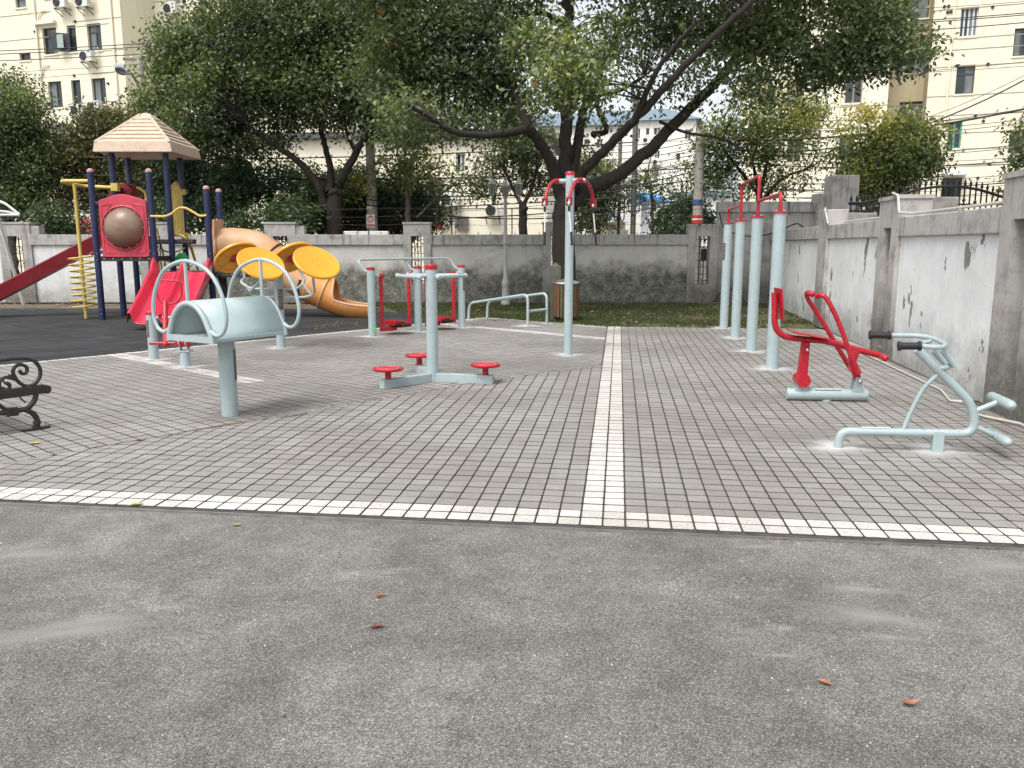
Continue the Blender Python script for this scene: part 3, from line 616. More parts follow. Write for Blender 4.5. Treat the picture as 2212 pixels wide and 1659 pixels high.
for px, py, r, sx, a in ((1890, 1335, .26, 2.1, -.35), (1860, 1275, .15, 2.2, -.2), (120, 1370, .3, 2.2, .3), (60, 1200, .25, 2, .1), (1690, 1418, .06, 2.2, -.1), (190, 1345, .16, 2.2, .35), (2170, 1225, .3, 1.8, -.1), (1920, 1378, .10, 2.0, -.2), (1640, 1182, .12, 2, 0)):
    p = G(px, py, -.012); foot(p[0], p[1], r, SAND, sx, .55, a, z=-.0105, name='sand_smear')
# ================================================================== WALLS ROUND THE YARD
WY = 21.6; TOPZ = 1.76
def slot_pier(W, xs, x0, x1, z1, o0, o1, oz0, oz1, yaw_pt, parent, thick=.34, bars=2, grille='RUST'):
    """pier with a slot opening: jambs, head and sill, iron grille inside. yaw_pt(u, d, z) -> world"""
    m = MB()
    for (a, b, c, d) in ((x0, o0, 0, z1), (o1, x1, 0, z1), (o0, o1, oz1, z1), (o0, o1, 0, oz0)):
        m.ext([yaw_pt(a, -.06, c), yaw_pt(b, -.06, c), yaw_pt(b, -.06, d), yaw_pt(a, -.06, d)], Vector(yaw_pt(0, thick, 0))-Vector(yaw_pt(0, 0, 0)))
    o = m.build('pier', PIER, parent, smooth=False)
    k = MB(); k.ext([yaw_pt(x0-.02, -.08, z1), yaw_pt(x1+.02, -.08, z1), yaw_pt(x1+.02, -.08, z1+.05), yaw_pt(x0-.02, -.08, z1+.05)], Vector(yaw_pt(0, thick+.04, 0))-Vector(yaw_pt(0, 0, 0))).build('pier_cap', COPE, o, smooth=False)
    n = bars
    for i in range(n):
        u = o0+(o1-o0)*(i+1)/(n+1)
        MB().bar(yaw_pt(u, .1, oz0), yaw_pt(u, .1, oz1), .022, .022).build('grille_bar', RUST, o, smooth=False)
    g = MB()
    for q in range(7):
        z = oz0+(oz1-oz0)*(q+.5)/7
        g.bar(yaw_pt(o0, .1, z), yaw_pt(o1, .1, z), .014, .014)
        if q % 2 == 0:
            uc = (o0+o1)/2; g.tube([yaw_pt(uc+.07*math.cos(t*.7), .1, z+.1+.07*math.sin(t*.7)) for t in range(9)], .007, 5, closed=True)
    g.build('grille_scrollwork', RUST, o, smooth=False); return o
bw = thing('boundary_wall', (-3, WY, 0), 'long low rendered wall with concrete coping across the back of the yard', 'wall')
def bp(u, d, z): return (u, WY+d, z)
def ux(px): r = ray(px, 652); return r[0]*WY/r[1]
def bay(u0, u1, ztop, mat, cope_h=.27, cz=None):
    MB().ext([bp(u0, .0, 0), bp(u1, .0, 0), bp(u1, .0, ztop-cope_h), bp(u0, .0, ztop-cope_h)], (0, .2, 0)).build('wall_panel', mat, bw, smooth=False)
    MB().ext([bp(u0, -.06, ztop-cope_h), bp(u1, -.06, ztop-cope_h), bp(u1, -.06, ztop), bp(u0, -.06, ztop)], (0, .32, 0)).build('coping', COPE, bw, smooth=False, bev=.012)
piers = [(-1.0e3, 0), (ux(15), ux(82)), (ux(311), ux(376)), (ux(580), ux(646)), (ux(875), ux(933)), (ux(1172), ux(1236)), (ux(1481), ux(1545))]
edges = [-17.0]+[v for p in piers[1:] for v in p]
for k in range(6):
    a = -17.0 if k == 0 else piers[k][1]; b = piers[k+1][0]
    bay(a, b, TOPZ, PANELL if k < 2 else PANEL)
for k in range(1, 7):
    a, b = piers[k]; wdt = b-a
    slot_pier(None, None, a, b, 2.03 if k < 6 else 1.98, a+wdt*.27, b-wdt*.27, .47, 1.72, bp, bw, bars=3 if k != 6 else 2)
# low buttress blocks beside the piers on top of the coping
for px in (86, 650): MB().box((ux(px)+.05, WY+.1, TOPZ+.11), (.26, .26, .22)).build('block', PIER, bw, smooth=False, bev=.01)
# taller corner stretch
MB().ext([(ux(1545), WY, 0), (8.2, WY, 0), (8.2, WY, 2.33), (ux(1545), WY, 2.33)], (0, .24, 0)).build('tall_wall_panel', PIER, bw, smooth=False)
MB().ext([(ux(1545)-.02, WY-.07, 2.33), (8.25, WY-.07, 2.33), (8.25, WY-.07, 2.6), (ux(1545)-.02, WY-.07, 2.6)], (0, .36, 0)).build('tall_coping', COPE, bw, smooth=False, bev=.012)
MB().box((8.47, WY-.1, 1.62), (.68, .6, 3.24)).build('corner_pier', PIER, bw, smooth=False, bev=.02)
MB().box((8.0, WY+.05, 1.4), (.3, .5, 2.8)).build('corner_block', PIER, bw, smooth=False, bev=.02)

RA = math.atan2(1, .163); rdir = Vector((math.cos(RA), math.sin(RA), 0)); rn = Vector((math.sin(RA), -math.cos(RA), 0))     # rn points away from the yard
R0 = Vector((WX(0), 0, 0))
def rp(u, d, z): p = R0+rdir*u+rn*d; return (p.x, p.y, z)                     # u ~ distance along the wall (about = y/sin)
rw = thing('side_wall', (5.4, 12, 0), 'whitewashed wall with peeling paint running along the right side', 'wall')
k_ = 1/math.sin(RA)
def bayR(y0, y1):
    u0, u1 = y0*k_, y1*k_
    MB().ext([rp(u0, 0, 0), rp(u1, 0, 0), rp(u1, 0, 1.60), rp(u0, 0, 1.60)], rn*.2).build('wall_panel', PANELR, rw, smooth=False)
    MB().ext([rp(u0, -.05, 1.60), rp(u1, -.05, 1.60), rp(u1, -.05, 1.845), rp(u0, -.05, 1.845)], rn*.3).build('coping', COPE, rw, smooth=False, bev=.012)
pr = [(14.75, 15.45), (10.62, 11.48), (6.65, 7.52), (3.1, 3.8)]
bayR(15.45, 21.58); bayR(11.48, 14.75); bayR(7.52, 10.62); bayR(3.8, 6.65)
for i, (y0, y1) in enumerate(pr):
    u0, u1 = y0*k_, y1*k_
    if i == 0:
        MB().ext([rp(u0, -.07, 0), rp(u1, -.07, 0), rp(u1, -.07, 2.12), rp(u0, -.07, 2.12)], rn*.36).build('pier', PIER, rw, smooth=False, bev=.01)
    else:
        wdt = u1-u0; slot_pier(None, None, u0, u1, 2.08, u0+wdt*.3, u1-wdt*.3, .12, 1.72, rp, rw, bars=2, thick=.4)
# masonry stubs standing outside the wall
for y, (x0, x1), z1, nm in ((11.9, (5.62, 6.25), 2.16, 'larger'), (15.6, (6.2, 6.75), 2.08, 'smaller')):
    b = MB().box(((x0+x1)/2, y, z1/2), (x1-x0, .5, z1)).build('masonry_stub', CONC, None, smooth=False, bev=.02)
    tag(b, nm+' brown block pier rising behind the right wall coping', 'pier', 'block piers outside the right wall')
# white conduits along the wall tops and the foot of the wall
def conduit(pts, r, label): tag(MB().tube(fil(pts, .03, 3), r, 8).build('conduit', PIPE), label, 'pipe', 'white conduits')
zt = 1.875
conduit([rp(11.05*k_, .02, 2.15), rp(10.8*k_, -.1, 2.16), rp(10.6*k_, -.085, 2.12), rp(10.5*k_, -.085, 1.9), rp(10.2*k_, .0, zt), rp(7.55*k_, .0, zt+.01)], .016, 'white conduit on the coping between the two nearest right wall piers')
conduit([rp(15.1*k_, -.04, 2.15), rp(14.85*k_, -.1, 2.14), rp(14.6*k_, -.08, 1.86)], .016, 'short white conduit bent over the furthest right wall pier')
conduit([rp(13.9*k_, .05, zt), rp(11.75*k_, .05, zt+.005)], .016, 'white conduit lying on the middle stretch of coping')
conduit([rp(7.4*k_, .02, 2.15), rp(6.7*k_, .02, 2.16)], .016, 'white conduit end on top of the nearest right pier')
conduit([(6.75, 21.0, 2.2), (7.0, 21.0, 2.22), (7.0, 21.0, 1.85)], .016, 'bent white conduit at the far corner of the walls')
conduit([rp(12.2*k_, -.26, .03), rp(8.2*k_, -.2, .03), rp(7.6*k_, -.32, .03), rp(7.5*k_, -.15, .035), rp(7.15*k_, -.3, .03), rp(6.9*k_, -.3, .03), rp(6.6*k_, -.12, .035), rp(5.6*k_, -.1, .03)], .0115, 'long white pipe lying on the pavers at the foot of the right wall')
# loose black cable in the far corner
tag(MB().tube(crv([(5.35, 21.45, 2.3), (5.5, 21.4, 1.9), (6.0, 21.2, 1.72), (6.5, 20.6, 1.78), (6.9, 20.2, 2.0), (7.1, 20.2, 1.9)]), .016, 6).build('hanging_cable', CABLE), 'black cable sagging across the tall corner wall', 'cable')
tag(MB().tube(crv([(5.3, 21.5, .02), (5.5, 21.4, .3), (5.9, 21.4, .32), (6.1, 21.4, .02)]), .014, 6).build('cable_loop', CABLE), 'black cable loop at the base of the corner wall', 'cable')

# wires and pickets above the back wall
for i, (z, lab) in enumerate(((2.02, 'lowest'), (2.22, 'middle'), (2.42, 'topmost'))):
    w_ = MB(); w_.tube([(x, WY+.1, z+.02*math.sin(x*2.1+i)) for x in np.linspace(-4.6, 5.2, 40)], .004, 4)
    for q in range(60): x = -4.5+q*.16; w_.bar((x-.012, WY+.1, z-.02), (x+.012, WY+.1, z+.02), .004, .004)
    tag(w_.build('barbed_wire', RUST), lab+' strand of barbed wire strung above the back wall', 'wire', 'barbed wire strands over the back wall')
pk = [(40+2048*1.0)]
for px, zt_, lab in ((945, 2.5, 'left of the pier behind the walking frame'), (1106, 2.45, 'left of the big tree above the back wall'), (1245+10, 2.5, 'right of the big tree trunk'), (1459, 2.5, 'near the right slot pier'), (1476, 3.0, 'tallest, touching the right slot pier'), (977, 2.6, 'above the walking frame')):
    x = ux(px); tag(MB().box((x, WY+.12, (TOPZ+zt_)/2), (.03, .03, zt_-TOPZ)).build('iron_picket', IRON, smooth=False), 'thin black iron picket '+lab, 'picket', 'iron pickets on the back wall')
sp = MB()
for x in np.arange(-4.4, 5.1, .32): sp.lathe([(.008, 0), (.008, .05), (.0, .09)], (x, WY+.12, TOPZ), 4)
for x in np.arange(-12.4, -8, .32): sp.lathe([(.008, 0), (.008, .05), (.0, .09)], (x, WY+.12, TOPZ), 4)
o = sp.build('coping_spikes', IRON, bw, smooth=False); o['kind'] = 'stuff'

# ================================================================== IRON GATE beyond the right wall
GX0, GX1, GY = 8.8, 13.2, 20.0
gate = thing('iron_gate', ((GX0+GX1)/2, GY, 0), 'black double-leaf iron gate with arched top and spear finials', 'gate')
gc = A(2040, 500, GY)[0]
Zr = A(2050, 402, GY)[2]
def gtop(x): t = abs(x-gc); return Zr-.15*t*t if t < 1.25 else Zr-.234-.16*min(1, (t-1.25)/.8)
bars = np.arange(gc-2.3, gc+2.2, .135)
for i, x in enumerate(bars):
    zt_ = gtop(x); g = MB().box((x, GY, (zt_+.25)/2), (.028, .028, zt_-.1)).build('gate_bar', IRON, gate, smooth=False)
    MB().lathe([(.012, -.02), (.014, .04), (.034, .07), (.036, .09), (.022, .15), (.0, .21)], (x, GY, zt_), 6).build('spear_finial', IRON, g)
    if i % 2 == 0: MB().ball((x, GY, zt_-.30), .042, 8).build('boss', IRON, g)
MB().tube([(x, GY, gtop(x)) for x in np.linspace(gc-2.35, gc+2.25, 48)], .036, 6).build('arched_rail', IRON, gate)
for z in (A(2050, 441, GY)[2], A(2050, 455, GY)[2], .25): MB().bar((gc-2.35, GY, z), (gc+2.25, GY, z), .035, .04).build('rail', IRON, gate, smooth=False)
for x in (gc-.07, gc+.07): MB().box((x, GY, Zr/2), (.10, .07, Zr)).build('meeting_stile', IRON, gate, smooth=False)
MB().tube([(gc-.95+.22*math.cos(t*.5), GY-.05, A(2050, 446, GY)[2]+.12*math.sin(t*.5)) for t in range(13)], .02, 5).build('ring_handle', IRON, gate)
# ================================================================== BUILDINGS
BA = math.radians(-17.8)
class Facade:
    def __init__(s, p0, ang, root):
        s.p0 = Vector((p0[0], p0[1], 0)); s.a = ang; s.u = Vector((math.cos(ang), math.sin(ang), 0)); s.n = Vector((math.sin(ang), -math.cos(ang), 0)); s.root = root; s.holes = []
    def W(s, u, z, d=0.0): p = s.p0+s.u*u+s.n*d; return (p.x, p.y, z)          # d > 0 stands proud of the facade
    def uz(s, px, py):
        q = PL(px, py, s.p0, s.a); v = Vector(q)-s.p0; return v.dot(s.u), q[2]
    def rect(s, r):
        a = s.uz(r[0], (r[1]+r[3])/2); b = s.uz(r[2], (r[1]+r[3])/2); c = s.uz((r[0]+r[2])/2, r[1]); d = s.uz((r[0]+r[2])/2, r[3]); return a[0], b[0], d[1], c[1]
    def box(s, u0, u1, z0, z1, d0, d1, mat, name, parent=None, mb=None):
        m = mb or MB(); m.ext([s.W(u0, z0, d1), s.W(u1, z0, d1), s.W(u1, z1, d1), s.W(u0, z1, d1)], -s.n*(d1-d0))
        if mb is None: return m.build(name, mat, parent or s.root, smooth=False)
    def wall(s, u0, u1, z0, z1, mat, depth=.22, name='wall'):
        us = sorted({u0, u1, *[v for h in s.holes for v in h[:2] if u0 < v < u1]}); zs = sorted({z0, z1, *[v for h in s.holes for v in h[2:] if z0 < v < z1]}); m = MB()
        for i in range(len(us)-1):
            for j in range(len(zs)-1):
                uc, zc = (us[i]+us[i+1])/2, (zs[j]+zs[j+1])/2
                if any(h[0] < uc < h[1] and h[2] < zc < h[3] for h in s.holes): continue
                m.add([s.W(us[i], zs[j]), s.W(us[i+1], zs[j]), s.W(us[i+1], zs[j+1]), s.W(us[i], zs[j+1])], [(0, 1, 2, 3)])
        for h in s.holes:
            a, b, c, d = h
            for (p, q, r, t) in (((a, c), (a, d), 0, 0), ((b, d), (b, c), 0, 0), ((a, d), (b, d), 0, 0), ((b, c), (a, c), 0, 0)):
                m.add([s.W(p[0], p[1], 0), s.W(q[0], q[1], 0), s.W(q[0], q[1], -depth), s.W(p[0], p[1], -depth)], [(0, 1, 2, 3)])
            m.add([s.W(a, c, -depth-.3), s.W(b, c, -depth-.3), s.W(b, d, -depth-.3), s.W(a, d, -depth-.3)], [(0, 1, 2, 3)])
        return m.build(name, mat, s.root, smooth=False)
    def window(s, r, fmat=FRAMED, style='slide', white=False):
        """r = picture rectangle; opening cut in the wall, frame and panes set back"""
        h = s.rect(r); s.holes.append(h); a, b, c, d = h; t = .055; D = -.15
        fr = MB(); 
        for (p, q, e, f) in ((a, a+t, c, d), (b-t, b, c, d), (a, b, d-t, d), (a, b, c, c+t)): s.box(p, q, e, f, D-.04, D+.02, None, '', mb=fr)
        if style in ('slide', 'slide3'):
            n = 2 if style == 'slide' else 4
            for i in range(1, n): u = a+(b-a)*i/n; s.box(u-t*.6, u+t*.6, c, d, D-.045, D+.015, None, '', mb=fr)
        if style in ('trans', 'bars'): z = d-(d-c)*.3; s.box(a, b, z-t*.6, z+t*.6, D-.045, D+.015, None, '', mb=fr); u = (a+b)/2; s.box(u-t*.5, u+t*.5, c, z, D-.044, D+.014, None, '', mb=fr)
        w_ = fr.build('window', fmat, s.root, smooth=False)
        halves = [(a+t, (a+b)/2), ((a+b)/2, b-t)] if style != 'one' else [(a+t, b-t)]
        for i, (p, q) in enumerate(halves): s.box(p, q, c+t, d-t, D-.035, D-.02, GLASS if (i+int(a*7)) % 3 else CURT, 'pane', w_)
        s.box(a-.05, b+.05, c-.08, c-.002, -.02, .05, CREAM if s.root.name != 'corner' else CREAM, 'sill', w_)
        if style == 'bars':
            m = MB()
            for i in range(11): u = a-.05+(b-a+.1)*i/10; m.bar(s.W(u, c-.1, .12), s.W(u, d+.1, .12), .018, .018)
            for z in (c-.1, (c+d)/2, d+.1): m.bar(s.W(a-.05, z, .12), s.W(b+.05, z, .12), .02, .02)
            m.build('security_grille', GALV, w_, smooth=False)
        return w_
    def line(s, z, u0, u1, mat=None): s.box(u0, u1, z-.018, z+.018, .0, .012, mat or simple('joint_line', (.27, .25, .20), .9), 'groove_line')
    def pipe(s, u, z0, z1, r=.05): MB().tube([s.W(u, z0, .08), s.W(u, z1, .08)], r, 8).build('downpipe', CREAM2, s.root)
    def vent(s, px, py, r=.07):
        u, z = s.uz(px, py); MB().lathe([(r, 0), (r, .06), (r*.6, .07), (0, .05)], s.W(u, z, 0), 10, s.n).build('vent_hole', BLACK, s.root)
AC_SRC = []
def air_con(fc, px, py, label, bracket=True, w=.82, h=.56, logo=True):
    u, z = fc.uz(px, py); dd = .5
    t = thing('air_conditioner', fc.W(u, z-h/2, .35), label, 'air conditioner', 'outdoor air conditioner units on the cream buildings')
    c = MB(); c.ext([fc.W(u-w/2, z-h/2, dd), fc.W(u+w/2, z-h/2, dd), fc.W(u+w/2, z+h/2, dd), fc.W(u-w/2, z+h/2, dd)], -fc.n*.3)
    c.build('casing', ACW, t, smooth=False, bev=.02)
    f = MB().lathe([(.225, 0), (.225, .015), (.06, .02), (0, .03)], fc.W(u-w*.14, z-.01, dd+.002), 20, fc.n).build('fan_opening', BLACK, t)
    g = MB()
    for r in (.22, .16, .10): g.tube([Vector(fc.W(u-w*.14, z-.01, dd+.028))+fc.u*r*math.cos(k*PI/8)+Vector((0, 0, r*math.sin(k*PI/8))) for k in range(16)], .005, 4, closed=True)
    g.build('fan_grille', GALV, f)
    if logo: fc.box(u+w*.22, u+w*.40, z+h*.28, z+h*.42, dd+.001, dd+.006, simple('blue_sticker', (.03, .25, .55), .4), 'energy_sticker', t)
    if bracket:
        for s_ in (-.3, .3):
            b = MB(); b.bar(fc.W(u+s_, z-h/2-.02, .0), fc.W(u+s_, z-h/2-.02, .52), .035, .03); b.bar(fc.W(u+s_, z-h/2-.32, .0), fc.W(u+s_, z-h/2-.03, .48), .03, .03); b.build('bracket', RUST, t, smooth=False)
    MB().tube(crv([fc.W(u+w/2, z, .3), fc.W(u+w/2+.12, z-.05, .25), fc.W(u+w/2+.1, z+.25, .1), fc.W(u+w/2+.05, z+.5, .02)]), .025, 6).build('hose', PIPE, t)
    return t
# ---- left block, front wing and set-back wing
c0 = A(266, 100, 45)
B1 = thing('apartment_block', (c0[0]-8, c0[1], 0), 'tall cream apartment block at the left with staggered wings', 'building')
f1 = Facade(c0, BA, B1)
for r, st, fm in (((93, 59, 123, 117), 'trans', FRAMED), ((146, 54, 165, 112), 'one', FRAMED), ((189, 50, 219, 109), 'trans', FRAMED),
        ((105, 175, 134, 232), 'slide', FRAMED), ((155, 172, 175, 228), 'one', FRAMED), ((199, 168, 229, 225), 'slide', FRAMED),
        ((33, -8, 56, 16), 'one', FRAMED), ((42, 114, 66, 130), 'one', FRAMED), ((60, 226, 77, 242), 'one', FRAMED), ((118, 291, 142, 345), 'trans', FRAMED),
        ((95, -60, 125, -5), 'slide', FRAMED), ((190, -65, 220, -8), 'slide', FRAMED), ((122, 417, 158, 458), 'bars', FRAMEW), ((178, 430, 198, 456), 'bars', FRAMEW), ((20, 340, 45, 356), 'one', FRAMED), ((40, 410, 70, 455), 'bars', FRAMED)):
    f1.window(r, fm, st)
f1.wall(-20, 0, -.1, 19, CREAM)
for py, x0, x1 in ((22, -20, -4.6), (77, -20, -4.9), (187, -20, -5.2), (226, -4, 0), (118, -5, 0), (61, -3.6, -.8), (50, -3.2, 0), (165, -2.1, 0), (290, -8, 0), (360, -20, 0), (400, -20, 0)):
    f1.line(f1.uz(130, py)[1], x0, x1)
up = f1.uz(84, 100)[0]; f1.pipe(up, -.1, 19); f1.pipe(f1.uz(248, 100)[0], -.1, 19)
for px, py in ((84, 48), (91, 165), (104, 280)):
    u, z = f1.uz(px, py); MB().tube(crv([f1.W(u, z, .08), f1.W(u+.2, z+.45, .08), f1.W(u+.45, z+.55, .08), f1.W(u+.6, z+.55, .06)], 3), .04, 6).build('branch_pipe', CREAM2, B1)
for px, py in ((76, 68), (163, 46), (87, 183), (161, 163), (234, 180)): f1.vent(px, py)
a, b, c, d = f1.rect((78, 46, 122, 52)); f1.box(a, b, c-.02, d, 0, .22, CREAM2, 'window_hood')
a, b, c, d = f1.rect((92, 271, 158, 277)); f1.box(a, b, c, d, .0, .9, simple('canopy_cement', (.4, .4, .4), .8), 'canopy')
a, b, c, d = f1.rect((83, 167, 89, 174)); f1.box(a, b, c, d, .0, .02, simple('blue_plate', (.03, .3, .6), .4), 'number_plate')
m = MB(); h = f1.rect((131, 73, 152, 112)); m.ext([f1.W(h[0], h[2], .45), f1.W(h[1], h[2], 0), f1.W(h[1], h[3], 0), f1.W(h[0], h[3], .45)], f1.n*.03)
sash = m.build('open_sash', FRAMED, B1, smooth=False); f1.box(h[0], h[1]-.1, h[2]+.1, h[3]-.1, .36, .38, simple('pale_glass', (.3, .38, .36), .2), 'pane', sash)
# return and second wing
dpt = 2.5; c2 = Vector(c0)-f1.n*dpt; f2 = Facade(c2, BA, B1)
MB().add([f1.W(0, -.1), f1.W(0, -.1, -dpt), f1.W(0, 19, -dpt), f1.W(0, 19)], [(0, 1, 2, 3)]).build('return_wall', CREAM, B1, smooth=False)
for r, st, fm in (((374, -30, 401, 8), 'slide', FRAMEW), ((428, -30, 446, 4), 'one', FRAMEW), ((374, 90, 401, 140), 'slide', FRAMED), ((430, 96, 450, 140), 'one', FRAMED), ((500, -5, 530, 60), 'slide', FRAMED), ((560, 30, 590, 90), 'slide', FRAMED), ((380, 400, 420, 450), 'bars', FRAMEW), ((520, 420, 560, 465), 'bars', FRAMED), ((600, 405, 640, 460), 'bars', FRAMEW)):
    f2.window(r, fm, st)
f2.wall(0, 12.2, -.1, 19, CREAM2)
for py, x0, x1 in ((71, 0, 12), (0, 0, 12), (12, 2, 6), (180, 0, 12), (290, 0, 12), (395, 0, 12)): f2.line(f2.uz(370, py)[1], x0, x1)
f2.pipe(f2.uz(455, 60)[0], -.1, 19); f1_side = f2.pipe(f2.uz(360, 60)[0]+.1, -.1, 19, .035)
MB().add([f2.W(12.2, -.1), f2.W(12.2, -.1, -10), f2.W(12.2, 19, -10), f2.W(12.2, 19)], [(0, 1, 2, 3)]).build('end_wall', CREAM, B1, smooth=False)
MB().add([f1.W(-20.5, 19, .4), f1.W(.4, 19, .4), f1.W(.4, 19, -12), f1.W(-20.5, 19, -12), f1.W(-20.5, 19.4, .4), f1.W(.4, 19.4, .4), f1.W(.4, 19.4, -12), f1.W(-20.5, 19.4, -12)], [(0, 3, 2, 1), (4, 5, 6, 7), (0, 1, 5, 4), (1, 2, 6, 5), (2, 3, 7, 6), (3, 0, 4, 7)]).build('roof_slab', CREAM, B1, smooth=False)
MB().add([f2.W(.4, 19, .4), f2.W(12.6, 19, .4), f2.W(12.6, 19, -10), f2.W(.4, 19, -10), f2.W(.4, 19.4, .4), f2.W(12.6, 19.4, .4), f2.W(12.6, 19.4, -10), f2.W(.4, 19.4, -10)], [(0, 3, 2, 1), (4, 5, 6, 7), (0, 1, 5, 4), (1, 2, 6, 5), (2, 3, 7, 6), (3, 0, 4, 7)]).build('roof_slab', CREAM, B1, smooth=False)
air_con(f1, 142, 9, 'air conditioner at the top edge left of its twin on the left block')
air_con(f1, 190, 7, 'air conditioner at the top edge, right one of the pair on the left block')
air_con(f1, 199, 124, 'air conditioner under the dark window by the long black hose')
air_con(f1, 180, 240, 'air conditioner just left of the one half hidden by the olive tree')
air_con(f1, 215, 232, 'air conditioner half hidden behind the olive tree crown')
air_con(f2, 378, 22, 'air conditioner on the set-back wing above the green crown')

# ---- middle two-storey block behind the hedge
c3 = A(1182, 450, 37)
B2 = thing('low_building', (c3[0]-8, c3[1], 0), 'cream two-storey building behind the hedge with a barred window', 'building')
f3 = Facade(c3, math.radians(-6), B2)
for r, st, fm in (((928, 393, 954, 452), 'bars', FRAMED), ((1062, 410, 1071, 446), 'one', FRAMED), ((985, 330, 1005, 372), 'slide', FRAMEW), ((760, 405, 800, 455), 'bars', FRAMED), ((640, 410, 670, 450), 'bars', FRAMEW), ((860, 345, 890, 380), 'slide', FRAMED), ((1120, 340, 1140, 380), 'slide', FRAMED)):
    f3.window(r, fm, st)
f3.wall(-15.5, 0, -.1, 6.2, CREAM2)
MB().add([f3.W(0, -.1), f3.W(0, -.1, -8), f3.W(0, 6.2, -8), f3.W(0, 6.2)], [(0, 1, 2, 3)]).build('end_wall', CREAM3, B2, smooth=False)
f3.box(-15.8, .3, 6.2, 6.45, -8.2, .35, simple('roof_edge', (.10, .10, .10), .8), 'roof_edge')
for z in (3.1, 4.4): f3.line(z, -15.5, 0)
a, b, c, d = f3.rect((955, 443, 990, 447)); f3.box(a, b, c, d, 0, .7, ACW, 'drip_tray'); f3.pipe(f3.uz(981, 450)[0], 1.8, f3.uz(981, 447)[1], .05)
air_con(f3, 972, 431, 'large boxed air conditioner beside the barred window of the low building', False, .75, .5, False)
air_con(f3, 1066, 455, 'small air conditioner left of the lantern lamp post', True, .5, .5, False)
u, z = f3.uz(1000, 482)
t = tag(f3.box(u-.25, u+.25, z-.3, z+.3, 0, .15, GALV, 'meter_box', f3.root), None)
MB().tube([Vector(f3.W(u-.85, z+.1, .06))+f3.u*.32*math.cos(k*PI/8)+Vector((0, 0, .36*math.sin(k*PI/8))) for k in range(16)], .03, 6, closed=True).build('cable_coil', CABLE, B2)
m = MB(); h = f3.rect((936, 489, 968, 505)); m.ext([f3.W(h[0], h[3]-.15, 1.2), f3.W(h[1], h[3]-.15, 1.2), f3.W(h[1]-.1, h[3]+.15, .3), f3.W(h[0]+.1, h[3]+.15, .3)], (0, 0, .05))
tag(m.build('awning', MAROON, None, smooth=False), 'dull red awning beyond the wall right of the middle pier', 'awning')

# ---- right block
c4 = A(2008, 140, 42)
B4 = thing('apartment_block', (c4[0], c4[1], 0), 'tall cream apartment block at the right with a recessed tan bay', 'building')
f4 = Facade(c4, math.radians(-19), B4)
for r, st, fm in (((2074, 15, 2113, 78), 'slide3', FRAMEW), ((2065, 140, 2105, 202), 'trans', FRAMED), ((2047, 262, 2077, 320), 'slide', simple('teal_frame', (.08, .35, .30), .4)), ((2034, 383, 2076, 452), 'slide', FRAMED), ((2190, 60, 2225, 120), 'slide', FRAMED), ((2180, 280, 2212, 330), 'slide', FRAMED)):
    f4.window(r, fm, st)
f4.wall(0, 12, -.1, 19, CREAM)
for py, x in ((22, 2030), (110, 2030), (86, 2030), (140, 2120), (208, 2030), (285, 2120), (320, 2120), (250, 2030), (356, 2090)):
    f4.line(f4.uz(x, py)[1], 0, 12)
up = f4.uz(2052, 130)[0]; f4.pipe(up, -.1, 19)
for px, py in ((2040, 14), (2049, 13), (2047, 26), (2054, 25), (2144, 15), (2134, 138), (2107, 250), (2124, 261), (2034, 256), (2112, 384)): f4.vent(px, py)
a, b, c, d = f4.rect((2036, 373, 2085, 380)); f4.box(a, b, c, d, 0, .8, simple('white_hood', (.6, .6, .6), .6), 'window_hood')
f5 = Facade(Vector(c4)-f4.n*1.5-f4.u*4, math.radians(-19), B4)
for r in ((1961, -20, 2008, 39), (1951, 107, 2000, 155), (1942, 219, 1993, 266), (1930, 330, 1980, 378)): f5.window(r, FRAMED, 'slide')
f5.wall(0, 4, -.1, 19, TAN)
for py in (55, 165, 228, 300): f5.line(f5.uz(1940, py)[1], 0, 4)
MB().add([f4.W(0, -.1, -1.5), f4.W(0, -.1), f4.W(0, 19), f4.W(0, 19, -1.5)], [(0, 1, 2, 3)]).build('recess_side', TAN, B4, smooth=False)
uL = f4.uz(1915, 250)[0]; f6 = Facade(Vector(f4.W(uL, 0, .0)), math.radians(-19), B4); UL6 = f6.uz(1603, 250)[0]
for r, st in (((1826, 161, 1863, 222), 'slide'), ((1838, 45, 1880, 105), 'slide'), ((1812, 290, 1845, 345), 'slide'), ((1700, 170, 1735, 225), 'slide'), ((1700, 300, 1730, 350), 'slide'), ((1650, 190, 1672, 240), 'slide')):
    f6.window(r, simple('bronze_frame', (.28, .22, .20), .5), st)
f6.wall(UL6, 0, -.1, 16.5, CREAM2)
for py in (100, 152, 232, 260, 330, 395, 410, 425): f6.line(f6.uz(1800, py)[1], UL6, 0)
f6.pipe(f6.uz(1812, 230)[0], -.1, 16)
MB().add([f6.W(0, -.1), f6.W(0, -.1, -1.5), f6.W(0, 19, -1.5), f6.W(0, 19)], [(0, 1, 2, 3)]).build('recess_side', CREAM, B4, smooth=False)
MB().add([f6.W(UL6, -.1, -12), f6.W(UL6, -.1), f6.W(UL6, 16.5), f6.W(UL6, 16.5, -12)], [(0, 1, 2, 3)]).build('end_wall', CREAM2, B4, smooth=False)
for fc, a, b, z in ((f4, -.3, 12.3, 19), (f6, UL6-.3, .0, 16.5), (f5, 0, 4, 19)):
    V = [fc.W(a, z, .3), fc.W(b, z, .3), fc.W(b, z, -12), fc.W(a, z, -12)]; MB().ext(V, (0, 0, .35)).build('roof_slab', CREAM, B4, smooth=False)
tag(MB().tube([f4.W(f4.uz(1985, 163)[0], f4.uz(1985, 163)[1], .05), f4.W(f4.uz(2004, 160)[0]-.1, f4.uz(2004, 160)[1], .9)], .06, 6).build('awning_arm', FRAMED, B4), None)

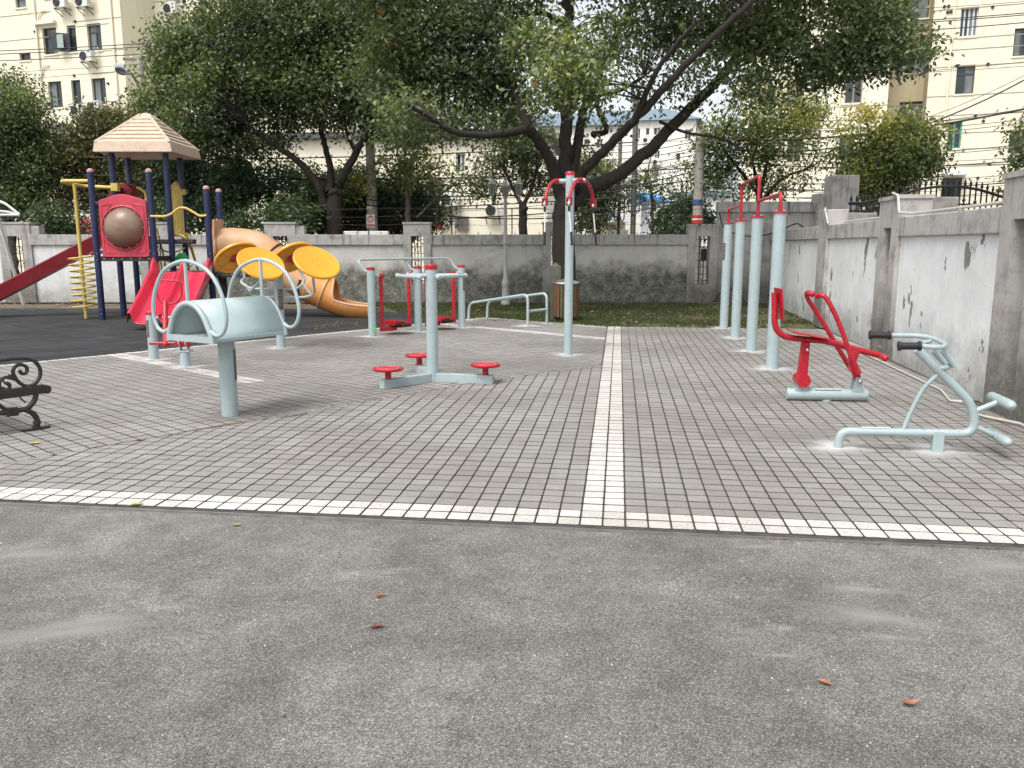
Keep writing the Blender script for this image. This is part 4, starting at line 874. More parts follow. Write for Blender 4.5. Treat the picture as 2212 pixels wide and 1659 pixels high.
# ---- far centre block with hipped roof
c6 = A(1502, 300, 92)
B6 = thing('far_apartment_block', (c6[0]-8, c6[1], 0), 'pale distant block with grey-blue hipped roof seen between the boughs', 'building')
f7 = Facade(c6, math.radians(-14), B6)
for r, st in (((1373, 277, 1383, 299), 'slide'), ((1395, 276, 1403, 291), 'one'), ((1412, 275, 1427, 291), 'slide'), ((1479, 279, 1493, 300), 'slide'), ((1414, 325, 1425, 342), 'slide'), ((1395, 335, 1403, 345), 'one'), ((1371, 373, 1379, 390), 'one'), ((1392, 371, 1400, 393), 'one'), ((1412, 371, 1420, 390), 'one'), ((1340, 375, 1352, 396), 'slide'), ((1340, 421, 1352, 441), 'slide'), ((1380, 420, 1390, 440), 'slide'), ((1460, 330, 1470, 345), 'one'), ((1300, 285, 1315, 305), 'slide'), ((1270, 330, 1285, 350), 'slide')):
    f7.window(r, FRAMEW, st)
zt6 = f7.uz(1440, 259)[1]; f7.wall(-14, 0, -.1, zt6, CREAM3)
SL = simple('slate_blue_roof', (.16, .22, .27), .7, var=.15)
ridge = f7.uz(1420, 222)[1]
MB().add([f7.W(-14.5, zt6, .5), f7.W(.6, zt6, .5), f7.W(.6, zt6, -9), f7.W(-14.5, zt6, -9), f7.W(-11, ridge, -4), f7.W(-3.5, ridge, -4)], [(0, 1, 5, 4), (1, 2, 5), (2, 3, 4, 5), (3, 0, 4), (0, 3, 2, 1)]).build('hipped_roof', SL, B6, smooth=False)
MB().add([f7.W(0, -.1), f7.W(0, -.1, -9), f7.W(0, zt6, -9), f7.W(0, zt6)], [(0, 1, 2, 3)]).build('end_wall', CREAM3, B6, smooth=False)
for py in (305, 350, 400): f7.line(f7.uz(1440, py)[1], -14, 0)
air_con(f7, 1397, 303, 'distant air conditioner between the upper windows of the far block', False, .9, .7, False)
air_con(f7, 1418, 350, 'distant air conditioner with round fan below the middle window of the far block', True, .9, .7, False)
# second far block behind the big trunk
c8 = A(1240, 300, 80)
B8 = thing('far_building', (c8[0], c8[1], 0), 'long pale far building with blue-grey roof behind the big trunk', 'building')
f8 = Facade(c8, math.radians(-8), B8)
for px in (1195, 1215, 1262, 1290, 1315): f8.window((px, 300, px+12, 318), FRAMEW, 'slide'); f8.window((px, 345, px+12, 363), FRAMEW, 'slide')
z8 = f8.uz(1240, 272)[1]; f8.wall(-5, 4.6, -.1, z8, CREAM3)
MB().add([f8.W(-5.5, z8, .5), f8.W(5, z8, .5), f8.W(5, z8, -8), f8.W(-5.5, z8, -8), f8.W(-3, z8+1.7, -3.5), f8.W(2.5, z8+1.7, -3.5)], [(0, 1, 5, 4), (1, 2, 5), (2, 3, 4, 5), (3, 0, 4), (0, 3, 2, 1)]).build('roof', SL, B8, smooth=False)
# white shed with blue metal roof
c9 = A(1402, 480, 42); S9 = thing('white_shed', (c9[0]+1, c9[1], 0), 'white rendered shed with a bright blue metal roof', 'shed')
f9 = Facade(c9, math.radians(12), S9); f9.window((1405, 434, 1419, 456), FRAMED, 'slide')
WH = simple('white_render', (.68, .70, .72), .8, var=.06)
zr = f9.uz(1405, 431)[1]; f9.wall(0, .75, -.1, zr, WH)
m = MB(); m.ext([f9.W(.75, -.1), f9.W(.75, -.1, -3), f9.W(.75, zr, -3), f9.W(.75, zr+.4, -1.5), f9.W(.75, zr, 0)], f9.u*-.05); m.build('gable_wall', WH, S9, smooth=False)
BR = simple('blue_metal_roof', (.02, .22, .52), .4, var=.2)
m = MB(); m.ext([f9.W(-.12, zr-.02, .2), f9.W(1.15, zr-.2, .2), f9.W(1.1, zr+.3, -1.5), f9.W(-.1, zr+.42, -1.5)], (0, 0, .06)); m.build('roof', BR, S9, smooth=False)
m = MB(); m.ext([f9.W(-.1, zr+.42, -1.5), f9.W(1.1, zr+.3, -1.5), f9.W(1.15, zr-.15, -3.2), f9.W(-.1, zr-.05, -3.2)], (0, 0, .06)); m.build('roof', BR, S9, smooth=False)
c10 = A(1455, 480, 48); S10 = thing('white_house', (c10[0]+1, c10[1], 0), 'white house wall standing right behind the blue roofed shed', 'house')
f10 = Facade(c10, math.radians(-10), S10); z10 = f10.uz(1460, 424)[1]; f10.wall(0, 2.9, -.1, z10, WH); f10.box(-.3, 3.1, z10, z10+.25, -4, .3, SL, 'roof')
# kiosk with flat white canopy
c11 = A(1272, 495, 33); S11 = thing('kiosk', (c11[0]+.8, c11[1], 0), 'small cream kiosk with a flat white canopy beyond the wall', 'kiosk')
f11 = Facade(c11, 0.0, S11); z11 = f11.uz(1300, 480)[1]; f11.window((1318, 486, 1330, 500), FRAMEW, 'slide'); f11.wall(.0, 1.45, -.1, z11, CREAM)
f11.box(-.25, 1.6, z11, z11+.16, -2, .45, WH, 'canopy'); MB().add([f11.W(.1, z11+.16, .2), f11.W(1.2, z11+.16, .2), f11.W(1.1, z11+.55, -.6), f11.W(.3, z11+.55, -.6)], [(0, 1, 2, 3)]).build('roof', SL, S11, smooth=False)
# low far parapets / blocks over the wall
for px0, px1, y0, y1, Y, nm in ((1312, 1356, 496, 508, 29, 'left'), (1420, 1468, 493, 508, 29, 'right')):
    p, q = A(px0, y1, Y), A(px1, y0, Y); tag(MB().box(((p[0]+q[0])/2, Y, q[2]/2), (q[0]-p[0], .3, q[2])).build('low_parapet', simple('pale_parapet', (.5, .48, .42), .9), None, smooth=False), 'low pale parapet beyond the back wall, '+nm+' one under the far block', 'wall', 'low parapets across the street')
for px0, px1, nm in ((744, 775, 'widest'), (777, 797, 'middle'), (800, 840, 'right-hand')):
    p, q = A(px0, 507, 24), A(px1, 499, 24); b = MB().box(((p[0]+q[0])/2, 24, q[2]-.25), (q[0]-p[0], .3, .5)).build('foam_box', WHITEP, None, smooth=False, bev=.02)
    MB().box(((p[0]+q[0])/2, 24, (q[2]-.5)/2), (q[0]-p[0]-.1, .24, q[2]-.5)).build('stand', GALV, b, smooth=False); tag(b, nm+' white foam planter box showing above the wall by the concrete pole', 'planter', 'white boxes beyond the wall')

# ================================================================== POLES AND LAMPS
def concrete_pole(px, Y, pytop, r0, label, name='utility_pole'):
    x = A(px, 505, Y)[0]; z = A(px, pytop, Y)[2]; t = thing(name, (x, Y, 0), label, 'utility pole'); MB().lathe([(r0, 0), (r0*.72, z), (0, z+.02)], (x, Y, 0), 14).build('shaft', CONCL, t); return t, x, z
t, x, z = concrete_pole(805, 25.5, 300, .19, 'weathered concrete utility pole with a red and white warning sign')
pz = A(805, 478, 25.5)[2]; yy = 25.5-.185
sg = MB().box((x-.02, yy, pz), (.26, .012, .40)).build('warning_sign', simple('sign_white', (.75, .72, .68), .5), t, smooth=False)
SR = simple('sign_red', (.6, .03, .03), .5)
MB().tube([(x-.02+.085*math.cos(k*PI/10), yy-.012, pz+.06+.085*math.sin(k*PI/10)) for k in range(20)], .012, 5, closed=True).build('red_ring', SR, sg)
MB().bar((x-.08, yy-.012, pz+.12), (x+.04, yy-.012, pz), .012, .016, (0, 1, 0)).build('red_slash', SR, sg)
MB().box((x-.02, yy-.009, pz-.13), (.22, .006, .10)).build('red_panel', SR, sg)
def text(body, size, loc, rot, mat, parent, name, ext=.002):
    c = bpy.data.curves.new(name, 'FONT'); c.body = body; c.size = size; c.align_x = 'CENTER'; c.align_y = 'CENTER'; c.extrude = ext
    o = bpy.data.objects.new(name, c); col.objects.link(o); dg = bpy.context.evaluated_depsgraph_get(); me = bpy.data.meshes.new_from_object(o.evaluated_get(dg)); bpy.data.objects.remove(o)
    me.materials.clear(); me.materials.append(mat); q = bpy.data.objects.new(name, me); base = WL[parent.name]; q.location = Vector(loc)-base; q.rotation_euler = rot; reg(q, loc, parent); return q
text('\u7981\u6b62\u6500\u767b', .05, (x-.02, yy-.014, pz-.11), (PI/2, 0, 0), simple('sign_white', (.75, .72, .68)), sg, 'lettering')
text('\u9ad8\u538b\u5371\u9669', .05, (x-.02, yy-.014, pz-.155), (PI/2, 0, 0), simple('sign_white', (.75, .72, .68)), sg, 'lettering')
MB().box((x-.05, yy+.01, A(800, 449, 25.5)[2]), (.17, .012, .1)).build('paper_notice', simple('notice_grey', (.5, .5, .5)), t, smooth=False)
for py in (424, 432, 444, 467): MB().tube([(x+.19*math.cos(k*PI/6), 25.5+.19*math.sin(k*PI/6), A(805, py, 25.5)[2]+.02*math.sin(k)) for k in range(12)], .016, 5, closed=True).build('wire_band', CABLE, t)
t, x, z = concrete_pole(1505, 25.0, 278, .17, 'concrete pole at right with red and white painted bands')
for py, mt, hh in ((468, SR, .10), (473, WHITEP, .08), (478, SR, .10), (436, simple('blue_wrap', (.05, .10, .24), .6), .14)):
    zz = A(1505, py, 25)[2]; MB().lathe([(.172, -hh/2), (.172, hh/2)], (x, 25, zz), 14).build('painted_band', mt, t)
t, x, z = concrete_pole(330, 36, 120, .17, 'concrete pole with crossarm and insulators in front of the left block')
ca = MB(); ca.bar((x-.75, 36.1, z-.12), (x+.85, 35.9, z-.2), .08, .08); a_ = ca.build('crossarm', GALV, t, smooth=False)
for dx in (-.7, -.35, 0, .4, .8): MB().lathe([(.03, 0), (.055, .04), (.035, .08), (.05, .12), (0, .16)], (x+dx, 36, z-.1), 8).build('insulator', WHITEP, a_)
def steel_pole(px, Y, pt, r, label, loop=None):
    x = A(px, 503, Y)[0]; z = A(px, pt, Y)[2]; t = thing('steel_pole', (x, Y, 0), label, 'pole'); MB().lathe([(r, 0), (r, z), (0, z+.01)], (x, Y, 0), 10).build('shaft', GALV, t)
    if loop:
        z0, z1 = A(px, loop[1], Y)[2], A(px, loop[0], Y)[2]
        for s_ in (-1, 1): MB().tube(fil([(x, Y-.1, z0), (x+s_*.16, Y-.1, z0+.05), (x+s_*.16, Y-.1, z1-.05), (x, Y-.1, z1)], .08, 4), .022, 6).build('conduit_loop', GALV, t)
        for zz in (z0+.05, z1-.1): MB().lathe([(r*1.35, 0), (r*1.35, .08)], (x, Y, zz), 10).build('collar', GALV, t)
steel_pole(1367, 26, 206, .085, 'tallest dark steel pole with conduit loops right of the big trunk', (385, 462))
steel_pole(1336, 27.5, 300, .06, 'thinner steel pole with conduit loops next to the tall pole', (421, 479))
steel_pole(104, 26.5, 309, .055, 'thin steel pole beyond the wall at the far left', (430, 500))
steel_pole(526, 26, 285, .085, 'dark steel pole with conduit loops behind the playground', (392, 500))
# street lamp with cobra head
x = A(318, 300, 29)[0]; sl = thing('street_lamp', (x, 29, 0), 'cobra-head street lamp leaning out of the tree crown on the left', 'street lamp')
zh = A(285, 160, 29); hd = A(268, 151, 29)
MB().tube([(x, 29, 0), (x, 29, zh[2]-1.2)], [.1, .07], 10).build('pole', GALV, sl)
MB().tube(crv([(x, 29, zh[2]-1.25), (x-.08, 29, zh[2]-.6), (x-.3, 29, zh[2]-.1), zh]), .035, 8).build('arm', CABLE, sl)
hm = MB(); ax = (Vector(A(252, 141, 29))-Vector(zh)).normalized(); q = Vector((0, 0, 1)).rotation_difference(ax)
rows = []
for i in range(11):
    t_ = i/10; rr_ = .02+.155*math.sin(PI*min(1, t_*1.0))**.6*(.55+.6*t_)
    rows.append([Vector(zh)+ax*(.66*t_)+q @ Vector((math.cos(k*PI/8)*rr_*1.0, math.sin(k*PI/8)*rr_*.62, 0)) for k in range(17)])
hm.sheet(rows); h_ = hm.build('lamp_head', simple('lamp_shell', (.34, .35, .35), .5), sl)
lens = MB(); c_ = Vector(zh)+ax*.36+Vector((-.035, -.05, -.075)); lens.lathe([(.0, -.07), (.15, -.05), (.19, .03)], c_, 14, (-.15, -.5, -.85)); lens.build('lens', simple('lamp_lens', (.10, .12, .09), .2), h_)

# triple lantern lamp post inside the yard
lx, ly = -.165, 20.8; lp = thing('lantern_post', (lx, ly, 0), 'white park lamp post with three lanterns near the back wall', 'lamp post')
LPM = simple('cream_post_paint', (.42, .42, .38), .5, var=.1, dirt=.3)
MB().lathe([(.12, 0), (.12, .05), (.10, .08), (.085, .45), (.10, .5), (.10, .56), (.075, .6), (.07, .66), (.052, .72), (.05, 1.5), (.07, 1.52), (.07, 1.58), (.045, 1.62), (.04, 2.65), (.055, 2.7), (.035, 2.75), (.03, 2.95)], (lx, ly, 0), 12).build('post', LPM, lp)
def lantern(cx, cy, cz, arm):
    l_ = MB(); l_.lathe([(.035, 0), (.045, .03), (.06, .05)], (cx, cy, cz), 6); o = l_.build('lantern', LPM, lp, smooth=False)
    MB().lathe([(.06, .05), (.10, .30)], (cx, cy, cz), 6).build('glass', simple('lantern_glass', (.16, .18, .18), .15), o, smooth=False)
    fr = MB()
    for k in range(6): an = k*PI/3; fr.bar((cx+.062*math.cos(an), cy+.062*math.sin(an), cz+.05), (cx+.103*math.cos(an), cy+.103*math.sin(an), cz+.3), .012, .012)
    fr.build('lantern_frame', LPM, o, smooth=False); MB().lathe([(.12, .30), (.06, .38), (.035, .40), (.02, .45), (0, .47)], (cx, cy, cz), 6).build('lantern_cap', LPM, o, smooth=False)
    if arm: MB().tube(crv([(lx, ly, 2.55), (lx+(cx-lx)*.5, ly+(cy-ly)*.5, 2.5), (cx, cy, cz-.12), (cx, cy, cz+.02)]), .014, 6).build('arm', LPM, lp)
lantern(lx-.33, ly-.02, 2.68, True); lantern(lx+.33, ly+.02, 2.68, True); lantern(lx, ly-.1, 2.62, True); 

# red pole with floodlight far left, red canopy, car
p0, p1 = A(80, 505, 25), A(94, 448, 25); rp_ = thing('sign_pole', (p0[0], 25, 0), 'leaning red pole with a dark floodlight box beyond the left wall', 'pole')
MB().tube([(p0[0]-.15, 25, 0), p0, p1], .04, 8).build('pole', MAROON, rp_); p2 = A(92, 453, 25); MB().box((p2[0]-.05, 24.9, p2[2]+.05), (.42, .12, .36)).build('floodlight', BLACK, rp_, smooth=False)
p0, p1 = A(156, 503, 25.5), A(232, 495, 25.5); tr = thing('red_canopy_cart', ((p0[0]+p1[0])/2, 25.5, 0), 'red canopied cart parked beyond the wall behind the playground', 'cart')
zc = p0[2]+.02; W_ = p1[0]-p0[0]; cx_ = (p0[0]+p1[0])/2
MB().add([(cx_-W_/2, 24.9, zc), (cx_+W_/2, 24.9, zc), (cx_+W_/2, 26.1, zc), (cx_-W_/2, 26.1, zc), (cx_-W_*.22, 25.3, zc+.42), (cx_+W_*.22, 25.3, zc+.42), (cx_+W_*.22, 25.7, zc+.42), (cx_-W_*.22, 25.7, zc+.42)], [(0, 1, 5, 4), (1, 2, 6, 5), (2, 3, 7, 6), (3, 0, 4, 7), (4, 5, 6, 7), (0, 3, 2, 1)]).build('canopy', REDOLD, tr, smooth=False)
MB().box((cx_, 25.5, zc-.05), (W_, 1.2, .1)).build('canopy_rim', REDOLD, tr, smooth=False)
for sx in (-1, 1):
    for sy in (-1, 1): MB().box((cx_+sx*W_*.48, 25.5+sy*.55, zc/2), (.05, .05, zc-.1)).build('canopy_post', REDOLD, tr, smooth=False)
MB().box((cx_, 25.5, .75), (W_*.9, 1.0, .7)).build('cart_body', MAROON, tr, smooth=False, bev=.03)
MB().ext([(cx_-.45, 24.95, zc-.5), (cx_+.25, 24.95, zc-.5), (cx_+.15, 24.95, zc-.14), (cx_-.38, 24.95, zc-.14)], (0, .04, 0)).build('windscreen', simple('pale_teal', (.22, .38, .38), .2), tr, smooth=False)
for sx in (-.6, .6): MB().lathe([(.25, -.06), (.25, .06)], (cx_+sx, 24.95, .25), 18, (0, 1, 0)).build('wheel', BLACK, tr)
def car(cx, cy, a, paint, label, zoff=0):
    t = thing('parked_car', (cx, cy, 0), label, 'car'); ca, sa = math.cos(a), math.sin(a)
    def Wp(x, y, z): return (cx+x*ca-y*sa, cy+x*sa+y*ca, z)
    prof = [(-2.1, .35), (-2.12, .75), (-1.95, .92), (-1.35, 1.0), (-.75, 1.42), (.6, 1.45), (1.35, 1.0), (2.0, .88), (2.15, .6), (2.1, .35)]
    m = MB()
    m.ext([Wp(x, -.82, z) for x, z in prof], Vector(Wp(0, .82, 0))-Vector(Wp(0, -.82, 0))); m.build('body', paint, t, bev=.06)
    for s_ in (-1, 1):
        MB().ext([Wp(-1.15, s_*.83, 1.02), Wp(-.70, s_*.83, 1.36), Wp(.55, s_*.83, 1.38), Wp(1.12, s_*.83, 1.02)], Vector(Wp(0, .012*s_, 0))-Vector(Wp(0, 0, 0))).build('side_window', GLASS, t, smooth=False)
        for wx in (-1.3, 1.35):
            w_ = MB().lathe([(.31, -.1), (.31, .1)], Wp(wx, s_*.78, .31), 20, Vector(Wp(0, 1, 0))-Vector(Wp(0, 0, 0))).build('wheel', BLACK, t); MB().lathe([(.19, -.11), (.19, .11)], Wp(wx, s_*.78, .31), 14, Vector(Wp(0, 1, 0))-Vector(Wp(0, 0, 0))).build('rim', CHROME, w_)
        MB().box(Wp(2.1, s_*.6, .72), (.06, .3, .14), a).build('headlight', simple('headlight', (.7, .7, .68), .2), t, smooth=False)
    MB().ext([Wp(-1.36, -.7, 1.03), Wp(-1.36, .7, 1.03), Wp(-.82, .62, 1.41), Wp(-.82, -.62, 1.41)], Vector(Wp(-.02, 0, .02))-Vector(Wp(0, 0, 0))).build('rear_window', GLASS, t, smooth=False); return t
car(5.9, 26.5, .1, simple('white_car_paint', (.75, .77, .8), .2, coat=.5), 'white car glimpsed through the slot of the right pier')
car(-.55, 31, -.2, simple('red_car_paint', (.45, .02, .02), .2, coat=.5), 'red car whose roof peeps over the wall left of the lantern post')
bpt = thing('striped_barrier_post', (5.08, 23.2, 0), 'yellow and white striped post seen through the right slot', 'post')
for k in range(5): MB().lathe([(.045, 0), (.045, .38)], (5.08, 23.2, k*.38), 10).build('band', (YDISC, WHITEP)[k % 2], bpt)
tag(MB().box((5.3, 25.2, .28), (1.6, .12, .16)).build('orange_kerb_barrier', simple('orange', (.6, .2, .05)), None, smooth=False), 'orange barrier rail low beyond the right slot', 'barrier')

ORD = ['topmost', 'second', 'third', 'fourth', 'fifth', 'lowest']
# ================================================================== OVERHEAD CABLES
def cable(p, q, sag, r, label, grp='overhead cables'):
    p, q = Vector(p), Vector(q); m = MB(); m.tube([p.lerp(q, t)+Vector((0, 0, -sag*4*t*(1-t))) for t in np.linspace(0, 1, 22)], r, 5)
    tag(m.build('overhead_cable', CABLE), label, 'cable', grp)
for i, (a, b, Y0, Y1) in enumerate((((-60, 112), (1000, 40), 34, 30), ((-60, 119), (1000, 47), 34, 30), ((-60, 133), (1000, 66), 34, 30), ((-60, 158), (560, 112), 36, 33), ((-60, 176), (560, 118), 36, 33))):
    cable(A(*a, Y0), A(*b, Y1), .12, .017 if i < 3 else .009, ORD[i]+' black cable running across the upper windows of the left block')
for i, (a, b) in enumerate((((1430, 62), (2300, 20)), ((1430, 67), (2300, 24)), ((1500, 82), (2300, 40)), ((1480, 180), (2300, 124)), ((1480, 165), (2300, 136)), ((1600, 24), (2300, -5)))):
    cable(A(*a, 31), A(*b, 28), .15, .016 if i < 3 else .009, ('upper', 'middle', 'lower', 'thin, lower', 'thin, lowest', 'thin, highest')[i]+' black cable slanting across the top of the right block')
cable(A(1520, 312, 25), A(2300, 122, 22), 1.0, .02, 'thick black cable curving up to the right past the recessed bay')
cable(A(1520, 305, 25), A(2300, 115, 22), .9, .008, 'thin cable just above the thick one crossing the recessed bay')
cable(A(1510, 300, 25), A(2300, 215, 22), .35, .028, 'bundled black cable falling left from the right edge of the photo')
for k, (ya, yb) in enumerate(((282, 218), (272, 225), (268, 246), (286, 252), (318, 300), (322, 306))):
    cable(A(1510, ya, 25), A(2300, yb, 22.5), .3, .009, ORD[k]+' thin cable from the left crossing the right block at mid height')
for k in range(9):
    cable(A(1510, 330+k*12+random.uniform(-5, 5), 25), A(2300, 340+k*9+random.uniform(-14, 14), 23), random.uniform(.05, .4), random.choice((.008, .011, .016)), 'low cable above the right wall and gate')
for k in range(13):
    a = random.uniform(-60, 300) if k % 3 == 0 else (530 if k % 3 == 1 else 805); b = 1505 if k % 2 else 1367
    ya = 345+k*8.5+random.uniform(-8, 8); cable(A(a, ya, 26), A(b, ya+random.uniform(-35, 25), 25.6), random.uniform(.1, .7), random.choice((.007, .009, .012, .018)), 'low sagging cable strung in the street behind the back wall')
for k in range(9):
    ya = 350+k*17+random.uniform(-6, 6); cable(A(-60, ya, 27), A(530, ya+random.uniform(-20, 20), 26), random.uniform(.05, .4), random.choice((.008, .014, .02)), 'low cable behind the playground at the left')
for k in range(6):
    ya = 250+k*14; cable(A(1240, ya+60, 33), A(1505, ya+40, 25), .2, .012, ORD[k]+' cable crossing below the boughs towards the banded pole')
# ================================================================== FITNESS EQUIPMENT
PLATE = simple('instruction_plate', (.11, .085, .075), .4, var=.4, scale=30)
def plate(x, y, z, r, ang, parent, h=.2, half=.5):
    m = MB(); m.sheet([[(x+(r+.004)*math.cos(ang+t), y+(r+.004)*math.sin(ang+t), z+dz) for dz in (-h/2, h/2)] for t in np.linspace(-half, half, 9)]); o = m.build('instruction_plate', PLATE, parent)
    k = MB()
    for i in range(5):
        zz = z+h*(.36-.16*i); k.sheet([[(x+(r+.0065)*math.cos(ang+t), y+(r+.0065)*math.sin(ang+t), zz+dz) for dz in (-.005, .005)] for t in np.linspace(-half*.7, half*(.7 if i % 2 else .4), 6)])
    k.build('print_lines', simple('print_grey', (.35, .32, .3)), o); return o
# ---- arched massage / stretching table (front left)
px_, py_ = -2.49, 7.05; T = thing('stretching_arch', (px_, py_, 0), 'pale blue arched back stretcher with two hoop handles on one post', 'exercise machine')
MB().lathe([(.072, 0), (.072, .735)], (px_, py_, 0), 28).build('post', BLUE, T)
aa = math.radians(60); Ax = Vector((math.cos(aa), math.sin(aa), 0)); Cx = Vector((math.sin(aa), -math.cos(aa), 0)); O = Vector((px_+.03, py_+.0, 0))
def mp(a, c, z): p = O+Ax*a+Cx*c; return (p.x, p.y, z)
prof = [(-.27, .715), (-.264, .77), (-.235, .835), (-.18, .935), (-.10, 1.01), (0, 1.037), (.10, 1.01), (.18, .935), (.235, .835), (.264, .77), (.27, .715)]
sm = [(p.x, p.z) for p in crv([(c, 0, z) for c, z in prof], 4)]
LA = .40
def plate_mat():
    m, nt, b, tc = newmat('chequer_plate_enamel'); P = tc.outputs['Object']
    nt.links.new(ramp(nt, noise(nt, P, 5, 5), [(.3, (.40, .50, .50)), (.7, (.45, .55, .55))]), b.inputs['Base Color']); b.inputs['Roughness'].default_value = .3
    wv = nt.nodes.new('ShaderNodeTexVoronoi'); wv.inputs['Scale'].default_value = 34; mp_ = nt.nodes.new('ShaderNodeMapping'); mp_.inputs['Rotation'].default_value = (0, 0, .9); mp_.inputs['Scale'].default_value = (1, .35, 1); nt.links.new(P, mp_.inputs[0]); nt.links.new(mp_.outputs[0], wv.inputs['Vector'])
    bump(nt, b, mrange(nt, wv.outputs['Distance'], .25, .1, 0, 1), .35, .003); return m
MB().sheet([[mp(a, c, z+.006) for c, z in sm] for a in (-LA, LA)]).build('chequer_plate', plate_mat(), T, solid=.008)
for s_ in (-1, 1):
    m = MB(); m.tube([mp(s_*LA, c*.985, z-.012) for c, z in sm], .024, 10); m.build('end_arch', BLUE, T)
    MB().bar(mp(s_*LA, -.255, .735), mp(s_*LA, .255, .735), .045, .05).build('cross_bar', BLUE, T, smooth=False)
    pts = [(.245, .81), (.32, .775), (.395, .80), (.44, .88), (.44, 1.0), (.38, 1.16), (.25, 1.30), (0, 1.37)]; pts += [(-c, z) for c, z in reversed(pts[:-1])]
    hoop = MB().tube(crv([mp(s_*(LA+.0), c, z) for c, z in pts], 6), .0165, 12).build('hoop_handle', BLUE, T)
    MB().tube([mp(s_*LA, 0, 1.03), mp(s_*LA, 0, 1.37)], .0155, 10).build('strut', BLUE, hoop)
for c in (-.262, .262): MB().bar(mp(-LA, c, .725), mp(LA, c, .725), .028, .03).build('side_rail', BLUE, T, smooth=False, bev=.004)
MB().bar(mp(-LA, 0, .74), mp(LA, 0, .74), .16, .03).build('carrier', BLUE, T, smooth=False)
MB().sheet([[(px_+.0765*math.cos(t), py_+.0765*math.sin(t), z) for z in (.33, .60)] for t in np.linspace(-.35, .9, 9)]).build('instruction_plate', PLATE, T)

# ---- leg rider behind it (red)
T = thing('rocking_rider', (-4.5, 10.4, 0), 'red leg exerciser with oval grip beside the red-capped blue post', 'exercise machine')
p = G(333, 777); o = capped_post('post', p[0], p[1], .645, .062, T); plate(p[0], p[1], .42, .062, -2.2, o, .22, .45)
q = G(401, 793); MB().lathe([(.062, 0), (.062, .2)], (q[0], q[1], 0), 20).build('pedestal', BLUE, T)
MB().box((q[0], q[1], .205), (.17, .13, .014)).build('flange', BLUE, T, smooth=False)
dz = .325
for s_ in (-.045, .045): MB().box((q[0]+s_, q[1], .26), (.012, .07, .13)).build('fork_cheek', BLUE, T, smooth=False)
MB().lathe([(.055, -.09), (.072, -.075), (.072, .075), (.055, .09)], (q[0], q[1], dz), 20, (1, 0, 0)).build('hub_drum', RED, T)
for s_ in (-.042, .042): MB().lathe([(.0745, -.008), (.0745, .008)], (q[0]+s_, q[1], dz), 20, (1, 0, 0)).build('strap', BLUE, T)
yb = q[1]-.02; a0 = PL(323, 741, (0, yb), 0); a1 = (q[0]-.07, yb, dz-.02)
MB().tube([a0, a1], .02, 10).build('foot_bar', RED, T)
b0 = PL(358, 743, (0, yb), 0); MB().tube([b0, PL(357, 700, (0, yb+.1), 0), PL(357, 652, (0, yb+.25), 0)], [.034, .032, .028], 10).build('upright_lever', RED, T); MB().ball(b0, .045, 10).build('elbow', RED, T)
b1 = Vector(PL(358, 652, (0, yb+.25), 0))
MB().tube(fil([Vector(PL(x, y, (0, yb+.3), 0)) for x, y in ((346, 605), (392, 606), (393, 640), (381, 655), (350, 655), (338, 640), (340, 612))], .08, 5, closed=True), .0135, 8, closed=True).build('oval_grip', RED, T)
MB().tube([(p[0]+.05, p[1], .56), (p[0]+.34, p[1]-.05, .56)], .022, 10).build('axle', BLUE, T); MB().lathe([(.03, -.03), (.05, 0), (.03, .03)], (p[0]+.35, p[1]-.05, .5), 12, (1, 0, 0)).build('pivot', RED, T)
MB().tube(crv([PL(344, 678, (0, p[1]-.1), 0), PL(348, 690, (0, p[1]-.12), 0), PL(356, 697, (0, yb+.1), 0)]), .025, 8).build('link', RED, T)

# ---- tai chi wheels
p = G(608, 752); X0, Y0 = p[0], p[1]; T = thing('tai_chi_wheels', (X0, Y0, 0), 'four yellow hand wheels on curved blue tubes round one post', 'exercise machine')
o = capped_post('post', X0, Y0, 1.10, .066, T); plate(X0, Y0, .72, .066, -.95, o, .3, .5)
YD = Y0
def tcp(px, py, dy=0.0): return Vector(PL(px, py, (0, YD+dy), 0))
def wheel(c, n, rad=.335):
    n = Vector(n).normalized(); q = Vector((0, 0, 1)).rotation_difference(n)
    w_ = MB().lathe([(.0, -.004), (rad*.90, -.004), (rad*.97, -.022), (rad, -.01), (rad, .012), (rad*.96, .026), (rad*.88, .018), (0, .016)], c, 40, n).build('hand_wheel', YDISC, T)
    d = MB()
    for k in range(4):
        for i in range(5):
            for j in range(4):
                t = k*PI/2+.25+i*.26; r_ = rad*(.42+.12*j); d.lathe([(.006, 0), (.004, .003), (0, .004)], Vector(c)+q @ Vector((r_*math.cos(t), r_*math.sin(t), .0165)), 5, n)
    o = d.build('massage_dots', simple('disc_dots', (.6, .28, .03), .4), w_); o['kind'] = 'stuff'
    g = MB()
    for rr_ in (rad*.35, rad*.8): g.tube([Vector(c)+q @ Vector((rr_*math.cos(t*PI/16), rr_*math.sin(t*PI/16), -.005)) for t in range(32)], .006, 5, closed=True)
    for k in range(6): g.bar(Vector(c)+q @ Vector((.05*math.cos(k*PI/3), .05*math.sin(k*PI/3), -.006)), Vector(c)+q @ Vector((rad*.9*math.cos(k*PI/3), rad*.9*math.sin(k*PI/3), -.006)), .012, .008, n)
    g.build('ribs', simple('disc_ribs', (.55, .26, .03), .5), w_)
    MB().lathe([(.035, -.10), (.05, -.04), (.10, -.005)], c, 16, n).build('hub', RED, w_)
    for k in range(4): MB().lathe([(.011, 0), (.011, .006), (0, .007)], Vector(c)+q @ Vector((.07*math.cos(k*PI/2+.4), .07*math.sin(k*PI/2+.4), .017)), 8, n).build('bolt', simple('disc_dots', (.6, .28, .03)), w_)
D4, D2, D3, D1 = tcp(684, 567, -.30), tcp(564, 569, -.30), tcp(632, 556, .28), tcp(511, 556, .28)
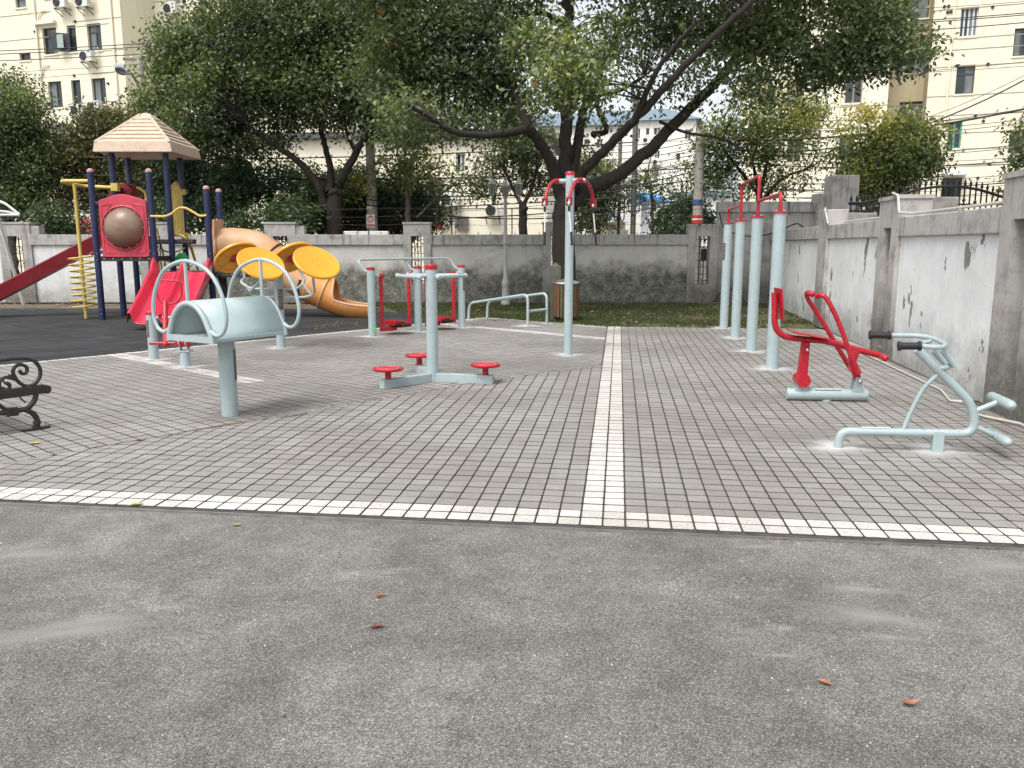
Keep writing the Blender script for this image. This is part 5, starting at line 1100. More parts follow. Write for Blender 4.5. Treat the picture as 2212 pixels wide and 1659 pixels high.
nf = Vector((.42, -.48, .74)); nb_ = Vector((-.48, .44, .75))
wheel(D4, nf); wheel(D2, nf); wheel(D3, nb_); wheel(D1, nb_)
def hubp(c, n): return Vector(c)-Vector(n).normalized()*.09
zl, zu = PL(650, 641, (0, YD), 0)[2], PL(650, 623, (0, YD), 0)[2]
for side, Df, Db in ((1, D4, D3), (-1, D2, D1)):
    xo = X0+side*.06
    hf, hb = hubp(Df, nf), hubp(Db, nb_)
    MB().tube(crv([(xo, Y0, zl), (X0+(.38 if side > 0 else -.30), Y0, zl), (X0+(.52 if side > 0 else -.40), Y0-.03, zl+.07), hf+Vector((-.03 if side > 0 else .0, 0, -.16)), hf], 7), .0195, 10).build('curved_tube', BLUE, T)
    MB().tube(crv([(xo, Y0, zu), (X0+(.25 if side > 0 else -.38), Y0+.01, zu+.0), (X0+(.35 if side > 0 else -.55), Y0+.06, zu+.09), hb+Vector((.12 if side > 0 else .08, -.03, -.2)), hb], 7), .0195, 10).build('curved_tube', BLUE, T)
    MB().tube([(X0+(.34 if side > 0 else -.5), Y0+.04, zu+.07), (X0+(.47 if side > 0 else -.38), Y0-.01, zl+.04)], .018, 8).build('brace', BLUE, T)

# ---- double air walker
W = [Vector((*G(805, 728)[:2], 0)), Vector((*G(904, 717)[:2], 0)), Vector((*G(998, 708)[:2], 0))]
T = thing('air_walker', (W[1].x, W[1].y, 0), 'two-seat air walker with three capped posts and red swinging footrests', 'exercise machine')
posts = [capped_post('post', w_.x, w_.y, 1.14, .064, T) for w_ in W]; plate(W[2].x, W[2].y, .82, .064, -.7, posts[2], .26, .45)
dv = (W[2]-W[0]).normalized(); off = Vector((-.22, .06, .19)); top = Vector((0, 0, 1.07))
rail = [W[0]+top, W[0]+top+off*.25*Vector((1, 1, 0)).length*0+Vector((-.1, .02, 0)), W[0]+top+off-dv*.02, W[2]+top+off+dv*0.0, W[2]+top+Vector((-.1, .02, 0)), W[2]+top]
MB().tube(fil(rail, .12, 6), .019, 10).build('hand_rail', BLUE, T)
MB().tube(fil([W[1]+top, W[1]+top+Vector((-.1, .02, 0)), W[1]+top+off], .1, 5), .018, 10).build('rail_strut', BLUE, T)
nd = Vector((dv.y, -dv.x, 0))   # walking direction
def swing_leg(base, s_, zf, name='footrest'):
    z0 = .995; b0 = base+dv*s_*.06+Vector((0, 0, z0)); b1 = base+dv*s_*.15+Vector((0, 0, z0))
    MB().tube([b0, b1], .036, 14).build('bearing_housing', BLUE, T)
    b2 = base+dv*s_*.20+Vector((0, 0, z0)); MB().tube([b1, base+dv*s_*.245+Vector((0, 0, z0))], .040, 14).build('bearing', RED, T)
    arm = MB().tube([b2+Vector((0, 0, -.02)), Vector((b2.x, b2.y, zf))], .030, 14).build('swing_arm', RED, T)
    e = Vector((b2.x, b2.y, zf)); MB().bar(e-dv*s_*.03, e+dv*s_*.30, .06, .07).build('foot_bracket', RED, T, smooth=False, bev=.008)
    c = e+dv*s_*.42+Vector((0, 0, .02)); ft = MB(); u = dv*s_
    f0 = [c-u*.13-nd*.17, c+u*.03-nd*.17, c+u*.06+nd*.05, c+u*.03+nd*.17, c-u*.13+nd*.17]
    ft.ext([q for q in f0], (0, 0, .028)); ft.ext([c+u*.035-nd*.17, c+u*.055-nd*.17, c+u*.075+nd*.05, c+u*.045+nd*.17, c+u*.03+nd*.17, c+u*.055+nd*.05], (0, 0, .085)); ft.ext([c-u*.13-nd*.17, c-u*.11-nd*.17, c-u*.11+nd*.17, c-u*.13+nd*.17], (0, 0, .075))
    o = ft.build('footrest', RED, T, smooth=False, bev=.006)
    for e_ in (-.185, .185): MB().bar(c-u*.14+nd*e_+Vector((0, 0, .03)), c+u*.04+nd*e_+Vector((0, 0, .03)), .03, .045).build('rubber_bumper', BLACK, o, smooth=False, bev=.006)
swing_leg(W[0], 1, .115); swing_leg(W[1], -1, .15); swing_leg(W[1], 1, .12); swing_leg(W[2], -1, .15)
lf = MB(); b0 = W[0]+Vector((.03, -.062, 0)); lf.add([b0+Vector(q) for q in ((-.03, 0, .17), (.0, -.004, .11), (.015, -.002, .03), (.035, .0, .13), (.045, .01, .22), (.02, -.002, .20))], [(0, 1, 2, 3, 4, 5)])
lf.build('green_leaf_sticker', simple('sticker_green', (.08, .42, .12)), T, smooth=False); MB().lathe([(.012, 0), (0, .002)], b0+Vector((.022, -.004, .15)), 8, (0, -1, 0)).build('sticker_flower', simple('sticker_orange', (.7, .3, .05)), T)

# ---- waist twister
cx, cy = G(935, 824)[:2]; T = thing('waist_twister', (cx, cy, 0), 'three-station waist twister with red turntables and blue centre post', 'exercise machine')
capped_post('post', cx, cy, 1.29, .063, T, .055)
for an in (225.5, 345.5, 109):
    t = math.radians(an); u = Vector((math.cos(t), math.sin(t), 0)); L = .70 if an != 109 else .76
    MB().bar(Vector((cx, cy, .052))+u*.03, Vector((cx, cy, .052))+u*L, .085, .098).build('base_beam', BLUE, T, smooth=False, bev=.006)
    e = Vector((cx, cy, 0))+u*(L-.09); o = MB().lathe([(.034, .10), (.034, .19)], e, 16).build('spindle', RED, T)
    tt = MB().lathe([(.04, .188), (.158, .196), (.164, .205), (.164, .216), (.155, .222), (.0, .222)], e, 40).build('turntable', RED, T)
    k = MB()
    for j in range(14): k.lathe([(.010, 0), (.006, .004), (0, .005)], e+Vector((.11*math.cos(j*PI/7), .11*math.sin(j*PI/7), .222)), 6)
    for r_ in (.06, .09, .135): k.tube([e+Vector((r_*math.cos(j*PI/12), r_*math.sin(j*PI/12), .222)) for j in range(24)], .0025, 4, closed=True)
    k.build('tread', simple('red_tread', (.5, .08, .09), .4, dirt=.6, dirtc=(.35, .2, .18)), tt)
for an in (212, 332, 92):
    t = math.radians(an); u = Vector((math.cos(t), math.sin(t), 0)); v = Vector((-u.y, u.x, 0)); z = 1.165; e = Vector((cx, cy, z))+u*.27
    MB().tube([Vector((cx, cy, z)), e], .02, 12).build('handle_arm', BLUE, T); o = MB().tube([e-v*.27, e+v*.27], .0185, 12).build('grip_bar', BLUE, T)
    for s_ in (-1, 1): MB().ball(e+v*.275*s_, .028, 12).build('grip_end', BLUE, o)

# ---- shoulder pull tower
cx, cy = .767, 11.065; T = thing('pull_tower', (cx, cy, 0), 'tall pale blue pole with four curved red arms and hanging handles', 'exercise machine')
capped_post('post', cx, cy, 2.45, .058, T, .05)
c = Vector((.26, -.15, 0)).normalized(); a = Vector((c.y*-1, c.x, 0)); a = Vector((.15, .26, 0)).normalized(); z = PL(1225, 390, (0, cy), 0)[2]
for s_ in (-1, 1):
    e = Vector((cx, cy, z))+c*s_*.155
    MB().tube([Vector((cx, cy, z)), e], .032, 14).build('stub', BLUE, T); MB().tube([e-c*s_*.01, e+c*s_*.05], .036, 14).build('bearing', RED, T)
    MB().lathe([(.026, 0), (.024, .015), (0, .028)], e+c*s_*.05, 12, c*s_).build('bearing_cap', CHROME, T)
    for d in (-1, 1):
        g = e+c*s_*.02; P = [g+Vector((0, 0, 0)), g+a*d*.10+Vector((0, 0, .002)), g+a*d*.22+Vector((0, 0, -.05)), g+a*d*.32+Vector((0, 0, -.15)), g+a*d*.365+Vector((0, 0, -.25))]
        arm = MB().tube(crv(P, 6), .0225, 12).build('curved_arm', RED, T)
        en = g+a*d*.375+Vector((0, 0, -.31))
        for q in (-.026, .026): MB().ext([en+c*q+a*.028+Vector((0, 0, .07)), en+c*q-a*.028+Vector((0, 0, .07)), en+c*q-a*.03+Vector((0, 0, -.005)), en+c*q-a*.012+Vector((0, 0, -.032)), en+c*q+a*.012+Vector((0, 0, -.032)), en+c*q+a*.03+Vector((0, 0, -.005))], c*.007*(1 if q > 0 else -1)).build('fork_plate', RED, arm, smooth=False)
        MB().box(en+Vector((0, 0, .068)), (.055, .055, .02), math.atan2(c.y, c.x)).build('fork_top', RED, arm, smooth=False)
        MB().lathe([(.024, -.012), (.024, .012)], en, 12, c).build('roller', WHITEP, arm); MB().lathe([(.009, -.045), (.009, .045)], en, 8, c).build('bolt', CHROME, arm)
        sw = Vector((.03*s_, 0, 0)) if s_ > 0 else Vector((0, 0, 0))
        pull = MB().tube([en+Vector((0, 0, -.03)), en+Vector((0, 0, -.10))], .018, 8).build('swivel', BLACK, T)
        MB().tube([en+Vector((0, 0, -.09)), en+sw+Vector((0, 0, -.38))], .0095, 8).build('pull_rod', WHITEP, pull)
        MB().tube([en+sw+Vector((0, 0, -.36)), en+sw*1.4+Vector((0, 0, -.52))], [.0155, .0165], 10).build('grip', BLACK, pull); MB().tube([en+sw*1.4+Vector((0, 0, -.515)), en+sw*1.4+Vector((0, 0, -.53))], .024, 10).build('grip_flange', BLACK, pull)

# ---- horizontal bars
PB = [Vector((*G(x, y)[:2], 0)) for x, y in ((1563, 710), (1588, 731), (1622, 760), (1667, 798))]
T = thing('horizontal_bars', (PB[1].x, PB[1].y, 0), 'row of four thick blue posts carrying red pull-up bars', 'exercise machine')
for i, q in enumerate(PB):
    o = MB().lathe([(.074, 0), (.074, 1.865)], q, 28).build('post', BLUE, T)
    MB().lathe([(.088, 1.865), (.088, 1.885), (0, 1.886)], q, 28).build('cap_flange', RED, o)
    for k in range(4): MB().lathe([(.011, 0), (.011, .02), (0, .026)], q+Vector((.065*math.cos(k*PI/2+.6), .065*math.sin(k*PI/2+.6), 1.885)), 8).build('bolt', CHROME, o)
    if i == 0: plate(q.x, q.y, 1.38, .074, 3.6, o, .3, .45)
zb = 1.88; zlo, zhi = 2.11, 2.43
MB().tube(fil([PB[1]+Vector((0, 0, zb)), PB[1]+Vector((0, 0, zhi)), PB[2]+Vector((0, 0, zhi)), PB[2]+Vector((0, 0, zb))], .07, 6), .0225, 12).build('high_bar', RED, T)
MB().tube(fil([PB[0]+Vector((0, 0, zb)), PB[0]+Vector((0, 0, zlo)), PB[1]+Vector((0, 0, zlo))], .07, 6), .0215, 12).build('low_bar', RED, T)
MB().tube(fil([PB[3]+Vector((0, 0, zb)), PB[3]+Vector((0, 0, zlo-.02)), PB[2]+Vector((0, 0, zlo-.02))], .07, 6), .0225, 12).build('low_bar', RED, T)

# ---- push-up rails
T = thing('push_up_rails', (-.1, 15.9, 0), 'pair of low sloping pale blue push-up rails by the lawn', 'exercise machine')
ra = [G(1012, 692), PL(1013, 655, G(1012, 692), 0), PL(1133, 633, G(1140, 705.6), 0), PL(1139, 634, G(1140, 705.6), 0), G(1140, 705.6)]
def rails(f0, f1, h0, h1): return fil([(f0[0], f0[1], 0), (f0[0]+.02, f0[1], h0), (f1[0], f1[1], h1), (f1[0], f1[1], 0)], .14, 7)
MB().tube(rails(G(1012, 692), G(1140, 705.6), .35, .60), .026, 12).build('rail', BLUE, T); MB().tube(rails(G(1052, 688), G(1181, 700.6), .36, .60), .026, 12).build('rail', BLUE, T)
MB().tube([(*G(1140, 705.6)[:2], .29), (*G(1181, 700.6)[:2], .29)], .024, 10).build('cross_rail', BLUE, T)

# ---- red rocking bench (rower)
YR = 7.75; RANG = math.radians(-5); b0 = (3.04, YR)
def rq(cx_, cy_, dy=0.0): return Vector(PL(1659+.25*cx_, 594+.25*cy_, (3.04, YR+dy), RANG))
T = thing('rowing_rocker', (3.04, YR, 0), 'red rocking rower with seat and long levers on a pale blue base tube', 'exercise machine')
l, r = rq(158, 1045), rq(852, 1055); l.z = r.z = .072; ux_ = (r-l).normalized(); uy_ = Vector((-ux_.y, ux_.x, 0))
MB().lathe([(.0, -.004), (.052, 0), (.058, .02), (.058, (r-l).length-.02), (.052, (r-l).length), (0, (r-l).length+.004)], l, 24, ux_).build('base_tube', BLUE, T)
cM = (l+r)/2; MB().lathe([(.05, 0), (.05, .03)], (cM.x, cM.y, -.002), 14).build('floor_fixing', BLUE, T)
MB().bar(cM-ux_*.12+Vector((0, -.02, .057)), cM+ux_*.12+Vector((0, -.02, .057)), .05, .006).build('instruction_plate', simple('pale_plate', (.6, .6, .58)), T, smooth=False)
def brk(cx_, w0, w1, h_):
    c = rq(cx_, 1010); c.z = .11
    for s_ in (-.05, .05):
        q = c+uy_*s_; MB().ext([q-ux_*w0, q+ux_*w0, q+ux_*w1+Vector((0, 0, h_)), q-ux_*w1+Vector((0, 0, h_))], uy_*.008).build('bracket_plate', BLUE, T, smooth=False)
brk(278, .062, .05, .11); brk(765, .055, .028, .14)
h1 = rq(290, 900); h1z = rq(290, 900)
MB().tube([h1-uy_*.085, h1+uy_*.085], .066, 24).build('hub_drum', RED, T)
lk = lambda p, q, w0, w1, nm: MB().ext([Vector(p)-ux_*w0-uy_*.03, Vector(p)+ux_*w0-uy_*.03, Vector(q)+ux_*w1-uy_*.03, Vector(q)-ux_*w1-uy_*.03], uy_*.06).build(nm, RED, T, smooth=False, bev=.012)
lk(h1, rq(325, 575), .05, .038, 'rear_link'); MB().lathe([(.014, 0), (.014, .012), (0, .018)], rq(330, 642)-uy_*.035, 10, -uy_).build('bolt', CHROME, T)
h2 = rq(778, 908); lk(h2, rq(722, 745), .036, .034, 'front_link'); lk(rq(722, 755), rq(752, 645), .034, .05, 'front_link')
MB().lathe([(.018, 0), (.018, .012), (.008, .02), (0, .022)], h2-uy_*.062, 12, -uy_).build('bolt', CHROME, T); MB().lathe([(.014, 0), (.014, .012), (0, .018)], rq(717, 735)-uy_*.035, 10, -uy_).build('bolt', CHROME, T)
MB().tube(crv([rq(58, 150), rq(58, 300), rq(60, 420), rq(92, 490), rq(170, 535), rq(330, 555), rq(500, 572), rq(740, 635), rq(960, 690)], 6), .03, 14).build('frame_tube', RED, T)
e = rq(968, 698); MB().tube([e-uy_*.13, e+uy_*.13], .028, 12).build('foot_rest', RED, T); MB().ball(e-uy_*.14, .033, 12).build('knob', RED, T); MB().ball(e+uy_*.14, .033, 12).build('knob', RED, T)
sp_ = [rq(190, 500), rq(510, 560)]; MB().ext([sp_[0]-uy_*.17+Vector((0, 0, .012)), sp_[1]-uy_*.15+Vector((0, 0, .012)), sp_[1]+uy_*.15+Vector((0, 0, .012)), sp_[0]+uy_*.17+Vector((0, 0, .012))], (0, 0, .014)).build('seat', RED, T, smooth=False, bev=.008)
b_ = [rq(82, 110), rq(98, 385)]; MB().ext([b_[0]-uy_*.16, b_[1]-uy_*.16, b_[1]+uy_*.16, b_[0]+uy_*.16], ux_*.014).build('backrest', RED, T, smooth=False, bev=.008)
MB().tube(crv([rq(785, 838, -.16), rq(715, 690, -.16), rq(620, 430, -.16), rq(545, 270, -.16), rq(500, 195, -.15), rq(462, 172, -.13), rq(432, 175, -.08)], 5), .023, 12).build('lever', RED, T); MB().ball(rq(430, 177, -.07), .031, 12).build('knob', RED, T)
MB().tube(crv([rq(715, 810, .16), rq(600, 620, .16), rq(470, 400, .16), rq(360, 230, .16), rq(335, 175, .16), rq(342, 150, .13), rq(375, 160, .06)], 5), .023, 12).build('lever', RED, T); MB().ball(rq(380, 162, .05), .031, 12).build('knob', RED, T)
MB().tube([rq(785, 838, -.17), rq(770, 838, .02)], .024, 10).build('lever_axle', RED, T); MB().tube([rq(712, 800, -.02), rq(712, 812, .17)], .024, 10).build('lever_axle', RED, T)

# ---- grey back-extension stand
GA = math.radians(-11); g0 = Vector(G(1809, 970))
def gq(cx_, cy_, d=0.0):
    nrm = Vector((-math.sin(GA), math.cos(GA), 0)); return Vector(PL(1659+.25*cx_, 594+.25*cy_, g0+nrm*d, GA))
T = thing('back_extension_stand', (2.7, 5.85, 0), 'pale blue bent-tube stretching stand with black grips and foot rollers', 'exercise machine')
gn = Vector((-math.sin(GA), math.cos(GA), 0)); gu = Vector((math.cos(GA), math.sin(GA), 0))
st = gq(603, 1500); st.z = 0
MB().tube(fil([st, gq(625, 1348), gq(1790, 1372), gq(1772, 1120), gq(1290, 640)], .22, 9), .031, 18).build('main_tube', BLUE, T)
f = gq(1455, 1535); f.z = 0; MB().box((f.x, f.y, .085), (.075, .06, .17), GA).build('rear_foot', BLUE, T, smooth=False, bev=.004)
MB().tube(crv([gq(1170, 1335), gq(1235, 1180), gq(1330, 1000), gq(1400, 920), gq(1462, 862)], 6), .0165, 12).build('brace', BLUE, T)
MB().tube([gq(1430, 650, .16), gq(1570, 800, .16)], .024, 14).build('side_tube', BLUE, T); MB().tube([gq(1505, 640, -.02), gq(1620, 785, -.02)], .024, 14).build('side_tube', BLUE, T)
MB().tube(fil([gq(1475, 805), gq(1540, 800, -.02), gq(1590, 765, .05)], .05), .02, 12).build('yoke', BLUE, T)
lg, rg = gq(1310, 612, -.20), gq(1050, 520, .24)
MB().tube(fil([lg, gq(1500, 628, -.20), gq(1545, 600, -.10), gq(1430, 545, .12), gq(1300, 522, .24), rg], .07, 6), .0175, 14).build('handle_bar', BLUE, T)
MB().tube([gq(1330, 590, .02), gq(1400, 570, .08)], .016, 10).build('handle_strut', BLUE, T)
for p_, q_ in ((lg, gq(1135, 612, -.20)), (rg, gq(885, 516, .24))):
    dd = (q_-p_).normalized(); g_ = MB().tube([p_-dd*.01, q_], .0245, 14).build('grip', BLACK, T)
    for pos in (p_+dd*.0, q_): MB().tube([pos-dd*.008, pos+dd*.008], .034, 14).build('grip_flange', BLACK, g_)
    k = MB()
    for i in range(9): c = p_.lerp(q_, .12+.76*i/8); k.tube([c-dd*.003, c+dd*.003], .0262, 14)
    k.build('grip_ribs', BLACK, g_)
def roller(a_, b_, nm):
    a_, b_ = Vector(a_), Vector(b_); d = (b_-a_).normalized(); L_ = (b_-a_).length; MB().lathe([(.0, -.012), (.018, -.006), (.03, .01), (.035, .03), (.035, L_-.03), (.03, L_-.01), (.018, L_+.006), (0, L_+.012)], a_, 20, d).build(nm, BLUE, T)
c = gq(2015, 1085); roller(c+gn*.20, c-gn*.20, 'foot_roller'); MB().tube([gq(1795, 1172), c], .020, 12).build('roller_arm', BLUE, T)
c = gq(1990, 1395); roller(c+gn*.19, c-gn*.19, 'foot_roller'); MB().tube([gq(1788, 1308), c], .020, 12).build('roller_arm', BLUE, T)
MB().bar(gq(805, 1330)+Vector((0, 0, .012)), gq(1060, 1333)+Vector((0, 0, .012)), .035, .004).build('instruction_plate', simple('pale_plate', (.6, .6, .58)), T, smooth=False)

# ---- litter bin with timber slats
bx, by = 1.09, 16.5; T = thing('litter_bin', (bx, by, 0), 'round litter bin clad in upright brown timber slats under a steel lid', 'bin')
MB().lathe([(.235, .06), (.235, .74)], (bx, by, 0), 28).build('drum', BLACK, T)
WD = simple('bin_timber', (.13, .062, .028), .65, var=.35, scale=9, stretch=(6, 6, .7), dirt=.4, dirtc=(.1, .09, .03), bmp=.3)
WD2 = simple('bin_timber_green', (.085, .07, .025), .7, var=.35, scale=9, stretch=(6, 6, .7), dirt=.4, dirtc=(.08, .09, .03), bmp=.3)
for k in range(22):
    t = k*2*PI/22; MB().box((bx+.252*math.cos(t), by+.252*math.sin(t), .40), (.022, .056, .66), t).build('slat', WD if (k*7) % 3 else WD2, T, smooth=False, bev=.003)
MB().lathe([(.27, .72), (.28, .74), (.275, .76), (.24, .775), (.235, .76)], (bx, by, 0), 30).build('rim', CHROME, T)
MB().lathe([(.235, .762), (.15, .80), (.06, .815), (.05, .83), (0, .835)], (bx, by, 0), 24).build('lid', simple('steel_lid', (.4, .4, .4), .35, metal=.8), T)
for k in range(4): MB().lathe([(.03, 0), (.02, .06)], (bx+.17*math.cos(k*PI/2), by+.17*math.sin(k*PI/2), 0), 8).build('foot', BLACK, T)
m = MB(); m.ext([(.78, 16.5, 0), (.98, 16.5, 0), (.98, 16.7, 0), (.78, 16.7, 0)], (0, 0, 1.07)); m.add([(.78, 16.5, 1.07), (.98, 16.5, 1.07), (.98, 16.7, 1.07), (.78, 16.7, 1.07), (.88, 16.6, 1.15)], [(0, 1, 4), (1, 2, 4), (2, 3, 4), (3, 0, 4)])
tag(m.build('stone_post', simple('dark_mossy_stone', (.085, .08, .062), .95, var=.4, scale=5, bmp=.5), None, smooth=False), 'square grey stone post with pointed top left of the timber bin', 'post')

# ---- cast-iron bench, its near end in view
BN = math.radians(49.2); bo = Vector(G(88, 929)); bo.z = 0
def bq(cx_, cy_, d=0.0): return Vector(PL(.09766*cx_, 756+.09766*cy_, bo+Vector((-math.sin(BN), math.cos(BN), 0))*d, BN))
T = thing('park_bench', bo, 'black cast-iron scrollwork bench end at the left edge', 'bench')
e = MB(); ir = .016
arm = crv([bq(-420, 250), bq(-200, 215), bq(0, 222), bq(250, 190), bq(480, 180), bq(640, 195), bq(780, 260), bq(870, 380), bq(895, 500), bq(865, 620), bq(790, 720), bq(690, 780), bq(560, 790), bq(430, 720), bq(330, 600), bq(285, 480), bq(320, 380), bq(400, 325), bq(500, 325), bq(580, 370), bq(600, 450), bq(560, 510), bq(490, 520), bq(445, 475), bq(450, 435)], 6)
n = len(arm); MB().tube(arm, [ir*(1.0-.15*(i/n)) for i in range(n)], 10).build('armrest_scroll', BLKMET, T)
s2 = crv([bq(330, 640), bq(200, 600), bq(90, 610), bq(10, 680), bq(-15, 780), bq(40, 870), bq(130, 880), bq(205, 840), bq(210, 760), bq(150, 730), bq(110, 750)], 6); MB().tube(s2, ir*.85, 8).build('inner_scroll', BLKMET, T)
MB().ext([bq(180, 520), bq(290, 560), bq(300, 610), bq(215, 590)], Vector((-math.sin(BN), math.cos(BN), 0))*.012).build('leaf_spur', BLKMET, T, smooth=False)
MB().bar(bq(-900, 1010), bq(0, 985), .045, .085).build('seat_rail', BLKMET, T, smooth=False, bev=.008); MB().bar(bq(-20, 988), bq(960, 850), .045, .075).build('seat_rail', BLKMET, T, smooth=False, bev=.008)
bd = Vector((-math.sin(BN), math.cos(BN), 0)); c = bq(1005, 860); MB().tube([c-bd*.03, c+bd*.03], .036, 18).build('front_knob', BLKMET, T); MB().tube([c-bd*.034, c-bd*.028], .018, 12).build('boss', BLKMET, T)
MB().tube(crv([bq(780, 930), bq(790, 1010), bq(760, 1110), bq(690, 1210), bq(590, 1290), bq(420, 1330), bq(250, 1360), bq(0, 1390), bq(-300, 1400)], 6), [.024]*4+[.022]*60 if False else .021, 10).build('leg_scroll', BLKMET, T)
MB().tube(crv([bq(560, 1320), bq(680, 1370), bq(770, 1440), bq(815, 1530), bq(815, 1640), bq(800, 1720)], 6), .022, 10).build('front_leg', BLKMET, T)
for cy_ in (1600, 1690): q = bq(815 if cy_ < 1650 else 803, cy_); MB().lathe([(.03, -.012), (.03, .012)], q, 14).build('leg_ring', BLKMET, T)
MB().bar(bq(140, 1370), bq(400, 1345), .05, .07).build('stretcher_block', BLKMET, T, smooth=False, bev=.006); MB().lathe([(.014, -.034), (.014, .034)], bq(280, 1365), 10, bd).build('stretcher_bolt', BLKMET, T)
MB().tube(crv([bq(-200, 1120), bq(-60, 1190), bq(60, 1270), bq(170, 1340)], 5), .016, 8).build('rear_leg_scroll', BLKMET, T)
MB().tube(crv([bq(-300, 1400), bq(-420, 1480), bq(-520, 1600), bq(-560, 1740)], 5), .022, 8).build('rear_leg', BLKMET, T)
fo = bq(800, 1760); MB().ext([(fo.x+.11*math.cos(t)*math.cos(BN)-.035*math.sin(t)*math.sin(BN), fo.y+.11*math.cos(t)*math.sin(BN)+.035*math.sin(t)*math.cos(BN), .012) for t in np.linspace(0, 2*PI, 17)[:-1]], (0, 0, .018)).build('foot_plate', BLKMET, T, smooth=False)
MB().lathe([(.007, 0), (.007, .05), (0, .052)], fo+Vector((.06, .05, -fo.z+.02)), 8).build('anchor_bolt', CHROME, T)
SLAT = simple('bench_timber', (.12, .10, .085), .7, var=.35, scale=6, stretch=(1, 1, 1), dirt=.5, dirtc=(.05, .045, .04), bmp=.3)
for i, cx_ in enumerate((-820, -600, -380, -160, 60, 280, 500)):
    p_ = bq(cx_, 985-(cx_*.10 if cx_ > 0 else 0)); p_.z += .045
    if i == 5 or i == 6: continue
    MB().bar(p_-bd*.0, p_+bd*1.5, .055, .022).build('seat_slat', SLAT, T, smooth=False, bev=.004)
for i in range(4):
    p_ = bq(-900-60*i, 800-190*i); MB().bar(p_, p_+bd*1.5, .022, .06).build('back_slat', SLAT, T, smooth=False, bev=.004)
MB().tube([bq(0, 610), bq(0, 610)+Vector((.12, .10, -.22))+bd*-.0], .007, 6).build('tie_rod', BLKMET, T)

# ================================================================== SWING FRAME at the far left
T = thing('swing_frame', (-12.2, 20.4, 0), 'white tubular swing frame with leaning leg at the far left', 'play equipment')
q = G(52, 659); MB().tube([q, A(0, 484, 19.6), A(-30, 390, 19.3)], .04, 10).build('leg', WHITEP, T)
MB().tube(crv([A(42, 463, 19.8), A(28, 452, 19.8), A(8, 438, 19.8), A(-20, 432, 19.8), A(-60, 438, 19.8)], 5), .03, 8).build('canopy_hoop', WHITEP, T)
MB().tube(crv([A(42, 464, 19.8), A(15, 457, 19.9), A(-20, 455, 20.0), A(-60, 456, 20)], 5), .03, 8).build('canopy_bar', WHITEP, T); MB().tube([A(42, 464, 19.8), A(-60, 464, 19.6)], .03, 8).build('canopy_bar', WHITEP, T)
# ================================================================== PLAY STRUCTURE
YF = 16.5; YK = 17.4
T = thing('play_structure', (-7.3, 17, 0), 'climbing frame with tan pyramid roof, navy posts, red slides and orange tube', 'play equipment')
def npost(x, y, h, cap=True):
    o = MB().lathe([(.062, 0), (.062, h)], (x, y, 0), 16).build('post', NAVY, T)
    if cap: MB().lathe([(.064, h-.02), (.06, h+.02), (.03, h+.045), (0, h+.05)], (x, y, 0), 14).build('post_cap', simple('cap_pink', (.5, .3, .27)), o)
    k = MB()
    for z in (.12, .2, 1.2, 1.32): k.lathe([(.012, 0), (.008, .008), (0, .009)], (x+.02, y-.06, z), 6, (0, -1, 0))
    k.build('post_bolts', CHROME, o)
    return x, y
fA = Vector(G(222, 690)); XA = fA.x; YA = fA.y
XB = A(320, 365, 16.5)[0]+.0
pA = npost(XA, YA, 2.93); pB = npost(XB, YA, 2.93)
XC, YC = -8.3, 17.39; XE = -7.16; ZR = 3.42
pC = npost(XC+.02, YC, ZR, False); pE = npost(XE, YC, ZR, False); pD = npost(XC-.08, YC+.95, ZR, False); pF = npost(XE-.09, YC+.95, ZR, False)
XG = A(445, 402, 16.5)[0]; pG = npost(XG, 16.5, 2.60); XH = A(472, 410, 17.4)[0]; pH = npost(XH, 17.4, 2.60)
# roof: moulded pyramid with stepped boards
rc = A(308, 322, 17.9); RX, RY = -7.70, 17.87; rz = 3.36; hw = .80
RB = MB()
def ring(h_, w_): return [(RX-w_, RY-w_, h_), (RX+w_, RY-w_, h_), (RX+w_, RY+w_, h_), (RX-w_, RY+w_, h_)]
L_ = [ring(rz, hw-.02), ring(rz, hw), ring(rz+.19, hw-.03)]
steps = 7; 
for i in range(steps):
    w0 = (hw-.06)*(1-i/steps)+.10*(i/steps); w1 = (hw-.06)*(1-(i+1)/steps)+.10*((i+1)/steps); z0 = rz+.20+.62*i/steps; z1 = rz+.20+.62*(i+1)/steps
    L_ += [ring(z0-.012, w0+.024), ring(z0+.016, w0+.018), ring(z1-.004, w1-.012)]
L_ += [ring(rz+.84, .05)]
V = [p for r_ in L_ for p in r_]; Fc = [(i*4+k, i*4+(k+1) % 4, (i+1)*4+(k+1) % 4, (i+1)*4+k) for i in range(len(L_)-1) for k in range(4)]+[(3, 2, 1, 0), tuple(len(V)-4+k for k in range(4))]
roof = RB.add(V, Fc).build('roof', ROOFP, T, smooth=False, bev=.012)
for sx, sy in ((-1, -1), (1, -1), (1, 1), (-1, 1)): MB().tube([(RX+sx*(hw-.04), RY+sy*(hw-.04), rz+.185), (RX+sx*.09, RY+sy*.09, rz+.82)], .035, 8).build('ridge_rib', ROOFP, roof)
MB().lathe([(.13, 0), (.10, .05), (0, .08)], (RX, RY, rz+.80), 12).build('finial', ROOFP, roof)
MB().add([(RX-hw+.02, RY-hw+.02, rz-.005), (RX+hw-.02, RY-hw+.02, rz-.005), (RX+hw-.02, RY+hw-.02, rz-.005), (RX-hw+.02, RY+hw-.02, rz-.005), (RX, RY, rz+.25)], [(0, 1, 4), (1, 2, 4), (2, 3, 4), (3, 0, 4)]).build('roof_underside', simple('orange_underside', (.38, .17, .07), .6), roof, smooth=False)
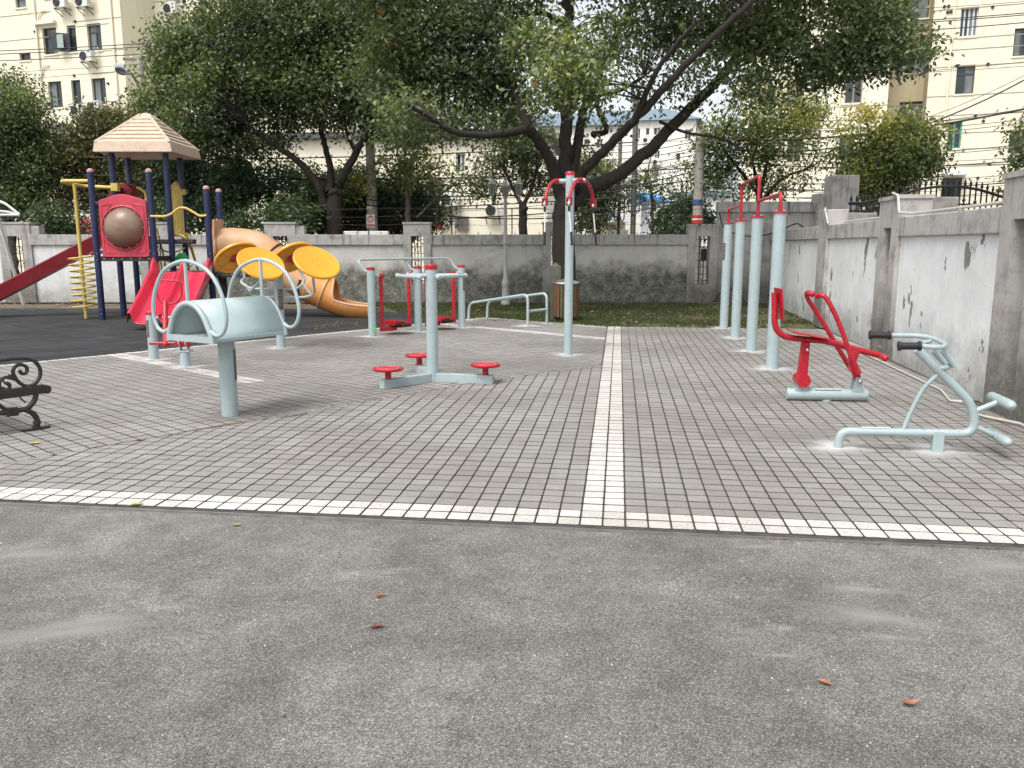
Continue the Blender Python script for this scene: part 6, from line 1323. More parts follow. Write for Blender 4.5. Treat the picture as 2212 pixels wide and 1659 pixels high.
# decks
z1 = PL(250, 553, (0, YA), 0)[2]
def deck(x0, x1, y0, y1, z, name='deck'):
    o = MB().box(((x0+x1)/2, (y0+y1)/2, z-.05), (x1-x0, y1-y0, .10)).build(name, DECK, T, smooth=False, bev=.006)
    k = MB()
    for i in range(6): k.lathe([(.018, 0), (.012, .01), (0, .011)], (x0+(x1-x0)*(i+.5)/6, y0-.001, z-.05), 8, (0, -1, 0))
    k.build('deck_bolts', CHROME, o); return o
deck(XA+.05, XB-.03, YA, YC-.02, z1); deck(XC+.04, XE-.03, YC+.02, YC+.93, z1+.34)
z3 = PL(430, 587, (0, 16.5), 0)[2]; deck(XB+.06, XG-.05, 16.5, 17.35, z3); deck(XG+.05, XG+.62, 16.55, 17.4, z3-.01)
deck(XB+.04, XE+.45, YC+.02, YC+.2, z1+.34, 'side_platform')
for x in (-7.93,): MB().lathe([(.05, 0), (.05, z1)], (-7.75, YC+.4, 0), 12).build('support_post', DECK, T)
# red panel with bubble window
zp = lambda y: PL(267, y, (0, YA), 0)[2]
xp0, xp1 = PL(214, 480, (0, YA), 0)[0]+.03, PL(319, 480, (0, YA), 0)[0]
xm = (xp0+xp1)/2; wv = (xp1-xp0)/2; zb_, zt_ = zp(555), zp(432); zc = zp(492); rb = .40
out = [(xm-wv, zb_), (xm+wv, zb_), (xm+wv, zt_)]
for i in range(13): t = i/12; out.append((xm+wv*.86-wv*1.72*t, zt_+.015+.10*math.sin(PI*t)**1.3))
out.append((xm-wv, zt_))
# panel plate with a round hole: strip between outline and circle
N = 72; inner = [(xm+rb*math.cos(2*PI*k/N), zc+rb*math.sin(2*PI*k/N)) for k in range(N)]
def ray_out(an):
    d = (math.cos(an), math.sin(an)); best = 9
    for i in range(len(out)):
        (ax, az), (bx_, bz) = out[i], out[(i+1) % len(out)]; ex, ez = bx_-ax, bz-az; den = d[0]*ez-d[1]*ex
        if abs(den) < 1e-9: continue
        t = ((ax-xm)*ez-(az-zc)*ex)/den; s_ = ((ax-xm)*d[1]-(az-zc)*d[0])/den
        if t > 0 and -1e-6 <= s_ <= 1+1e-6: best = min(best, t)
    return (xm+d[0]*best, zc+d[1]*best)
outer = [ray_out(2*PI*k/N) for k in range(N)]; m = MB(); yp = YA-.03
rows = [[(x, yp+.06, z) for x, z in inner], [(x, yp, z) for x, z in inner], [(x, yp, z) for x, z in outer], [(x, yp+.06, z) for x, z in outer], [(x, yp+.06, z) for x, z in inner]]
for r_ in rows: r_.append(r_[0])
m.sheet(rows); panel = m.build('bubble_panel', REDOLD, T, bev=.008)
MB().tube([(xm+(rb+.03)*math.cos(2*PI*k/40), yp-.005, zc+(rb+.03)*math.sin(2*PI*k/40)) for k in range(40)], .018, 6, closed=True).build('rim_bead', REDOLD, panel)
MB().tube([(xm+(rb-.012)*math.cos(2*PI*k/40), yp-.004, zc+(rb-.012)*math.sin(2*PI*k/40)) for k in range(40)], .014, 6, closed=True).build('bubble_flange', simple('brown_flange', (.06, .03, .02)), panel)
k = MB()
for i in range(14): t = 2*PI*i/14; k.lathe([(.012, 0), (.009, .008), (0, .01)], (xm+(rb-.005)*math.cos(t), yp-.016, zc+(rb-.005)*math.sin(t)), 8, (0, -1, 0))
k.build('flange_bolts', CHROME, panel)
m_, nt, b, tc = newmat('hazy_bubble'); nt.links.new(ramp(nt, noise(nt, tc.outputs['Object'], 3, 5), [(.3, (.22, .12, .075)), (.7, (.30, .215, .15))]), b.inputs['Base Color']); b.inputs['Roughness'].default_value = .38; b.inputs['Transmission Weight'].default_value = .2; b.inputs['Coat Weight'].default_value = .2; b.inputs['Coat Roughness'].default_value = .3
MB().lathe([(rb-.01, 0), (rb*.93, .06), (rb*.8, .13), (rb*.55, .20), (rb*.28, .235), (0, .245)], (xm, yp, zc), 40, (0, -1, 0)).build('bubble_window', m_, panel, ang=80)
for sx in (-1, 1):
    for sz, (q0, q1, q2) in ((1, (.92, .88, .30)), (-1, (.92, .80, .30))):
        zz = (zt_ if sz > 0 else zb_)
        P = [(xm+sx*wv*.90, yp-.003, zz-sz*.42), (xm+sx*wv*.88, yp-.003, zz-sz*.10), (xm+sx*wv*.42, yp-.003, zz-sz*.07), (xm+sx*wv*.62, yp-.003, zz-sz*.17), (xm+sx*wv*.80, yp-.003, zz-sz*.32)]
        MB().tube(fil(P, .05, 4, closed=True), .009, 5, closed=True).build('moulded_bead', REDOLD, panel)
    for z in (zt_-.06, zb_+.10): MB().box((xm+sx*(wv+.02), yp+.03, z), (.16, .05, .07)).build('bracket', NAVY, panel, smooth=False, bev=.008)
# dark red arch behind + small yellow arch rail
MB().ext([A(246, 424, 17.9), A(285, 424, 17.9), A(285, 408, 17.9), A(277, 400, 17.9), A(270, 395, 17.9), A(257, 394, 17.9), A(246, 403, 17.9)], (0, .5, 0)).build('slide_hood', MAROON, T, bev=.02)
MB().ext([A(228, 440, 17.6), A(236, 413, 17.6), A(250, 402, 17.6), A(250, 440, 17.6)], (0, .3, 0)).build('slide_hood', MAROON, T, bev=.02)
MB().tube(crv([A(285, 405, 18.3), A(300, 407, 18.2), A(312, 415, 17.9), A(315, 430, 17.7), A(317, 470, 17.6), A(320, 500, 17.6)], 5), .022, 8).build('arch_rail', YEL, T)
# fireman pole with spiral
hx, hy = G(185, 688)[0], 16.75; za = PL(165, 397, (0, hy), 0)[2]
MB().tube([(hx, hy, 0), (hx, hy, za)], .035, 12).build('slide_pole', YEL, T)
MB().tube(fil([(XA, YA, za+.04), (XA-.60, YA, za+.04), (XA-.68, (YA+YC)/2, za+.02), (XA-.60, YC, za), (XC+.05, YC, za-.03)], .12, 6), .038, 12).build('pole_bracket_loop', YEL, T)
MB().box((XC+.06, YC-.02, za-.02), (.14, .12, .16)).build('bracket_plate', YEL, T, smooth=False)
sp = []; turns = 8.6; zt0, zt1 = .22, PL(180, 553, (0, hy), 0)[2]
for i in range(int(turns*20)+1): t = i/20*2*PI; sp.append((hx+.0+.225*math.cos(t+2.6), hy+.225*math.sin(t+2.6), zt0+(zt1-zt0)*i/(turns*20)))
MB().tube(sp, .0165, 8).build('spiral', YEL, T)
for e in (sp[0], sp[-1]): MB().tube([e, (hx, hy, e[2])], .016, 6).build('spiral_strut', YEL, T)
MB().ball((sp[-1][0], sp[-1][1], sp[-1][2]+.05), .035).build('red_cap', RED, T)
# straight dark red slide to the left
s0 = Vector(A(232, 521, 17.75)); s1 = Vector(A(-90, 690, 16.9)); dr = (s1-s0).normalized(); sd_ = Vector((-dr.y, dr.x, 0)).normalized()
m = MB(); sec = [(-.28, .20), (-.25, .22), (-.22, .19), (-.20, .0), (.20, .0), (.22, .19), (.25, .22), (.28, .20), (.25, -.05), (-.25, -.05)]
upv = sd_.cross(dr)*-1; upv = upv if upv.z > 0 else -upv; rows = []
for p_ in (s0, s0+(s1-s0)*.5, s1-dr*.5, s1): rows.append([p_+sd_*a_+upv*b_ for a_, b_ in sec]+[p_+sd_*sec[0][0]+upv*sec[0][1]])
m.sheet(rows); m.build('long_slide', MAROON, T)
# yellow bar panel
xa, xb = PL(365, 450, (0, YC+.0), 0)[0], PL(394, 450, (0, YC+.4), 0)[0]; pa, pb = Vector((XE+.03, YC+.08, 0)), Vector((XE-.06, YC+.86, 0))
zbt, ztp = PL(380, 508, (0, 17.6), 0)[2], PL(380, 408, (0, 17.6), 0)[2]
for i in range(7):
    q = pa.lerp(pb, i/6); hgt = ztp+.14*math.sin(PI*i/6)**1.0-.0; MB().tube([(q.x, q.y, zbt), (q.x, q.y, hgt)], .0165, 8).build('barrier_bar', YEL, T)
MB().tube(crv([(pa.x, pa.y, ztp), *[tuple(pa.lerp(pb, i/6)[:2])+(ztp+.14*math.sin(PI*i/6)+.02*(i == 3),) for i in range(1, 6)], (pb.x, pb.y, ztp)], 4), .02, 8).build('wavy_rail', YEL, T); MB().tube([(pa.x, pa.y, zbt), (pb.x, pb.y, zbt)], .02, 8).build('lower_rail', YEL, T)
for zz in (zbt, ztp-.02): MB().box((pb.x+.03, pb.y, zz), (.12, .05, .12)).build('bracket_plate', YEL, T, smooth=False)
zr_ = PL(400, 467, (0, 16.5), 0)[2]; xs_ = np.linspace(XB, XG, 9); hh = [0, 0, 0, .05, .15, .16, .09, .01, 0.02]
MB().tube(crv([(x, 16.45, zr_+h_) for x, h_ in zip(xs_, hh)], 5), .024, 8).build('curvy_rail', YEL, T)
# stair handrails and ring climber behind
MB().tube(crv([A(372, 507, 17.5), A(392, 508, 17.5), A(402, 516, 17.5), A(412, 536, 17.7), A(425, 575, 18.0), A(432, 590, 18.1)], 5), .022, 8).build('stair_rail', YEL, T)
MB().tube(crv([A(400, 503, 18.2), A(410, 520, 18.2), A(420, 555, 18.3), A(433, 598, 18.4)], 5), .022, 8).build('stair_rail', YEL, T)
for i, (x0_, x1_, y_) in enumerate(((340, 390, 516), (346, 398, 535), (350, 402, 556), (354, 415, 572))):
    MB().tube(crv([A(x0_, y_, 18.1), A(x0_+10, y_+7, 17.8), A((x0_+x1_)/2, y_+9, 17.7), A(x1_-10, y_+6, 17.8), A(x1_, y_, 18.1)], 5), .018, 8).build('climber_rung', YEL, T)
MB().tube(crv([A(338, 492, 18.1), A(345, 520, 18.2), A(355, 560, 18.3), A(359, 600, 18.3), A(360, 650, 18.4)], 5), .02, 8).build('climber_stringer', YEL, T)
# green hump on the low deck
MB().ext([A(x, y, 17.1) for x, y in ((377, 574), (404, 574), (404, 556), (399, 551), (395, 545), (386, 545), (381, 551), (377, 553))], (0, .12, 0)).build('green_hump', GREEN, T, bev=.015)
# twin red slide
xl, xr = A(331, 575, 16.4)[0], A(458, 575, 16.4)[0]; bl = (-6.80, 14.35)
ZT = PL(400, 588, (0, 16.4), 0)[2]
def prof_pt(t):   # along the slide: start at deck, end near the camera on the mat; returns y-forward fraction, z
    z = ZT*(1-t)**1.15 if t < .86 else None; return z
m = MB(); rows = []; NS = 26
for i in range(NS+1):
    t = i/NS; a0 = Vector((xl, 16.42, 0)).lerp(Vector((bl[0], 14.35, 0)), t); a1 = Vector((xr, 16.42, 0)).lerp(Vector((bl[0]+1.12, 14.35, 0)), t)
    z = ZT*(1-t)**1.12*(1-.0*t)+.11*min(1, t*1.1) if t > .0 else ZT; z = max(z, .11); side = .26*(1-.25*t)+(.10*math.sin(PI*min(1, t*6)) if t < .17 else 0)
    if t == 0: side = .10
    sec = [(0, side-.05, -.03), (0.0, side, 0), (.035, side+.02, 0), (.07, side, 0), (.10, .05, 0), (.13, .0, 0), (.43, 0, 0), (.46, .15, 0), (.50, .20, 0), (.54, .15, 0), (.57, 0, 0), (.87, 0, 0), (.90, .05, 0), (.93, side, 0), (.965, side+.02, 0), (1, side, 0), (1, side-.05, .03)]
    sec[0] = (0.0, -.03*(1-t), 0); sec[-1] = (1, -.03*(1-t), 0)
    rows.append([a0.lerp(a1, u)+Vector((0, 0, z+h_)) for u, h_, _ in sec])
m.sheet(rows); sl_ = m.build('twin_slide', REDPL, T, solid=.012, sub=1, ang=85)
for u in (0.035, .5, .965): a_ = Vector((xl, 16.42, 0)).lerp(Vector((xr, 16.42, 0)), u); MB().lathe([(.07, 0), (.065, .05), (.04, .09), (0, .105)], (a_.x, a_.y, ZT+(.12 if u == .5 else .10)), 14).build('slide_horn', REDPL, sl_)
# orange tube slide
m_, nt, b, tc = newmat('orange_tube_plastic'); nt.links.new(ramp(nt, noise(nt, tc.outputs['Object'], 2.2, 6, .65), [(.3, (.56, .22, .045)), (.55, (.62, .28, .085)), (.8, (.58, .36, .22))]), b.inputs['Base Color']); b.inputs['Roughness'].default_value = .38
m2_, nt2, b2, tc2 = newmat('faded_orange_plastic'); nt2.links.new(ramp(nt2, noise(nt2, tc2.outputs['Object'], 2.2, 6, .65), [(.3, (.55, .28, .11)), (.7, (.58, .37, .24))]), b2.inputs['Base Color']); b2.inputs['Roughness'].default_value = .42
OR, ORF = m_, m2_
YT = 17.2; tp = lambda px, py, dy=0: Vector(A(px, py, YT+dy))
MB().ext([A(458, 593, 16.75), A(458, 474, 16.75), A(478, 474, 17.35), A(480, 593, 17.35)], (.05, -.01, 0)).build('tube_entry_panel', ORF, T, smooth=False, bev=.01)
path1 = crv([tp(470, 531, -.1), tp(505, 529, -.05), tp(538, 532), tp(563, 541), tp(584, 556)], 6); R = .345
tb = MB().tube(path1, R, 30, cap=False).build('tube_section', ORF, T, solid=.015)
path2 = crv([tp(584, 556), tp(602, 572), tp(640, 600), tp(668, 616)], 6); MB().tube(path2, R*.985, 30, cap=False).build('tube_section', ORF, T, solid=.015)
path3 = crv([tp(666, 615), tp(688, 625), tp(702, 630)], 6); MB().tube(path3, R*1.0, 30, cap=False).build('tube_section', OR, T, solid=.015)
def flange(p_, q_, r_): d = (Vector(q_)-Vector(p_)).normalized(); MB().lathe([(R, -.025), (r_, -.02), (r_, .02), (R, .025)], p_, 32, d).build('joint_flange', ORF, T)
flange(tp(580, 553), tp(586, 558), R*1.12); flange(tp(603, 573), tp(610, 578), R*1.12); flange(tp(702, 630), tp(712, 634), R*1.1); flange(tp(477, 531, -.1), tp(490, 531, -.1), R*1.08)
# open run-out trough
rows = []
ctr = crv([tp(700, 630), tp(722, 641), tp(752, 651), tp(785, 656), tp(800, 657)], 8)
for i, c_ in enumerate(ctr):
    t = i/(len(ctr)-1); opn = 0 if t < .05 else min(1, (t-.05)/.25); r_ = R*(1-.10*t); half = PI*(1-.52*opn); d_ = (ctr[min(i+1, len(ctr)-1)]-ctr[max(i-1, 0)]).normalized(); sd2 = Vector((-d_.y, d_.x, 0)).normalized(); up2 = sd2.cross(d_); up2 = up2 if up2.z > 0 else -up2
    rows.append([c_+(sd2*math.sin(a_)-up2*math.cos(a_))*r_ for a_ in np.linspace(-half, half, 25)])
MB().sheet(rows).build('run_out_trough', OR, T, solid=.02, ang=80)
for j in (0, 24): MB().tube([r_[j] for r_ in rows], .022, 8).build('trough_lip', ORF, T)
MB().tube([r_ for r_ in rows[-1]], .022, 8).build('trough_lip', ORF, T)
MB().tube([A(649, 604, 16.72), A(644, 620, 16.7), G(644, 684)], .03, 10).build('tube_support', DECK, T)
for px in (757, 774): q = G(px, 683); MB().box((q[0], q[1], .06), (.05, .05, .16)).build('trough_foot', OR, T, smooth=False)
MB().bar(A(470, 588, 16.7), A(500, 668, 16.6), .07, .04).build('raking_strut', DECK, T, smooth=False); MB().tube([A(478, 588, 17), (A(478, 588, 17)[0]-.0, 17, 0)], .025, 8).build('support_leg', YEL, T)
# daubs of green paint on the wall behind
for (px, py, r_) in ((300, 582, .09), (307, 592, .05), (292, 577, .05)):
    q = A(px, py, WY-.004); m = MB(); m.add([(q[0]+r_*math.cos(t)*(1+.3*math.sin(3*t+px)), q[1], q[2]+r_*1.2*math.sin(t)*(1+.25*math.cos(5*t))) for t in np.linspace(0, 2*PI, 25)[:-1]], [tuple(range(24))]); m.build('green_paint_daub', simple('green_daub', (.10, .32, .18), .9), bw, smooth=False)

# ================================================================== TREES
def pn3(a, b, c): return mnoise.noise((a, b, c))
def tree(name, base, limbs, blobs, Y, leafm, barkm, label, cat='tree', leaf=(.125, .062), dens=1.0, seed=1, droop=.75, group=None, dY=None, twigs=True, per=26, tbias=0.0):
    """base (x,y,0); limbs: list of (points[(px,py,dy)], r0, r1) in picture terms at depth Y; blobs: (px,py,rx,ry,density[,dy,tint])"""
    rs = np.random.RandomState(seed); root = thing(name, base, label, cat, group); tm = MB(); nodes = []
    for pts, r0, r1 in limbs:
        P = [Vector(p) if len(p) == 4 else Vector(A(p[0], p[1], Y+p[2])) for p in [(q if isinstance(q[0], (int, float)) else q) for q in pts]] if not isinstance(pts[0], Vector) else pts
        C = crv(P, 6); n = len(C); jt = min(.022, r1*.3); W_ = [c+Vector((rs.normal(0, jt), rs.normal(0, jt), 0))*(1 if 0 < i < n-1 else 0) for i, c in enumerate(C)]
        tm.tube(W_, [r0+(r1-r0)*(i/(n-1))**.8 for i in range(n)], 10 if r0 > .05 else 6); nodes += [(c, r0+(r1-r0)*(i/(n-1))) for i, c in enumerate(C)]
    # foliage clumps
    cl, ct = [], []
    for bl in blobs:
        px, py, rx, ry, d = bl[:5]; dy = bl[5] if len(bl) > 5 else rs.uniform(-.8, .8); tb_ = bl[6] if len(bl) > 6 else 0
        c = np.array(A(px, py, Y+dy)); k = (Y+dy)/1785.; a, b_ = rx*k, ry*k; dp = dY or max(a, b_)*.9
        n = int(max(4, d*dens*84*(a*b_)**.75*(1+dp*.35)))
        for _ in range(n):
            v = rs.normal(size=3); v /= np.linalg.norm(v); v *= rs.uniform(.08, 1)**(1/2.4); p = c+v*np.array([a, dp, b_])
            if pn3(p[0]*.9, p[1]*.9, p[2]*.9+seed) < -.30: continue
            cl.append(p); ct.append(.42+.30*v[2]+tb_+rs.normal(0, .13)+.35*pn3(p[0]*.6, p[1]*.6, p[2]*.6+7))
    cl = np.array(cl); ct = np.array(ct)+tbias; nc = len(cl)
    if twigs and nodes:
        NP = np.array([list(q[0]) for q in nodes])
        for i in rs.permutation(nc)[:int(nc*.16)]:
            d = np.linalg.norm(NP-cl[i], axis=1); j = int(np.argmin(d)); 
            if d[j] > 3.2 or d[j] < .1: continue
            p, q = Vector(NP[j]), Vector(cl[i]); md = p.lerp(q, .5)+Vector((rs.normal(0, .08), rs.normal(0, .08), .12*d[j]*rs.uniform(-.3, 1)))
            r_ = min(nodes[j][1]*.5, .012+.007*d[j]); tm.tube([p, md, q], [r_, r_*.6, .004], 4, cap=False)
    tm.build('trunk', barkm, root, ang=60)
    # leaves
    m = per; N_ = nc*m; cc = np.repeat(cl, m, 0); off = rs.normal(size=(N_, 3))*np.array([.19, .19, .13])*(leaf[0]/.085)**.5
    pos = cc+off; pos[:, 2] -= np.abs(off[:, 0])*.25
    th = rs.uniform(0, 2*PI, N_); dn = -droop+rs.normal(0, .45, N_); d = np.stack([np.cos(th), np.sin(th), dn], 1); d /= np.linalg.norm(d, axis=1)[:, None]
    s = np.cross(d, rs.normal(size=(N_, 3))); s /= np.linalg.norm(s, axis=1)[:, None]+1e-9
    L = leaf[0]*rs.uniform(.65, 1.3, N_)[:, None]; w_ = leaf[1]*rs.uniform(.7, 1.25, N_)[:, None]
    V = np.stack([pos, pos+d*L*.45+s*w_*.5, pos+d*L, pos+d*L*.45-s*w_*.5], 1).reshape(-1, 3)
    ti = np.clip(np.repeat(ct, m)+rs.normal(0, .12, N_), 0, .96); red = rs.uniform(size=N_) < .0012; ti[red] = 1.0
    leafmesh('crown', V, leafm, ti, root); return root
def V3(px, py, Y): return Vector(A(px, py, Y))

# the big camphor tree by the bin
Y = 18.4; bx_, by_ = A(1216, 640, Y)[0], Y
base = Vector((bx_, by_, -.05)); P_ = lambda *q: [Vector(A(x, y, Y+dy)) for x, y, dy in q]
limbs = [([base, Vector((bx_, by_, .12)), Vector((bx_+.0, by_, 1.0))]+P_((1218, 480, 0), (1222, 412, 0)), .31, .225),
  (P_((1222, 430, 0), (1222, 340, .1), (1222, 260, .2), (1225, 190, .3), (1228, 100, .4), (1226, 20, .5), (1225, -60, .6)), .17, .09),
  (P_((1212, 425, 0), (1190, 350, -.3), (1160, 300, -.6), (1140, 280, -.8), (1090, 288, -1.2), (1040, 292, -1.6), (975, 282, -2.0), (925, 250, -2.4), (880, 225, -2.7)), .15, .03),
  (P_((1150, 290, -.7), (1128, 240, -.5), (1110, 190, -.2), (1085, 130, .2), (1060, 60, .5)), .11, .04),
  (P_((1232, 400, 0), (1246, 320, .4), (1262, 240, .8), (1290, 180, 1.2), (1310, 120, 1.6), (1350, 40, 2)), .14, .05),
  (P_((1228, 420, 0), (1260, 370, -.3), (1310, 320, -.6), (1370, 260, -1.0), (1420, 205, -1.3), (1480, 140, -1.6), (1560, 60, -1.9), (1640, -10, -2)), .13, .05),
  (P_((1232, 445, .1), (1270, 408, .2), (1330, 380, .3), (1400, 325, .4), (1460, 265, .6), (1520, 205, .8), (1570, 150, 1.0), (1610, 80, 1.2), (1650, 0, 1.5)), .18, .08),
  (P_((1370, 262, -1), (1400, 190, -1.4), (1440, 120, -1.8), (1500, 50, -2.2)), .08, .03),
  (P_((1280, 290, .9), (1310, 280, .6), (1290, 230, .4), (1298, 205, .2), (1340, 195, 0), (1390, 165, -.2)), .07, .03),
  (P_((1425, 262, .5), (1480, 285, .2), (1560, 300, 0), (1620, 330, -.2)), .045, .02),
  (P_((1580, 140, 1), (1640, 115, .6), (1720, 115, .2), (1800, 125, 0), (1870, 95, -.3), (1950, 60, -.5)), .06, .02),
  (P_((1226, 60, .5), (1180, 30, .3), (1140, 30, .2), (1090, 20, 0)), .07, .03),
  (P_((1222, 250, .2), (1200, 215, -.3), (1150, 120, -.8), (1130, 60, -1)), .05, .02)]
B = [(900, 60, 130, 110, 1), (870, 170, 110, 80, 1), (960, 200, 120, 80, .9), (1050, 90, 120, 110, 1), (1010, 262, 90, 34, .7), (890, 262, 80, 50, .9), (870, 232, 60, 34, .5, -2.2, -.1), (930, 250, 46, 26, .4, -2.0, -.1), (1160, 100, 70, 70, .6, -1.2, .12), (1205, 185, 58, 42, .75, -2.2, .15), (1245, 120, 70, 50, .5, -2, .1), (1270, 175, 60, 45, .9, -2.2, .15), (1300, 80, 90, 60, .45), (1390, 45, 110, 55, .5), (1480, 50, 110, 50, .55), (1420, 110, 90, 30, .2), (1570, 50, 100, 70, .75), (1530, 140, 80, 36, .3), (1600, 150, 90, 50, .7), (1680, 50, 100, 70, 1), (1750, 90, 90, 55, 1), (1800, 130, 80, 36, .8), (1850, 60, 90, 70, 1), (1890, 105, 60, 42, .8, -1, .1), (1960, 110, 60, 40, .6, -1.4, .15), (1940, 50, 60, 50, .7, -1, .1), (1980, 75, 40, 40, .6, -1, .1), (1700, 165, 80, 26, .6), (1390, 190, 50, 26, .2), (1470, 190, 70, 30, .2), (1560, 215, 50, 22, .35), (1640, 195, 60, 26, .4),
     (1330, 235, 40, 18, .3), (1290, 300, 40, 18, .3), (1800, 150, 50, 22, .5), (1080, 190, 60, 40, .6), (1060, 250, 50, 28, .4), (1120, 40, 60, 60, .6),
     (1000, -90, 200, 90, .8), (1200, -110, 200, 90, .5), (1400, -110, 220, 100, .55), (1600, -100, 220, 90, .9), (1800, -80, 200, 80, .9), (800, -60, 120, 80, .8), (1840, -10, 120, 40, .8)]
tree('camphor_tree', base, limbs, B, Y, LEAF, BARK, 'big spreading camphor tree with dark forked boughs behind the timber bin', seed=11, dens=1.35, per=28, leaf=(.125, .062))

def simple_tree(name, px, Y, pyfork, r, blobs, mat, label, seed, limbs=None, bark=BARK, dens=1.0, **k):
    x = A(px, 505, Y)[0]; base = Vector((x, Y, -.05)); P = lambda *q: [Vector(A(a, b, Y+c)) for a, b, c in q]
    L = [([base, Vector((x, Y, .8)), Vector(A(px, pyfork+30, Y)), Vector(A(px, pyfork, Y))], r, r*.75)]
    L += [(P(*q), a, b) for q, a, b in (limbs or [])]
    if not limbs:
        for bl in blobs[:5]: L.append((P((px, pyfork+8, 0), ((px+bl[0])/2, (pyfork+bl[1])/2+10, .2), (bl[0], bl[1], 0)), r*.5, r*.15))
    return tree(name, base, L, blobs, Y, mat, bark, label, seed=seed, dens=dens, **k)
# T2 forked tree beyond the wall
simple_tree('camphor_tree', 724, 24.5, 410, .27,
  [(430, 90, 90, 70, 1, 0, .08), (520, 80, 110, 80, 1), (640, 60, 120, 80, 1), (760, 60, 110, 80, 1), (395, 170, 80, 60, 1, 0, .05), (345, 225, 55, 45, .9), (480, 190, 110, 80, 1), (600, 180, 120, 90, 1), (720, 180, 120, 80, 1), (820, 160, 90, 80, 1), (420, 275, 90, 50, 1), (520, 285, 100, 50, 1), (620, 275, 80, 36, .6), (740, 255, 60, 36, .4), (850, 235, 80, 55, 1), (560, 320, 60, 26, .6), (870, 285, 50, 30, .4), (820, 90, 90, 70, 1), (560, -20, 140, 60, .7), (720, -30, 140, 60, .7), (380, 110, 50, 60, .8)],
  LEAF, 'forked camphor tree beyond the wall, its crown above the twin slide', 21,
  [(((700, 440, 0), (685, 395, -.1), (640, 345, -.3), (600, 318, -.5), (560, 290, -.7), (530, 262, -1)), .13, .05), (((712, 415, 0), (715, 370, .2), (705, 320, .3), (690, 270, .4), (670, 200, .5)), .13, .05), (((728, 400, 0), (750, 365, -.1), (775, 320, -.2), (800, 285, -.4), (840, 255, -.6), (860, 200, -.8)), .15, .05), (((768, 330, -.2), (755, 300, 0), (745, 265, .2), (740, 200, .3)), .07, .03), (((790, 215, -.4), (740, 180, -.6), (700, 140, -.8), (660, 100, -1)), .06, .03), (((600, 318, -.5), (600, 280, -.3), (590, 220, 0)), .05, .02)], dens=1.4, leaf=(.13, .065), per=28)
simple_tree('round_tree', 20, 25.5, 470, .2, [(0, 200, 70, 60, 1), (30, 250, 70, 60, 1, 0, .05), (60, 300, 55, 50, 1), (20, 340, 75, 60, 1), (60, 380, 55, 45, 1), (10, 420, 60, 50, 1), (55, 440, 50, 40, .9), (-40, 300, 60, 100, 1), (95, 340, 40, 40, .6)], LEAF, 'round green tree filling the far left edge', 31, dens=1.5)
simple_tree('olive_toned_tree', 215, 27, 455, .16, [(240, 262, 80, 36, 1, 0, .1), (190, 300, 60, 50, 1, 0, .05), (280, 300, 60, 50, 1), (160, 350, 55, 50, 1), (240, 350, 80, 60, 1), (150, 410, 50, 50, .9), (220, 410, 70, 50, 1), (310, 350, 60, 60, 1), (330, 420, 60, 50, 1)], LEAFB, 'olive brown tree rising behind the tan pyramid roof', 41, dens=1.6)
simple_tree('leaning_tree', 585, 26, 420, .12, [(420, 380, 90, 60, 1), (480, 400, 80, 60, 1), (420, 450, 90, 50, 1), (550, 390, 60, 45, .9), (600, 370, 50, 36, .6), (380, 340, 60, 50, 1)], LEAFD, 'dark leaning tree between the playground roof and the forked tree', 51, [(((585, 440, 0), (560, 400, 0), (545, 370, 0), (540, 350, 0)), .08, .04)], dens=1.6)
simple_tree('slender_forked_tree', 1130, 25, 440, .16, [(1090, 260, 55, 40, .7, 0, .1), (1130, 240, 60, 40, .7, 0, .12), (1160, 300, 45, 40, .6), (1080, 330, 50, 40, .8), (1060, 380, 40, 40, .7), (1150, 370, 45, 50, .8), (1110, 310, 60, 50, .7)], LEAF, 'slender forked tree just left of the big trunk', 61, [(((1130, 445, 0), (1110, 410, 0), (1090, 360, 0), (1085, 300, 0)), .07, .03), (((1130, 445, 0), (1150, 400, 0), (1160, 340, 0), (1150, 280, 0)), .07, .03)], dens=1.2)
simple_tree('bushy_tree', 1290, 27, 470, .14, [(1290, 380, 45, 40, 1, 0, .1), (1280, 430, 50, 45, 1), (1310, 410, 35, 30, .8, 0, .1), (1260, 350, 35, 35, .8), (1270, 475, 45, 30, .9)], LEAF, 'bright green bushy tree just right of the big trunk', 71, dens=1.5)
simple_tree('sparse_tree', 882, 25.5, 415, .10, [(780, 360, 55, 24, .5), (850, 345, 60, 30, .5, 0, .1), (920, 350, 60, 28, .5, 0, .1), (980, 380, 55, 26, .5), (1020, 410, 50, 20, .35), (760, 400, 45, 26, .5), (900, 385, 60, 24, .5)], LEAFY, 'sparse yellow-green tree with bare grey limbs above the hedge', 81, [(((880, 430, 0), (860, 400, 0), (840, 370, 0), (825, 350, 0)), .05, .02), (((882, 430, 0), (900, 395, 0), (930, 370, 0), (965, 355, 0)), .05, .02), (((882, 420, 0), (880, 380, 0), (878, 345, 0)), .05, .02), (((900, 470, 0), (940, 430, 0), (980, 400, 0), (1010, 395, 0)), .05, .02)], bark=BARKL, dens=1.0)
simple_tree('evergreen_hedge', 690, 27, 480, .1, [(660, 400, 60, 50, 1), (690, 450, 60, 60, 1), (640, 460, 45, 45, 1), (760, 410, 60, 45, 1), (750, 460, 70, 50, 1), (690, 395, 35, 20, .8)], LEAFD, 'dense dark shrub behind the forked tree trunk', 91, dens=2.0, leaf=(.13, .065))
simple_tree('evergreen_shrub', 860, 27, 480, .1, [(820, 420, 60, 50, 1), (880, 430, 65, 55, 1), (860, 470, 80, 40, 1), (920, 450, 45, 50, 1), (800, 470, 50, 40, 1), (850, 405, 60, 22, .9)], LEAFD, 'dense dark shrub right of the concrete pole', 92, dens=2.0, leaf=(.13, .065))
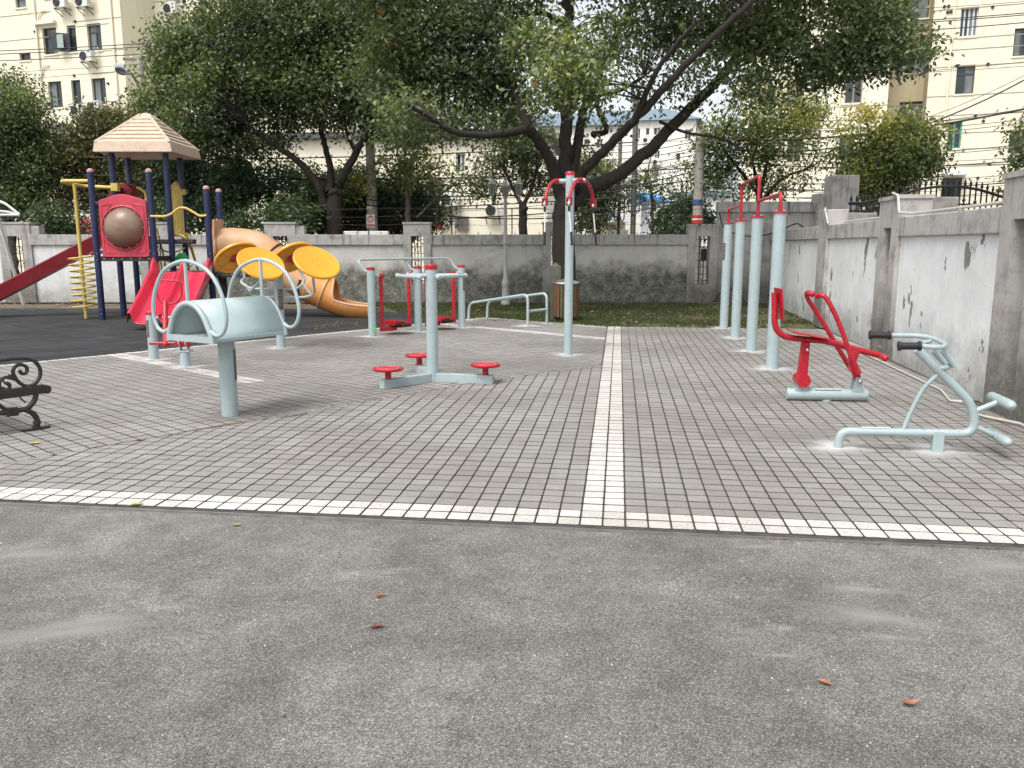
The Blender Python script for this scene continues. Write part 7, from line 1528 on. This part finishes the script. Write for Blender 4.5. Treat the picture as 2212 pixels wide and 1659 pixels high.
simple_tree('broadleaf_plant', 622, 24, 490, .05, [(605, 460, 32, 22, 1, 0, .1), (635, 450, 32, 24, 1, 0, .1), (620, 480, 40, 20, 1), (595, 485, 22, 18, .8)], LEAFD, 'low broad-leaved plant peeping over the wall by the forked tree', 93, dens=1.2, leaf=(.2, .06), droop=.2)
simple_tree('wall_shrub', 130, 25, 490, .05, [(120, 470, 40, 30, 1), (140, 490, 40, 22, 1), (230, 480, 30, 25, .8), (520, 480, 40, 25, .8)], LEAFD, 'small dark shrubs over the wall behind the spiral pole', 94, dens=1.4)
simple_tree('yellow_green_tree', 1640, 25.5, 400, .12, [(1640, 205, 60, 36, .9, 0, .05), (1700, 220, 70, 50, 1, 0, .05), (1600, 270, 75, 50, .9), (1680, 290, 85, 55, 1), (1740, 250, 50, 50, .9, 0, .1), (1560, 335, 60, 46, .9), (1640, 360, 80, 50, .8), (1720, 350, 55, 40, .6), (1520, 385, 45, 40, .9), (1590, 405, 70, 30, .7), (1700, 400, 50, 26, .4), (1550, 300, 50, 30, .7)], LEAFY, 'yellowing multi-stemmed tree above the tall corner wall', 101,
  [(((1640, 420, 0), (1600, 370, 0), (1570, 330, 0), (1550, 300, 0)), .06, .025), (((1640, 420, 0), (1625, 340, 0), (1620, 260, 0)), .06, .025), (((1642, 420, 0), (1660, 340, 0), (1680, 270, 0), (1690, 220, 0)), .06, .025), (((1650, 430, 0), (1690, 385, 0), (1740, 365, 0), (1770, 350, 0)), .06, .02)], dens=.85)
simple_tree('golden_topped_tree', 1920, 22.6, 440, .13, [(1870, 258, 28, 26, .9, 0, .55), (1850, 285, 50, 30, 1, 0, .25), (1900, 285, 45, 24, .9, 0, .55), (1950, 280, 50, 36, 1, 0, .3), (2010, 300, 36, 44, 1, 0, .25), (1890, 330, 90, 55, 1), (1960, 340, 75, 46, 1), (2005, 335, 44, 36, 1), (1860, 385, 40, 40, 1, -.3, .1), (1885, 390, 75, 36, .9), (1870, 440, 40, 26, .9, -.3, .1)], LEAFY, 'bushy green tree with golden new growth behind the iron gate', 111, dens=1.7, tbias=-.06)
simple_tree('bare_topped_tree', 1410, 27, 430, .07, [(1395, 380, 30, 30, .6), (1440, 345, 26, 22, .4, 0, .1), (1390, 410, 36, 26, .7), (1440, 400, 30, 30, .5), (1420, 440, 40, 18, .4)], LEAF, 'thin tree with a bare upright shoot right of the tall steel pole', 121, [(((1410, 440, 0), (1405, 400, 0), (1400, 370, 0), (1408, 330, 0), (1414, 300, 0)), .05, .012), (((1408, 420, 0), (1440, 400, 0), (1465, 370, 0)), .04, .012)], dens=1.1, bark=BARKL)
simple_tree('clipped_bush', 1480, 26, 500, .06, [(1450, 470, 34, 28, 1), (1490, 460, 40, 36, 1), (1520, 480, 30, 26, 1), (1470, 490, 50, 20, 1)], LEAFD, 'rounded dark bush beyond the wall left of the right slot pier', 131, dens=2.0)
simple_tree('right_edge_tree', 2240, 19, 420, .1, [(2225, 270, 26, 26, .8), (2235, 330, 40, 40, 1), (2215, 370, 22, 20, .7), (2250, 390, 40, 30, 1)], LEAF, 'green tree just entering the right edge above the pier', 141, dens=1.6)
# weeds at the mat edge
pts = []
for px, py in ((720, 706), (760, 703), (690, 711)):
    q = G(px, py)
    for _ in range(11): pts.append((q[0]+rs.normal(0, .07), q[1]+rs.normal(0, .05)))
gp = np.array(pts); n = len(gp); th = rs.uniform(0, 2*PI, n); h = rs.uniform(.04, .13, n); ln = rs.normal(0, .06, (n, 2)); wd = .004
a = np.stack([gp[:, 0]-wd, gp[:, 1], np.zeros(n)], 1); b = np.stack([gp[:, 0]+wd, gp[:, 1], np.zeros(n)], 1); c = np.stack([gp[:, 0]+ln[:, 0], gp[:, 1]+ln[:, 1], h], 1); e = (a+c)/2+np.array([0, 0, .01])
leafmesh('dry_weeds', np.stack([a, b, c, e], 1).reshape(-1, 3), LITTERM, rs.uniform(.4, 1, n))
print('CROWN LEAVES', sum(len(o.data.polygons) for o in bpy.data.objects if o.name.startswith('crown')), {o.parent['label'][:24]: len(o.data.polygons) for o in bpy.data.objects if o.name.startswith('crown')})
